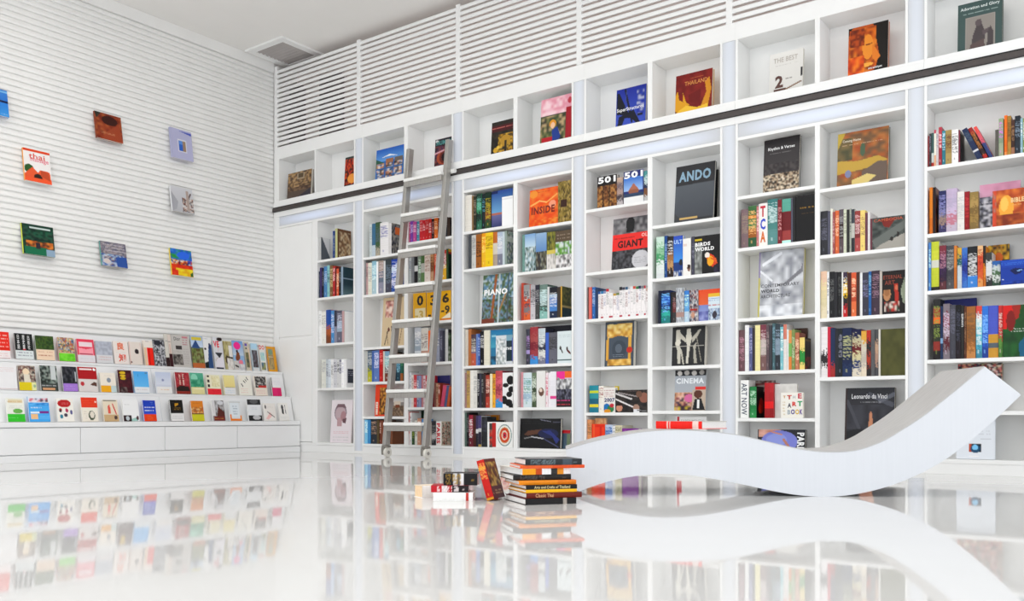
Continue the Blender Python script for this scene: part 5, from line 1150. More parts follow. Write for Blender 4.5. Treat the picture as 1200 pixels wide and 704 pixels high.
('F','large dark glossy book with a raised pointing hand, bottom shelf, sixth column past ladder',51,-1.916,6.53,0.1,0.3318,0.035,0.4786,5,'3a3a40; n 0 .25 1 .6 3e3e46,34343a,4a4a52 4; l .05 .2 .3 .6 .05 55565e; l .5 .1 .95 .25 .06 5c5e68; l .7 .2 .98 .1 .05 70727c; p 26262a 0 .65 .3 .6 .9 .7 1 1 0 1; r 0 0 .03 1 4a3a38; p c89070 .46 .95 .47 .7 .505 .38 .53 .34 .56 .38 .58 .66 .62 .7 .55 .98; p b87a5c .3 .98 .32 .66 .38 .64 .5 .75 .52 .98; p a86a50 .45 .72 .52 .58 .56 .6 .5 .78; t .13 .09 .72 .07 e8e8ea Leonardo da Vinci; s .3 .2 .74 .23 b0b0b4 1',''),
('S',"dark red book spine, first in the top shelf's row, far-right column",52,-1.35,6.4635,2.035,0.006,0.1983,0.2069,0,'a03038+c88',''),
('S',"charcoal book spine, second in the top shelf's row, far-right column",52,-1.3432,6.4665,2.035,0.012,0.1645,0.2229,0,'4a4448+99a',''),
('S',"slate, pale grey and red book spine, third in the top shelf's row, far-right column",52,-1.3304,6.4697,2.035,0.0156,0.198,0.2243,0,'4a6a68/4a6a68/cdd4d0/b83a30:.4',''),
('S',"magenta, white and beige book spine, fourth in the top shelf's row, far-right column",52,-1.3141,6.4691,2.035,0.0117,0.18,0.2422,0,'c85068:.3/f0ece0/f0ece0/e8b898',''),
('S',"pale grey book spine, fifth in the top shelf's row, far-right column",52,-1.3015,6.4693,2.035,0.0154,0.1956,0.2327,0,'d8d0d0+99a',''),
('S',"rust and dark red book spine, sixth in the top shelf's row, far-right column",52,-1.2853,6.4663,2.035,0.0192,0.1918,0.2536,0,'c04858/a83848+fdd',''),
('S',"teal book spine, seventh in the top shelf's row, far-right column",52,-1.2652,6.47,2.035,0.0198,0.1622,0.2261,0,'4a98a8/3a8898+def',''),
('S','wide tan spine on the top shelf, far-right column',52,-1.2436,6.4673,2.035,0.036,0.1842,0.2248,0,'b09a60/a89058/b8a268+743',''),
('S','wide white spine on the top shelf, far-right column',52,-1.2056,6.4628,2.035,0.0388,0.1606,0.22,0,'f2f0ee+777',''),
('S',"dark red book spine, tenth in the top shelf's row, far-right column",52,-1.1659,6.4666,2.035,0.0087,0.1553,0.2136,0,'8a3048','2c2a2c'),
('S','navy book leaning left on the top shelf, largest of the leaning three',52,-1.0551,6.4625,2.035,0.033,0.1728,0.2265,24,'23365e/23365e/23365e/d8d8dc:.25/23365e+567',''),
('S','black and red book leaning between navy and pink ones',52,-1.0182,6.4713,2.035,0.025,0.1898,0.2308,24,'a82a28/2a1a1a/2a1a1a/3a2020/b83028:.5+c84',''),
('S','pink and blue thin book, rightmost of the leaning three',52,-0.9851,6.4715,2.035,0.02,0.1805,0.2336,24,'e8605a/d86878/3a4a80/3a4a80',''),
('S',"dark grey book spine, fourteenth in the top shelf's row, far-right column",52,-0.9525,6.4654,2.035,0.0194,0.1637,0.1728,0,'6a6660',''),
('S','pale green spine right of the leaning books, top shelf, far-right column',52,-0.9323,6.4651,2.035,0.0258,0.1929,0.2404,0,'a0b090/90a088/a8b098+e8e',''),
('S',"orange and coral book spine, sixteenth in the top shelf's row, far-right column",52,-0.9018,6.4697,2.035,0.0174,0.1961,0.2558,0,'f08020/f08424/e87818/f0a060:.3',''),
('S',"tan and rust book spine, seventeenth in the top shelf's row, far-right column",52,-0.883,6.464,2.035,0.0197,0.1657,0.2472,0,'b08a40/a07a38/b8924a+643',''),
('S',"dark brown and tan book spine, eighteenth in the top shelf's row, far-right column",52,-0.8621,6.4638,2.035,0.019,0.1752,0.2194,0,'5a3a30/4a3028/a87a60:.5+a86',''),
('S','dark slate spine near the end of the top shelf',52,-0.8413,6.4639,2.035,0.029,0.1837,0.2389,0,'26303c/26303c/2e3844+9ab',''),
('S',"pale blue book spine, twentieth in the top shelf's row, far-right column",52,-0.8113,6.4655,2.035,0.013,0.1956,0.22,0,'9cc0cc+fff',''),
('S',"tan book spine, twenty-first in the top shelf's row, far-right column",52,-0.7975,6.4683,2.035,0.0147,0.1607,0.218,0,'a0b060/90a858+fff',''),
('S',"orange book spine, first in the second shelf's row, far-right column",53,-1.342,6.4678,1.59,0.0203,0.165,0.3091,0,'e08a20/e08a20/d87a18',''),
('S',"black book spine, second in the second shelf's row, far-right column",53,-1.3202,6.4639,1.59,0.017,0.168,0.3065,0,'2a1618','n 0 0 1 1 5a1a20,3a1216,7a2a28,c0783a 4'),
('S','navy book with a small pale figure on its spine',53,-1.2866,6.4717,1.59,0.0453,0.1862,0.2768,0,'34386a/34386a/6a6a88/a08a80/4a4470+99c',''),
('S','broad lilac spine with a red star-like flower, second shelf, far-right column',53,-1.2399,6.4712,1.59,0.064,0.1646,0.2839,0,'c8b8d0/c0b4cc/d0c0d8/c88898/c8bccc',''),
('S','plain off-white broad spine, second shelf, far-right column',53,-1.1738,6.4667,1.59,0.0418,0.1987,0.2556,0,'e8e4e0/e4e0dc/e8e4e0+ccc',''),
('S',"dark red book spine, sixth in the second shelf's row, far-right column",53,-1.1312,6.4686,1.59,0.0303,0.1582,0.2498,0,'a01828/981420+c44',''),
('S','gold-brown patterned spine, second shelf, far-right column',53,-1.099,6.4641,1.59,0.0498,0.0419,0.2406,0,'a08850/b89a60/8a7040/a88a50/907848',''),
('F','pink-topped book with a dark crowd photo, behind the orange one, far-right column',53,-1.0482,6.51,1.59,0.2336,0.03,0.2879,0,'d8a0b8; n 0 0 1 1 d8a0b8,e0b0c8,c890a8 3; r 0 .28 .4 1 3a3438; n 0 .28 .36 1 2a2a2e,c8c8d0,5a5a62,889,e8e8ee 7; s .02 .38 .3 .5 f0f0f4 2',''),
('F','orange and gold book with a glowing head, second shelf, far-right column',53,-0.9669,6.46,1.59,0.1849,0.03,0.227,0,'c8602a; n 0 0 1 1 c05a28,d87838,a84a20,e09040 4; e .42 .5 .22 .35 f0b048; e .36 .4 .12 .2 f8c868; n 0 .7 1 1 a04a24,c06a30,8a3a1c 4; n 0 0 .12 1 c84a30,a89080,d85a38 4; t .56 .25 .4 .13 f0c890 BIBLE; s .62 .42 .9 .46 e8b078 1',''),
('S',"blue book spine, first in the third shelf's row, far-right column",54,-1.347,6.4635,1.213,0.0151,0.135,0.3209,0,'5a90d0+dfe',''),
('S','broad lime-yellow spine with a white patch, third shelf, far-right column',54,-1.3311,6.4682,1.213,0.0478,0.135,0.3234,0,'c8d040/d4d84a/d8d8cc:.8/c8d040/c8d040/26241e:.4',''),
('S','plum to violet spine, third shelf, far-right column',54,-1.2798,6.4637,1.213,0.0401,0.135,0.2921,0,'8a3a48/6a3a58/4a2e58/3a2444/6a3a40+c9a',''),
('S','grey photo spine beside an orange one, third shelf, far-right column',54,-1.2389,6.4691,1.213,0.045,0.135,0.2884,0,'55565c/7a7878/4a4a50/605e60+aaa',''),
('S',"orange book spine, fifth in the third shelf's row, far-right column",54,-1.1931,6.4681,1.213,0.0166,0.135,0.283,0,'d88a40/c87a34',''),
('S',"amber, slate and pale grey book spine, sixth in the third shelf's row, far-right column",54,-1.173,6.4658,1.213,0.026,0.135,0.2664,0,'d8b048/2a6a68/c8d0d4/ccd4d8/c8ccd0',''),
('S',"blue and navy book spine, seventh in the third shelf's row, far-right column",54,-1.1462,6.4682,1.213,0.0321,0.135,0.2638,0,'4a80c8/3a58b0/2a3a90/3a60b8/4a80c8',''),
('S','black spine with white capitals and a blue patch, third shelf, far-right column',54,-1.1127,6.4677,1.213,0.058,0.135,0.2669,0,'22242a/22242a/3a2a24/4a90d8:1.2+f0f0f0',''),
('S','cream and orange-red spine, third shelf, far-right column',54,-1.0526,6.4624,1.213,0.0303,0.135,0.2663,0,'e8c090/d8603a/d05030/d86a38/e0a060+a32',''),
('S',"charcoal, amber and orange book spine, tenth in the third shelf's row, far-right column",54,-1.0215,6.4673,1.213,0.015,0.135,0.2636,0,'33302c/33302c/e0902a/c87820',''),
('F','yellow and black patterned book behind the blue one, third shelf, far-right column',54,-1.0177,6.62,1.213,0.1238,0.02,0.2863,0,'e0b028; n 0 0 1 .35 e8b830,2a2620,f0c850,c89020 5; r 0 .35 1 1 33322e; e .5 .3 .2 .12 e07828',''),
('S','grey spine with a white block, beside the blue book',54,-1.0054,6.4682,1.213,0.0343,0.135,0.2173,0,'4a4a48/dcdcdc/dcdcdc/3a3a3c',''),
('S','low blue and green photo spine beside the blue fish book',54,-0.9698,6.4672,1.213,0.0473,0.135,0.1587,0,'3a70b0/c8d0d0/5a7a58/d8dcd8/3a5a48',''),
('F','low blue book with a dark fish shape on its cover, far-right column',54,-0.9194,6.454,1.213,0.1374,0.03,0.1551,0,'1c48a8; v 0 0 1 .3 2a5cc0 1f4cb0; s .05 .08 .98 .22 4a84dc 2; p 0c2460 .35 .42 .6 .34 .95 .4 .8 .56 .6 .62 .48 .52; l .68 .46 .86 .44 .03 9ac4f0; r .06 .76 .12 .8 d8e4f0; n 0 .85 1 1 1a409c,2450b4,163888 3',''),
('S','dark spine with a flame-orange blaze, fourth shelf, far-right column',55,-1.3192,6.4718,0.755,0.0424,0.135,0.4018,0,'333/a8302c/f0782a:.7/333630/3a4030/9a3a30/2a2426+9a5',''),
('F','navy book standing behind the spines, its top edge showing, far-right column',55,-1.3087,6.65,0.755,0.2185,0.02,0.4123,0,'2a3488; r 0 .12 1 1 242c74',''),
('S',"navy and sky blue book spine, third in the fourth shelf's row, far-right column",55,-1.2752,6.4666,0.755,0.0155,0.135,0.3521,0,'223a60/223a60/8ac:.3/223a60',''),
('S','mottled grey and crimson spine, fourth shelf, far-right column',55,-1.2588,6.4692,0.755,0.0393,0.135,0.3653,0,'8a8088/8a2838/a89ca4/6a2a38/8a8088+dcd',''),
('S',"dark grey book spine, fifth in the fourth shelf's row, far-right column",55,-1.2183,6.4693,0.755,0.0351,0.135,0.3552,0,'5a5a64/54545e+778',''),
('S',"black book spine, sixth in the fourth shelf's row, far-right column",55,-1.1816,6.4641,0.755,0.0298,0.135,0.352,0,'14141a/14141a/2a1a24+556',''),
('S',"charcoal book spine, seventh in the fourth shelf's row, far-right column",55,-1.1503,6.4628,0.755,0.0164,0.135,0.3461,0,'33302e^ELEPHANTS^f0f0f0',''),
('S',"dark brown book spine, eighth in the fourth shelf's row, far-right column",55,-1.1331,6.468,0.755,0.0134,0.135,0.342,0,'6a4030+a86',''),
('S','broad tan-brown spine, fourth shelf, far-right column',55,-1.1176,6.4632,0.755,0.0518,0.135,0.3368,0,'a8703a/b07a40/98642f/a8703a/c89058+864',''),
('S','pale turquoise spine with a red head, fourth shelf, far-right column',55,-1.0631,6.4658,0.755,0.0347,0.135,0.3366,0,'d8544a/c8e0e0/8ad0dc/6ac0d0/5ab0c8/4a90a8+eee',''),
('S','bright blue spine, fourth shelf, far-right column',55,-1.0276,6.4709,0.755,0.0341,0.135,0.3345,0,'3a80d8/4a90e4/3068c8/2a4ea0+9cf',''),
('S','violet-blue and gold banded broad spine, fourth shelf, far-right column',55,-0.9923,6.4707,0.755,0.0572,0.135,0.3333,0,'5a68c8:3/d0a040:.9/667078:.5/d0a040',''),
('S','red over green spine beside the red-to-green cover, fourth shelf, far-right column',55,-0.9328,6.4632,0.755,0.0229,0.135,0.3302,0,'d03a38/d03a38/c8403a/6a9a4a/5a8a48+f0d8d0',''),
('F','large cover fading from red through green to blue, fourth shelf, far-right column',55,-0.9074,6.454,0.755,0.1254,0.03,0.3261,0,'1f5a2a; v 0 0 1 1 2a5a28 1a4a28; p d82018 0 0 .7 0 .5 .3 .2 .5 0 .6; p a83020 .4 0 .8 0 .7 .25 .5 .3; e .5 .6 .4 .3 1f5a28; e .9 .85 .3 .2 1f6a8a; e .2 .9 .2 .1 1a5a38; n 0 .45 1 1 1f5a2a,2a6a30,184a22,1f5a28 3; r .3 .44 .5 .46 c8d4c8; s .42 .45 .95 .53 dfe8df 2; p 1f6a8a .7 .75 1 .6 1 1 .75 1; e .35 .3 .2 .2 8a2018',''),
('F',"mosaic-patterned red and black book behind the bench's raised end, far-right column",56,-1.1883,6.55,0.414,0.2613,0.04,0.31,4,'5a4a4c; n 0 0 1 1 a83038,2a2a34,e0d4cc,3a3a4a,d08078,c8b890,26242a 12',''),
('F',"white book with a small square globe picture, behind the bench's raised end",57,-1.1856,6.5,0.1,0.2262,0.03,0.283,3,'e4e8ee; s .1 .3 .9 .45 d0d4da 2; r .62 .52 .9 .54 c8ccd2; r .32 .64 .64 .84 2a3438; r .32 .64 .4 .84 c05830; e .5 .74 .1 .08 7ac0e8; e .5 .76 .13 .1 2a5878; e .49 .73 .08 .06 8accf0; r .32 .92 .58 .94 f4f4f4',''),
('F','brown stone-relief book in the cubby nearest the slatted wall',58,-7.9206,6.51,2.755,0.385,0.03,0.2985,4,'6a5444; n 0 0 1 .55 7a6450,a88a60,5a4638,c0a078 8; r 0 .6 1 1 6a5a50; p 4a4450 .3 1 1 .68 1 1; n 0 .58 1 .7 5a463c,8a7058 6; r .4 .05 .7 .28 b0a088; r .45 .08 .65 .24 6a5a44',''),
('F','fiery red and black book half hidden by the first glowing post',58,-7.0444,6.54,2.755,0.1915,0.03,0.3372,4,'4a1a1a; n 0 0 1 1 6a1e1a,c8301e,2a1a1c,e0602a,3a2020 6; e .6 .7 .35 .15 f0a850; l .6 .1 .8 .5 .06 d8806a; r 0 0 1 .06 3a4a48; r 0 .88 1 1 3a3c40',''),
('F','blue lake and mountain book with six small portraits',58,-6.5548,6.51,2.755,0.3831,0.03,0.3177,4,'3a80c8; v 0 0 1 .4 2a68c0 70a8e0; p 3a6a58 0 .3 .3 .45 .3 .5 0 .6; p e8ecf0 .2 .28 .5 .2 .8 .3 .5 .26; r .03 .46 .3 .7 d0a080; r .36 .34 .64 .62 a87858; r .68 .34 .97 .6 7a7068; r .05 .72 .34 .97 c8c0b8; r .38 .64 .62 .97 c04848; r .66 .66 .95 .94 d0ccc8; n .05 .48 .95 .96 3a3030,c89070,e8dcd0,6a5a58,4a80b8 7; r .31 .4 .36 1 3a70b0; r .63 .4 .67 1 3a70b0; r 0 .62 1 .66 3a70a8',''),
('F','dark book with a large orange-brown eye',58,-5.7606,6.51,2.755,0.2288,0.045,0.2788,4,'3a2838; t .08 .06 .84 .16 4a8a88 HUMAN; r .05 .05 .95 .22 2a2834; s .1 .07 .9 .2 5a8a90 2; n 0 .25 1 1 5a3a58,8a4a48,3a2430 5; e .55 .66 .44 .26 b0583a; e .56 .66 .3 .22 7a3428; e .58 .66 .2 .16 2a1a20; e .63 .6 .05 .04 e8d8d8; l 0 .5 .5 .42 .05 d8a8b0; e .1 .07 .08 .04 e8e4e4',''),
('F','dark book with gold ornaments and a red title',58,-5.0718,6.51,2.755,0.2714,0.03,0.3098,4,'38332c; n 0 .3 1 1 38332c,4a4030,2a2622 6; r 0 .12 1 .3 5a2428; s .05 .15 .95 .24 d88078 1; n .3 .4 .9 .95 c89a30,8a6a20,38332c,e0b848 7; e .6 .6 .22 .16 c0983a; r .56 .6 .66 .98 3a3020; e .2 .85 .1 .08 d8b040; e .3 .78 .07 .05 e8c858',''),
('F','pink-topped boxed book with a painted child in blue',58,-4.5183,6.5,2.755,0.3251,0.05,0.4001,4,'e8b0bc; n 0 0 .82 .4 f0c0cc,e8a0b0,f8dce0 5; r 0 .38 .82 1 5a5a4a; n 0 .4 .8 1 4a5a3a,8a8a58,c8b088,3a3a30 6; e .4 .58 .11 .09 e0a030; e .4 .62 .07 .07 f0c8a8; p 24489a .38 .72 .55 .66 .66 .9 .55 1 .4 .98; r .05 .86 .4 .98 c02030; p a81830 .82 0 1 0 1 1 .82 1; r .84 .28 1 1 b01830; r .82 0 1 .28 e8a8b8; e .92 .14 .06 .07 c84858',''),
('F','blue SuperStructures book with dark bridge girders',58,-3.7556,6.5,2.755,0.2755,0.035,0.3226,4,'2a3ea8; v 0 0 1 1 2438a0 4a64c8; p 141828 .02 .1 .1 .1 .45 .7 .3 .7 .02 .65; l .3 .05 .55 .9 .05 1a2040; l .35 .05 .3 .6 .02 4a5a90; p 141a34 .05 1 .1 .72 .6 .6 .85 1 .75 1 .5 .8 .3 .78 .2 1; t .03 .5 .9 .12 f8f8f8 SuperStructures; r .72 .1 .92 .2 d8c8d8; r .74 .28 .92 .36 6a9a90; r .7 .44 .86 .54 c8ccd8; n .7 .1 .94 .75 3048b0,2a3ea8,c0c4d8,34489a 6; r .72 .72 .9 .78 1a2440',''),
('F','deep red THAILAND book with gold flames',58,-3.2158,6.5,2.755,0.3092,0.035,0.3179,4,'8a2420; n 0 0 1 1 8a2420,942c24,7c1e1c 4; p e0a828 0 .5 .06 .4 .1 .62 .22 .7 .2 .45 .3 .72 .4 .8 .1 .95 0 .9; p d8982a .7 .9 .85 .55 .8 .3 .92 .2 .98 .5 .9 .9; p f0c848 .02 .95 .3 .8 .6 .9 .9 .85 .9 1 .02 1; t .25 .2 .62 .1 d89048 THAILAND; s .4 .12 .75 .16 c87840 1; p 7a1c1a .35 .55 .7 .45 .68 .8 .4 .75',''),
('F','white THE BEST book with a large brown figure 2',58,-2.4554,6.51,2.755,0.2505,0.025,0.3078,4,'e4e2de; v 0 0 1 1 e8e6e2 dcdad6; t .12 .12 .72 .12 b8b0a8 THE BEST; s .2 .3 .85 .34 c8c4c0 1; t .18 .56 .24 .3 5a3a34 2; r .15 .88 .5 .94 6a4a40; s .5 .62 .7 .7 8a8480 1; l .5 .92 .95 .8 .03 8a6a50; p 2a2a2e .94 .46 1 .45 1 .66 .94 .68',''),
('F','glowing orange statue-face book on black',58,-1.8845,6.51,2.755,0.2667,0.035,0.3554,4,'1e1612; e .36 .5 .42 .62 c0601c; n .02 .05 .72 .98 b8541a,e08a30,8a3a12,d8741f 6; p 1e1612 .7 0 1 0 1 1 .62 1 .8 .7 .7 .3; e .5 .45 .14 .25 e89838; p e08830 .62 .4 .82 .68 .7 .78 .6 .66; n .05 .05 .4 .4 8a3a14,b8541a,6a2a0e 9; l .46 .4 .6 .39 .02 7a3410; e .48 .8 .16 .04 f0b050; n 0 .6 .4 1 e0601a,f08a28,b8400f 5; t .52 .86 .34 .06 f0f0f0 arts asiatiques',''),
('F','grey-green book with a framed stone goddess',58,-1.1803,6.51,2.755,0.26,0.04,0.3305,4,'4c605e; r .02 .02 .98 .98 4f6462; r .18 .3 .84 1 a8a29c; r .19 .31 .83 .99 9a948e; t .06 .08 .88 .08 e0e8e6 Adoration and Glory; s .12 .2 .9 .25 b8c8c4 1; p 5a5254 .3 .98 .34 .7 .42 .5 .44 .4 .52 .38 .56 .5 .62 .66 .6 .98; e .47 .44 .07 .07 6a6062; p 6a6062 .55 .62 .72 .58 .74 .65 .58 .72; p 5a5254 .66 .98 .68 .66 .74 .55 .8 .66 .8 .98; p 6a5a58 .3 .85 .6 .78 .62 .98 .26 .98',''),
('P','red and white paperback cut by the frame edge, top row',59,-7.915,3.4583,0.865,0.1276,0.018,0.2266,11,'e83828; s .1 .05 .9 .62 f8d8d0 4; r 0 .6 1 .72 e03018; r 0 .72 1 1 f0e8e8; s .1 .78 .9 .95 e8a8a8 2',''),
('P','black paperback with three white character columns, top display ledge',59,-7.915,3.6302,0.865,0.1477,0.018,0.2229,11,'2a2c2c; V .12 .06 .14 .55 e8e8e8 日本語; V .42 .06 .14 .55 e8e8e8 歴史書; V .7 .06 .14 .55 e8e8e8 出版社; r 0 .66 1 1 e0e6e6; e .5 .62 .08 .05 c83040; s .1 .7 .95 .9 889 2',''),
('P','dark green paperback with a cream lower half, top display ledge',59,-7.915,3.8024,0.865,0.1563,0.018,0.2166,11,'3a5a2c; n 0 0 1 .55 2e4c24,4a6a34,58702c,384c2a 6; r 0 .57 1 1 f0d8c0; s .15 .62 .9 .7 b86848 1; s .15 .76 .9 .86 b86848 1',''),
('P','colourful crowd paperback with a bright green base',59,-7.915,3.997,0.865,0.1429,0.018,0.2146,11,'e0d0a8; n 0 0 1 .65 c8b088,e8d8b8,7a98c0,c86a48,a0a060,3a5070 7; n 0 .68 1 1 7ad83a,8ae04a,6ac830 4',''),
('P','pink paperback with white label, top row',59,-7.915,4.1668,0.865,0.1581,0.018,0.2119,11,'e8506a; r .12 .12 .88 .32 f0dce0; p f8a8b4 .08 .38 .5 .44 .92 .36 .92 .7 .08 .7; r .1 .62 .9 .68 b83050; r 0 .7 1 1 e4e0e4; s .1 .76 .9 .92 d8d4d8 1',''),
('P','grey-lilac plain paperback, top row',59,-7.915,4.3386,0.865,0.1566,0.018,0.2037,11,'b8bcc8; n 0 0 1 .6 b8bcc8,c4c8d2,acb0bc 4; r 0 .62 1 1 dcdcde; s .1 .66 .9 .9 d8b8b8 2',''),
('P','cream paperback with large coral characters, top display ledge',59,-7.915,4.5094,0.865,0.1437,0.018,0.2154,11,'eee4de; t .25 .05 .5 .34 e0785a 良; t .3 .55 .5 .36 e0685a 知; s .2 .48 .8 .5 d8d8d8 1',''),
('P','cream paperback with one dark dot, top display ledge',59,-7.915,4.664,0.865,0.127,0.018,0.219,11,'e6dcd4; r .02 0 .06 1 e0a8a0; e .6 .42 .17 .11 3a3034; e .12 .9 .05 .04 5a3a3a; r .9 .05 .93 .95 e0c0b8',''),
('P','cream book with a scarlet band, beside the newspapers, top display ledge',59,-7.915,4.8195,0.865,0.0909,0.018,0.2437,11,'ece4dc; r .28 .3 1 1 ee2c14; r .5 .3 .56 1 c81c10; r 0 .3 .25 1 e8c8a8; s .2 .02 .6 .06 778 1',''),
('M','black and white patterned magazine left of the newspapers, top display ledge',60,-7.915,4.9168,0.865,0.1238,0.005,0.2611,11,'b0b0b4; n 0 0 1 1 c8c8cc,4a4a52,8a8a90,2e2e36,d8d8dc 8; e .4 .12 .3 .1 3a3a44',''),
('M','narrow folded newspaper, first of three',60,-7.915,5.0422,0.865,0.0377,0.005,0.3263,11,'d8d4cc; r 0 .72 1 1 3a2224; s .1 .18 .9 .24 445 1',''),
('M','narrow folded newspaper, second of three',60,-7.915,5.0815,0.865,0.0348,0.005,0.3249,11,'dcd0c8; r 0 .6 1 1 4a2228; s .1 .2 .9 .26 445 1; r .4 .3 .55 .6 c89a88',''),
('M','grey folded newspaper with dark photographs, top row',60,-7.915,5.1195,0.865,0.2006,0.005,0.3263,11,'c8c4c0; t .15 .07 .35 .11 3a3a3a Dior; r .2 .33 .55 .46 4a4444; n .02 .6 .55 .93 5a5654,8a8480,3a3634,a09a94 6; r .6 .04 .92 .1 c88890; s .62 .12 .9 .32 b86878 3; s .62 .4 .9 .9 b8b0b0 7; s .05 .48 .55 .58 a09a94 2',''),
('M','magazine with a blue roofed house in a garden, top display ledge',60,-7.915,5.3341,0.865,0.1396,0.005,0.3312,11,'7a8a68; v 0 0 1 .35 a8c0e0 d0dcec; r .1 .04 .9 .14 d8c850; p 3a5a90 .02 .38 .42 .12 .75 .38; n 0 .4 1 .85 5a6838,8a9a58,6a5038,98a070 6; r 0 .85 1 1 c07040',''),
('M','white and blue magazine with a dark corner, top display ledge',60,-7.915,5.4771,0.865,0.0991,0.005,0.3289,11,'e8e8e8; p 3a5a88 .6 .3 1 .2 1 1 .3 1; p 1e2a30 0 .82 .45 .78 .4 1 0 1; r .62 .2 .8 .38 2a3a68; e .2 .38 .12 .04 3a3034; s .05 .03 .6 .08 8a98a8 1',''),
('M','fashion magazine with red letters VE, top display ledge',60,-7.915,5.5917,0.865,0.1152,0.005,0.335,11,'dcdce0; t .05 .12 .6 .2 d83848 VE; e .75 .06 .3 .06 3a2a28; p d8a8a0 .4 .2 .6 .2 .5 .45; p 3a3a40 .1 .48 .92 .48 .55 .66; p c8b8a8 .1 .72 .4 .62 .2 .78; p e4e0e8 .2 .7 .9 .6 .95 .98 .1 .98; r .1 .95 .9 1 3a3a48',''),
('M','beige and olive magazine beside the pink splash one, top display ledge',60,-7.915,5.7143,0.865,0.1051,0.005,0.3021,11,'b8b08a; n 0 0 .6 .7 b0a878,c8c090,988c60 4; r .6 .15 1 .55 e4e0dc; p 5a4a34 .1 .6 .3 .5 .3 .8 .15 .78; n .3 .6 1 1 d8d4d0,e8e4e0,c0b8b0 4; l .3 .55 1 .6 .05 4a4440',''),
('M','magazine with a hot-pink splash and a sitting woman, top display ledge',60,-7.915,5.8256,0.865,0.1347,0.005,0.3129,11,'98b8d8; v 0 0 1 .5 78a4d8 c8d4e0; e .45 .17 .32 .13 f0389a; p 8a5030 .2 .6 .4 .32 .6 .42 .62 .6 .3 .75; e .4 .36 .1 .05 4a3028; e .65 .74 .2 .09 e88898; r 0 .68 .4 1 d0ccc8; l .1 .85 .9 .98 .05 4a4444; n .4 .8 1 1 c8c8cc,b8b8bc,e0dcdc 4',''),
('M','narrow magazine with a small violet heading',60,-7.915,5.976,0.865,0.0612,0.005,0.3099,11,'d0c8b8; r .1 .05 .6 .15 6a58b0; r .2 .2 .5 .26 4a4044; n .1 .36 .75 .9 8a8a58,5a6058,a89868,6a6a60 5; r .8 .2 1 1 e8ccb4',''),
('M','magazine with pale blue top and dark photo, top display ledge',60,-7.915,6.0596,0.865,0.0829,0.005,0.2997,11,'c8d8e0; r 0 0 1 .2 b8d8ec; n .1 .25 .9 .88 4a4448,6a5a5c,8a8a94,3a3638 6; r .1 .9 .9 1 ddd',''),
('M','magazine with red heading and pale green picture, top display ledge',60,-7.915,6.1673,0.865,0.0758,0.005,0.2925,11,'e4e4e0; t .02 .02 .9 .17 d84a50 DO; n .1 .3 .85 .6 a0c8d0,b8dcc8,c8d8dc 4; n .1 .68 .8 .95 4a5a68,a8a870,6a8898 4',''),
('M','yellow framed magazine, last in the top row',60,-7.915,6.2653,0.865,0.1173,0.005,0.2788,11,'e0a428; r .12 .1 .7 .92 b0a080; e .4 .22 .24 .12 88a088; n .12 .36 .7 .9 a89870,c0a878,8a8068 5; r .1 .4 .65 .42 e8e0d0',''),
('P','white paperback cut by the frame edge, middle row',61,-7.775,3.399,0.595,0.1796,0.018,0.2157,11,'ecebec; s .2 .1 .9 .3 e0c8c8 3; r 0 .95 1 .97 c8b0b0',''),
('P','grey paperback with a pale dog figure and yellow band, middle display ledge',61,-7.775,3.5942,0.595,0.1389,0.018,0.2126,11,'a09a90; n 0 0 1 .65 4a4648,b09888,d8d0c0,7a3a40,8a8078 6; e .45 .25 .2 .14 f0dcc0; p e4dccc .3 .35 .65 .35 .7 .66 .3 .66; r 0 .68 1 1 e4d020; r .75 .68 1 1 e8e8b0; e .9 .82 .08 .07 a8c0a0',''),
('P','black and white photo paperback, middle row',61,-7.775,3.7735,0.595,0.1443,0.018,0.2208,11,'48504c; n 0 0 1 .7 2e3432,8a9890,586460,1e2422,a8b0a8 5; r .62 .02 .9 .55 d0d4d4; s .05 .74 .95 .84 c8c8c8 1; r .1 .88 .8 .96 d8a880',''),
('P','dark paperback with a lilac lower band, middle display ledge',61,-7.775,3.964,0.595,0.1267,0.018,0.221,11,'30343c; n 0 0 1 .65 2a2e38,5a5a62,1e2028,44484e 5; r .86 .2 .94 .6 c8ccd0; r -.1 .68 1 1 b088d8; s .2 .74 .8 .94 c0a0e0 2',''),
('P','crimson-topped white paperback, middle display ledge',61,-7.775,4.1011,0.595,0.1724,0.018,0.2229,11,'b8242c; r 0 .5 1 1 e0dad8; r .1 .06 .75 .12 f8e8e8; e .88 .09 .07 .05 fff; e .2 .68 .1 .09 c84048; p 6a4a40 .6 .72 .8 .6 .95 .62 .95 .78',''),
('P','cream paperback with an amber lower band, middle display ledge',61,-7.775,4.3033,0.595,0.1441,0.018,0.1785,11,'f0e8dc; e .55 .38 .14 .12 98a0ac; s .3 .1 .8 .2 e0d8d0 2; r 0 .67 .7 1 f0b428; r .65 .67 1 1 c8d8d8',''),
('P','maroon paperback with yellow ornaments, middle display ledge',61,-7.775,4.4735,0.595,0.1356,0.018,0.2106,11,'5a2430; n 0 0 1 1 5a2430,4a1c28,682a34 4; e .35 .12 .22 .06 e0c030; e .35 .25 .2 .06 e0c030; e .35 .37 .2 .06 d8b82c; n .1 .75 .6 1 3a2228,5a4a48,8a7a78 4',''),
('P','sky-blue paperback with white foot, middle display ledge',61,-7.775,4.6274,0.595,0.1476,0.018,0.2051,11,'62b8f0; v 0 0 1 .72 58b0ec 78c4f4; r .78 .03 .95 .1 6a98b8; r .28 .12 .33 .25 4890c8; r 0 .73 1 1 e8eaec; s .15 .78 .85 .9 d8c8c8 1',''),
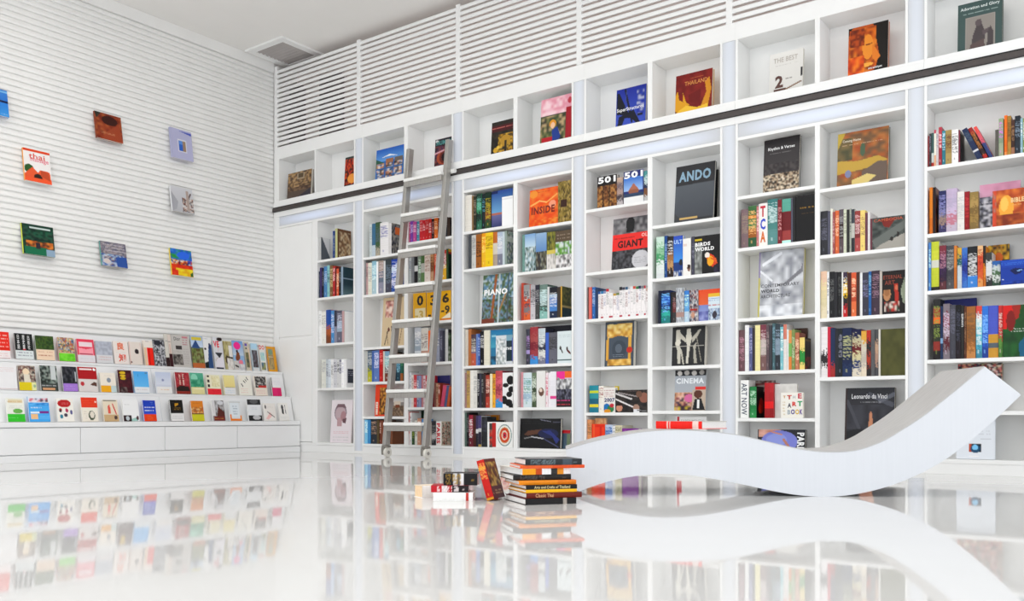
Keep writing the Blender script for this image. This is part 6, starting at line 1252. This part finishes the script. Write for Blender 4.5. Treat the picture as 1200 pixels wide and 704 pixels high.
('P','pale lilac paperback right of the sky-blue one, middle display ledge',61,-7.775,4.8519,0.595,0.1603,0.018,0.2077,11,'d4d8e4; v 0 0 1 .6 c8d0e4 dce0ea; e .45 .38 .08 .06 98a0c0; r 0 .68 1 1 eceae8; s .3 .76 .8 .86 e8c8a8 1',''),
('P','dark red paperback with pale characters, middle display ledge',61,-7.775,5.0602,0.595,0.1506,0.018,0.2132,11,'a83840; n 0 0 1 .6 b04048,983038,c05058 4; V .25 .08 .12 .5 f0c8b8 物語; V .5 .06 .12 .55 f0dcd0 紅葉; p 3a2c28 0 .72 .3 .62 .9 .65 1 .9 0 .95; r 0 .88 1 1 98382c',''),
('P','sea-green paperback with a cream foot, middle display ledge',61,-7.775,5.2248,0.595,0.1475,0.018,0.2149,11,'5ab898; v 0 0 1 .66 68b89c 3a9878; e .3 .25 .25 .2 9ad8c0; n 0 .3 1 .66 48a080,68b898,389070 4; r 0 .68 1 1 e4dca8; s .1 .72 .9 .76 fff 1',''),
('P','cream paperback with black marks and a red band, middle display ledge',61,-7.775,5.4078,0.595,0.1559,0.018,0.2024,11,'ece8d0; r .05 .03 .2 .14 3a3034; r .05 .25 .2 .4 4a4044; r .05 .5 .2 .62 3a3034; n .35 .05 .95 .6 e8e0b8,f0ecd0,dcd4a8 5; r 0 .7 1 1 e83848; s .35 .76 .9 .9 c02838 2',''),
('P','pale yellow paperback with a grey-white foot, middle display ledge',61,-7.775,5.6074,0.595,0.1308,0.018,0.2049,11,'f0e4a8; r 0 .64 1 1 e8e8e8; r .1 .6 1 .63 8a7858; s .1 .7 .9 .9 d0dce4 2; v 0 0 1 .58 f0e6a8 ecdc98',''),
('P','cream paperback with slanting ink marks, middle display ledge',61,-7.775,5.7916,0.595,0.1534,0.018,0.2117,11,'efece2; l .62 .1 .72 .22 .05 3a3a3a; l .38 .28 .48 .36 .05 3a3a3a; l .18 .44 .28 .55 .05 4a4a4a; l .5 .2 .6 .3 .04 666; s .1 .65 .7 .9 e8b8b0 3',''),
('P','paperback with a black and white group photo, middle display ledge',61,-7.775,5.9855,0.595,0.1536,0.018,0.2086,11,'ece0d4; r .04 .02 .96 .6 2e2c2e; n .04 .02 .96 .55 3a3838,8a8684,1e1c1e,c8c4c0 6; r .3 .48 .95 .6 c84038; s .1 .7 .8 .9 e8c0c0 2',''),
('P','white paperback with a hot-pink lower half, middle display ledge',61,-7.775,6.2052,0.595,0.1188,0.018,0.2007,11,'eceaec; r 0 0 .08 1 2e2224; r 0 .55 1 1 e0287a; s .3 .15 .9 .4 d4d8e4 3; r .55 .6 .98 .98 d82470',''),
('P','cream paperback with a bright green band, bottom row',62,-7.625,3.4338,0.332,0.1373,0.018,0.1989,11,'ecece4; r .1 .05 .9 .2 e4d8b8; s .1 .08 .9 .2 d8b890 1; e .6 .55 .28 .1 7ab860; s .15 .3 .9 .45 d0d0c8 2; r 0 .66 1 1 44c83c; s .1 .8 .6 .88 8ae088 1',''),
('P','large sky-blue paperback, bottom row',62,-7.625,3.6061,0.332,0.1685,0.018,0.214,11,'58b4f0; r 0 0 1 .25 e8ecf0; n .05 .05 .95 .22 e8e0e8,e07080,d8dce8,5a5a70 6; s .1 .36 .6 .5 f4f4f8 1; r .08 .6 .5 .66 e8f4fc; r .5 .58 .95 .66 8a3a98; r .08 .7 .4 .9 f0c898; n 0 .25 1 .36 58b4f0,3a90d8,70c0f4 3; s .5 .75 .95 .9 8cd0f8 2',''),
('P','white paperback with a red oval and little birds, bottom display ledge',62,-7.625,3.8381,0.332,0.1432,0.018,0.2013,11,'f2efe8; e .46 .22 .4 .17 c02c30; s .25 .16 .7 .28 e08080 2; e .2 .5 .09 .08 b83848; e .2 .55 .07 .06 3a3a44; e .58 .52 .09 .09 c04068; e .85 .6 .08 .1 6a6a9a; e .24 .78 .1 .09 3a90a8; e .5 .72 .1 .08 5a5060',''),
('P','orange-red topped paperback with a small ink figure, bottom display ledge',62,-7.625,4.0519,0.332,0.1436,0.018,0.2133,11,'efe8dc; r 0 0 1 .43 e84a2c; s .1 .1 .9 .35 f06a48 3; r .85 .15 .95 .22 f0d8d0; e .6 .75 .2 .2 5a6450; e .62 .72 .14 .14 e8e0d4; s .15 .55 .3 .9 c8c0b4 4',''),
('P','beige paperback with red brush strokes, bottom display ledge',62,-7.625,4.2487,0.332,0.1357,0.018,0.1948,11,'e8dcc8; r .02 .02 .9 .06 8a8880; p e06858 .3 .3 .45 .2 .5 .65 .3 .65; l .65 .2 .85 .65 .06 d83a38; r 0 .7 1 1 d0b48c; e .8 .82 .12 .09 5a4a48',''),
('P','white paperback with a small dark picture at its foot, bottom display ledge',62,-7.625,4.4305,0.332,0.1532,0.018,0.2019,11,'f0f0f0; s .15 .2 .45 .26 c8c8c8 1; r 0 .72 .5 1 3a2428; e .25 .86 .12 .1 c8d0d4; p a8d0c8 .5 .9 .9 .8 .9 1 .5 1; e .88 .85 .08 .1 5a3a40',''),
('P','royal blue paperback with an orange-red foot, bottom display ledge',62,-7.625,4.6316,0.332,0.1238,0.018,0.1959,11,'2a50c0; v 0 0 1 .66 2448b8 3a60d0; s .12 .26 .9 .55 f0f4fc 2; s .6 .05 .8 .2 7a98e0 2; r 0 .67 1 1 e8501c; s .3 .7 .7 .95 f08a58 3',''),
('P','black and white paperback with a gold crescent, bottom display ledge',62,-7.625,4.9085,0.332,0.1337,0.018,0.2045,11,'262220; e .5 .2 .15 .05 c8982a; l .4 .28 .62 .18 .06 d0a030; s .3 .34 .8 .5 b8902a 2; r 0 .62 1 1 e8e6e6; s .1 .7 .9 .9 ccc 2',''),
('P','orange paperback with a yellow-green foot, bottom display ledge',62,-7.625,5.1314,0.332,0.1329,0.018,0.1983,11,'e09038; n 0 .3 1 .62 d8903a,e8c890,a87048,c86838 5; r 0 .62 1 .68 7a5a38; r 0 .68 1 1 d0cc38; s .2 .08 .8 .14 b87028 1',''),
('P','grey and brown sculpture paperback',62,-7.625,5.365,0.332,0.1387,0.018,0.2064,11,'9a9494; n .2 0 1 .7 8a8886,b8b4b4,6a6462,c8c8cc 4; e .7 .12 .25 .1 d8d8dc; r 0 0 .22 .75 dcdadc; p 6a3830 .5 .3 1 .6 1 .95 .3 .9; r .1 .78 .95 .98 8a3a34; s .15 .85 .85 .92 e0c060 1',''),
('P','white paperback with an orange lower frame, bottom display ledge',62,-7.625,5.5641,0.332,0.1356,0.018,0.2042,11,'dfe2e4; r .1 .06 .85 .8 e4eaee; s .3 .2 .7 .7 a8b4c0 4; r 0 .68 .12 1 f09038; r 0 .9 1 1 f09038; r .88 .72 1 1 f0a050; r .02 .05 .98 .09 c8c4c0',''),
('P','white paperback between two black bands, bottom display ledge',62,-7.625,5.786,0.332,0.1655,0.018,0.2225,11,'e8eaec; r 0 0 1 .24 3c3c3e; e .5 .1 .3 .1 6a6a6c; s .3 .35 .7 .5 c0c8d0 2; r 0 .74 1 1 303234; e .6 .85 .3 .1 c8c8ca',''),
('P','cream paperback with a faint pink sketch, bottom display ledge',62,-7.625,5.986,0.332,0.1473,0.018,0.1844,11,'efebe6; e .15 .22 .06 .12 5a5a5a; s .3 .15 .8 .3 d8d4d0 2; p f0c8c4 .1 .9 .5 .5 .7 .7 .3 .95; l .3 .5 .85 .8 .05 8a8080; s .15 .88 .8 .94 ddd 1',''),
('P','off-white paperback with an ink-drawn figure, last in the bottom row',62,-7.625,6.1841,0.332,0.1185,0.018,0.1919,11,'f0eeea; e .35 .25 .12 .14 5a5a5c; p 4a4a4e .25 .35 .45 .3 .5 .65 .3 .62; l .65 .15 .7 .6 .05 7a7a7c; s .1 .75 .9 .9 c8c8c4 2',''),
('W','blue seascape book hung at the very edge of the slatted wall',63,-7.995,3.3858,2.9135,0.2239,0.022,0.2401,11.0451,'3a90d8; v 0 0 1 .45 4a90d8 3a80d0; r 0 .42 1 .5 1a2a5a; v 0 .5 1 1 3a8ad8 4aa0e0; r 0 .05 1 .1 8ac0e8; s .4 .9 .95 .95 c8e0f0 1',''),
('W','brown and terracotta bowl-photo book hung highest on the slatted wall',63,-7.995,4.3795,2.9409,0.2579,0.022,0.2569,10.3161,'8a3a20; e .45 .42 .4 .3 b0643a; n 0 0 1 1 7a3018,a04a28,8a3820,b86a3c 4; e .55 .25 .3 .18 4a1c10; p 3a3a30 0 0 .25 0 .05 .25; p a85030 .4 .7 .9 .3 1 1 .2 1; s .2 .72 .7 .8 d8a078 2',''),
('W','white and orange thai massage book on the slatted wall',63,-7.995,3.74,2.4145,0.2303,0.022,0.2919,9.066,'f0ecea; k f0a848; r 0 0 1 .08 e05020; t .2 .12 .6 .17 d8483a thai; t .25 .28 .68 .13 e0607a massage; e .18 .62 .18 .14 3a6a38; p e86a40 0 .8 .3 .55 .5 .7 .6 .6 .95 .62 1 1 0 1; e .5 .86 .16 .12 3a2a20; r 0 .88 1 1 f0683c; p c85a38 .6 .6 .9 .65 .95 .9 .6 .8',''),
('W','lilac book with a small blue square picture on the slatted wall',63,-7.995,5.1515,2.9389,0.2395,0.022,0.3091,8.5581,'b8b8d4; r 0 0 1 1 bcbcd8; p 5a68c0 .4 .06 1 .06 1 .14 ; r .32 .34 .72 .76 dcdce4; r .36 .38 .55 .72 3a70c8; r .55 .38 .68 .72 a8907a; r .38 .38 .55 .5 6a98d8',''),
('W','pale grey photo book with small dark figures, below the lilac one',63,-7.995,5.1562,2.4091,0.2446,0.022,0.2617,10.1233,'ccccd0; k e8e8ea; v 0 0 1 1 d4d4d8 c0c0c4; p b0b0b6 0 .2 .3 .6 .2 .9 0 1; l .5 .95 .9 .2 .05 6a5a5a; n .5 .4 1 .95 e0dcd8,8a5a50,c8c4c4,3a3a48,d0b8a8 8; r .7 .1 .8 .9 b8a8a0',''),
('W','dark green garden book with a yellow spine on the slatted wall',63,-7.995,3.7293,1.7809,0.271,0.022,0.2718,9.7446,'1f4a3a; k d8e050; n 0 .1 1 .6 1a4034,2a6a50,123028,3a5a48 6; r .25 .08 .9 .13 d0dcd8; n .1 .55 .95 .75 c87030,8a4a28,2a3a30,e09040 6; r .05 .75 .75 1 1f7a58; r .72 .78 1 1 9ab0c4; r .4 .6 .55 .8 3a3440',''),
('W','grey-blue city photo book low on the slatted wall',63,-7.995,4.4325,1.7726,0.252,0.022,0.2359,11.2458,'8a90a8; k 6aa8a0; n 0 0 1 .5 9a9098,7a7888,b0a8a8,6a6a7c 7; s .12 .04 .95 .4 c8c4cc 3; n 0 .5 1 1 5a80b8,c8c8d4,8a7068,3a58a0,b8ccdc 7; p 3a60a8 .55 .6 1 .55 1 1 .6 1; e .2 .8 .14 .1 d8ccc8',''),
('W','rainbow-painted book of a village, lowest and nearest the bookcase on the slatted wall',63,-7.995,5.1515,1.7765,0.2395,0.022,0.273,9.7019,'d83a20; k e8d040; n 0 0 1 .4 2a70d0,3aa048,4a90e0,2a50b8 4; e .6 .22 .3 .14 3a78e8; n 0 .4 1 .6 2a2a50,d0302a,e8a030,3a58b0,f0f0e0 7; n 0 .58 1 .8 e03a1c,e8581c,d02818 4; n .2 .72 1 1 f0d020,e8b020,f0e040 4; n 0 .8 .3 1 e85020,d83018 3; p 3a7038 .85 .9 1 .8 1 1 .88 1',''),
]
NAMES = {'S': 'book', 'F': 'art_book', 'P': 'paperback', 'M': 'magazine', 'W': 'wall_book'}
CATS = {'S': 'book', 'F': 'book', 'P': 'paperback', 'M': 'magazine', 'W': 'book'}
for i, (k, label, g, x, y, z, w, d, h, lean, spec, cov) in enumerate(BOOKS):
    z += .0008
    a = math.radians(lean)
    if k == 'S':
        r = make_book('S', i, w, d, h, spec, cov, 'book')
        if a > 0:       # leans to the left, standing on its lower left edge
            r.matrix_world = Matrix.Translation((x, y, z)) @ Matrix.Rotation(-a, 4, 'Y')
        elif a < 0:     # leans to the right, standing on its lower right edge
            r.matrix_world = Matrix.Translation((x + w, y, z)) @ Matrix.Rotation(-a, 4, 'Y') @ Matrix.Translation((-w, 0, 0))
        else:
            r.location = (x, y, z)
    elif k == 'F':      # faces the room, leaning back on its rear lower edge
        r = make_book('F', i, w, d, h, spec, '', 'art_book')
        r.matrix_world = Matrix.Translation((x, y + d, z)) @ Matrix.Rotation(-a, 4, 'X') @ Matrix.Translation((0, -d, 0))
    else:               # on the left wall: turned to face along +X
        r = make_book('P' if k == 'P' else 'F', i, w, d, h, spec, '', NAMES[k])
        r.matrix_world = Matrix.Translation((x, y, z)) @ Matrix.Rotation(math.pi / 2, 4, 'Z') @ Matrix.Translation((0, d, 0)) @ Matrix.Rotation(-a, 4, 'X') @ Matrix.Translation((0, -d, 0))
    tag(r, label, CATS[k], GROUPS[g])

# ---------------------------------------------------------------- books on the floor and on the bench
PI = math.pi


def flat_book(idx, lat, dep, z, length, thick, depth, rot, spec, cover, label, group, pages_white=True):
    """lies flat, spine towards the viewer; (lat, dep) is the lower left front corner, rot turns it about that corner"""
    r = make_book('S', 5000 + idx, thick, depth, length, spec, cover, 'floor_book', pages_white)
    th = YAW + math.radians(rot)
    right = Vector((math.cos(th), math.sin(th), 0))
    back = Vector((-math.sin(th), math.cos(th), 0))
    o = at(lat, dep, z) + right * length
    m = Matrix.Identity(4)
    for c, vec in enumerate((Vector((0, 0, 1)), back, -right)):
        for q in range(3):
            m[q][c] = vec[q]
    m.translation = o
    r.matrix_world = m
    tag(r, label, 'book', group)
    return r


G1 = 'books in the tall pile on the floor'
z = 0
PILE = [
    (.058, 3.86, .235, .027, .28, 18.6, '1e1c1e/1e1c1e:3/b0a8a0:.4/1e1c1e', '6a1a28', 'black-spined white-paged book with crimson boards at the bottom of the tall floor pile'),
    (.062, 3.87, .255, .023, .26, 17.5, '7a2a18^Classic Thai^e0a878', '7a2a18', 'brown-red book second from the bottom of the tall floor pile'),
    (.060, 3.87, .235, .013, .25, 18, 'f8c01c', 'f8c01c', 'thin yellow book between brown-red and black books in the floor pile'),
    (.060, 3.875, .235, .0185, .24, 17, '24201c^Arts and Crafts of Thailand^e0d0a0', '24201c', 'black book with pale title above the thin yellow one, floor pile'),
    (.030, 3.885, .262, .0185, .24, 16, 'f09a20/f09a20/e88a18', 'f09a20', 'orange book in the middle of the tall floor pile'),
    (.005, 3.90, .262, .024, .25, 14, '2c2826+6a6460', '2c2826', 'dark brown-black book above the orange one in the floor pile'),
    (.045, 3.89, .225, .026, .30, 20, 'f0a820:2/c85a20/f0f0f0:1.5/3a3a3a/e8a030/f4f4f4', 'f0efe8', 'white, yellow and black spined book with loose white pages, floor pile'),
    (.035, 3.90, .290, .014, .22, 12, 'e8703a/e0602c', 'e8703a', 'thin orange paperback just below the top of the floor pile'),
    (.058, 3.90, .255, .026, .21, 13, '34383c/3a4044:3/55606a/34383c+7a8a90', '5a5c5e; n 0 0 1 1 5a5c5e,707274,48494c 4; e .6 .4 .2 .3 b8b8ba', 'dark grey book on top of the tall floor pile'),
]
for i, (lat, dep, ln, tk, dp, rot, sp, cv, lb) in enumerate(PILE):
    flat_book(i, lat, dep, z, ln, tk, dp, rot, sp, cv, lb, G1)
    z += tk + .0006
G2 = 'books in the low pile on the floor'
flat_book(20, -.356, 4.07, 0, .180, .036, .15, -2, 'f4f4f2:8/c83a30:.6/f4f4f2', 'f2f2f0', 'thick white book at the bottom of the low floor pile', G2)
flat_book(21, -.367, 4.085, .0366, .170, .030, .13, -1, 'c82838:2/d8d0d0:1/b82030/2a2024:3+f4e8e8', 'b82838', 'red and black book with white lettering in the low floor pile', G2)
flat_book(22, -.312, 4.10, .0672, .155, .054, .12, -3, '1e1c1e:3/d8d8d8/6a6a6c/e8e8e8/1e1c1e:4+b09040', '242224', 'thick black book with gold lettering on top of the low floor pile', G2)
cb = flat_book(23, -.418, 4.205, 0, .10, .056, .085, 33, 'f4f0ec:4/c03028:2.2/f4f0ec:1.2', 'f4e4d0', 'cream book with a red oval lying behind the low floor pile', G2)
cb.children[0].data.materials[0] = material('peach_page_edges', (.90, .66, .42), .8, .2, noise=.06, nscale=60)
# the red book propped against the low pile
r = make_book('S', 5100, .036, .12, .185, 'd02820/e0b040:.35/d02820:3/c82018/d8a030:.3+f0b060', '6a2420; n .1 .08 .9 .95 c8a050,6a2420,3a1a14,d8b868,8a5030 5; r 0 .7 1 1 6a2028; s .1 .78 .9 .9 d8b080 2', 'floor_book')
th = YAW + math.radians(-24)
r.matrix_world = Matrix.Translation(at(-.112, 4.06, 0)) @ Matrix.Rotation(th, 4, 'Z') @ Matrix.Rotation(math.radians(-17), 4, 'Y')
tag(r, 'red spined book with a gold picture cover, tilted against the low pile', 'book', G2)
# the red book on the bench's hump
hump = max(z for s, z in tp if s < -.3)
r = flat_book(40, .735, 4.60, hump + .005, .27, .038, .235, -44, 'ee2c1e:2/f0d0c8:.3/ee2c1e:.2/f0d0c8:.2/ee2c1e:4/f4d8d0:1/ee2c1e:.6', 'd8d4cc', 'red-spined book lying on the hump of the wavy bench', None)
r['label'] = 'red-spined book lying on the hump of the wavy bench'

# ---------------------------------------------------------------- lettering on the covers
tmp = []
for job in TEXTJOBS:
    root, k, x, ztop_, w, h, col, s, fp = job
    if k == 'V':
        s = '\n'.join(s)
    tmp.append((job, letter_mesh(s, (.04 if len(s) <= 6 and s.upper() == s else .012) if k != 'V' else .006)))
bpy.context.view_layer.update()
dg = bpy.context.evaluated_depsgraph_get()
for (root, k, x, ztop_, w, h, col, s, fp), fo in tmp:
    me = bpy.data.meshes.new_from_object(fo.evaluated_get(dg))
    n = len(me.vertices)
    if n:
        co = np.empty(n * 3, np.float32)
        me.vertices.foreach_get('co', co)
        co = co.reshape(-1, 3)
        lo, hi = co.min(0), co.max(0)
        a = (co[:, 0] - lo[0]) / max(hi[0] - lo[0], 1e-6)
        b = (co[:, 1] - lo[1]) / max(hi[1] - lo[1], 1e-6)
        if k == 'T':       # reads down the spine
            px, pz = x + b * w, ztop_ - a * h
        else:
            px, pz = x + a * w, ztop_ - h + b * h
        yy = fp(0, 0)[1]
        out = np.stack([px, np.full(n, yy), pz], 1).astype(np.float32)
        me.vertices.foreach_set('co', out.ravel())
        me.update()
        me.materials.clear()
        me.materials.append(ink(col))
        link('title', me, root)
    cu_ = fo.data
    bpy.data.objects.remove(fo)
    bpy.data.curves.remove(cu_)
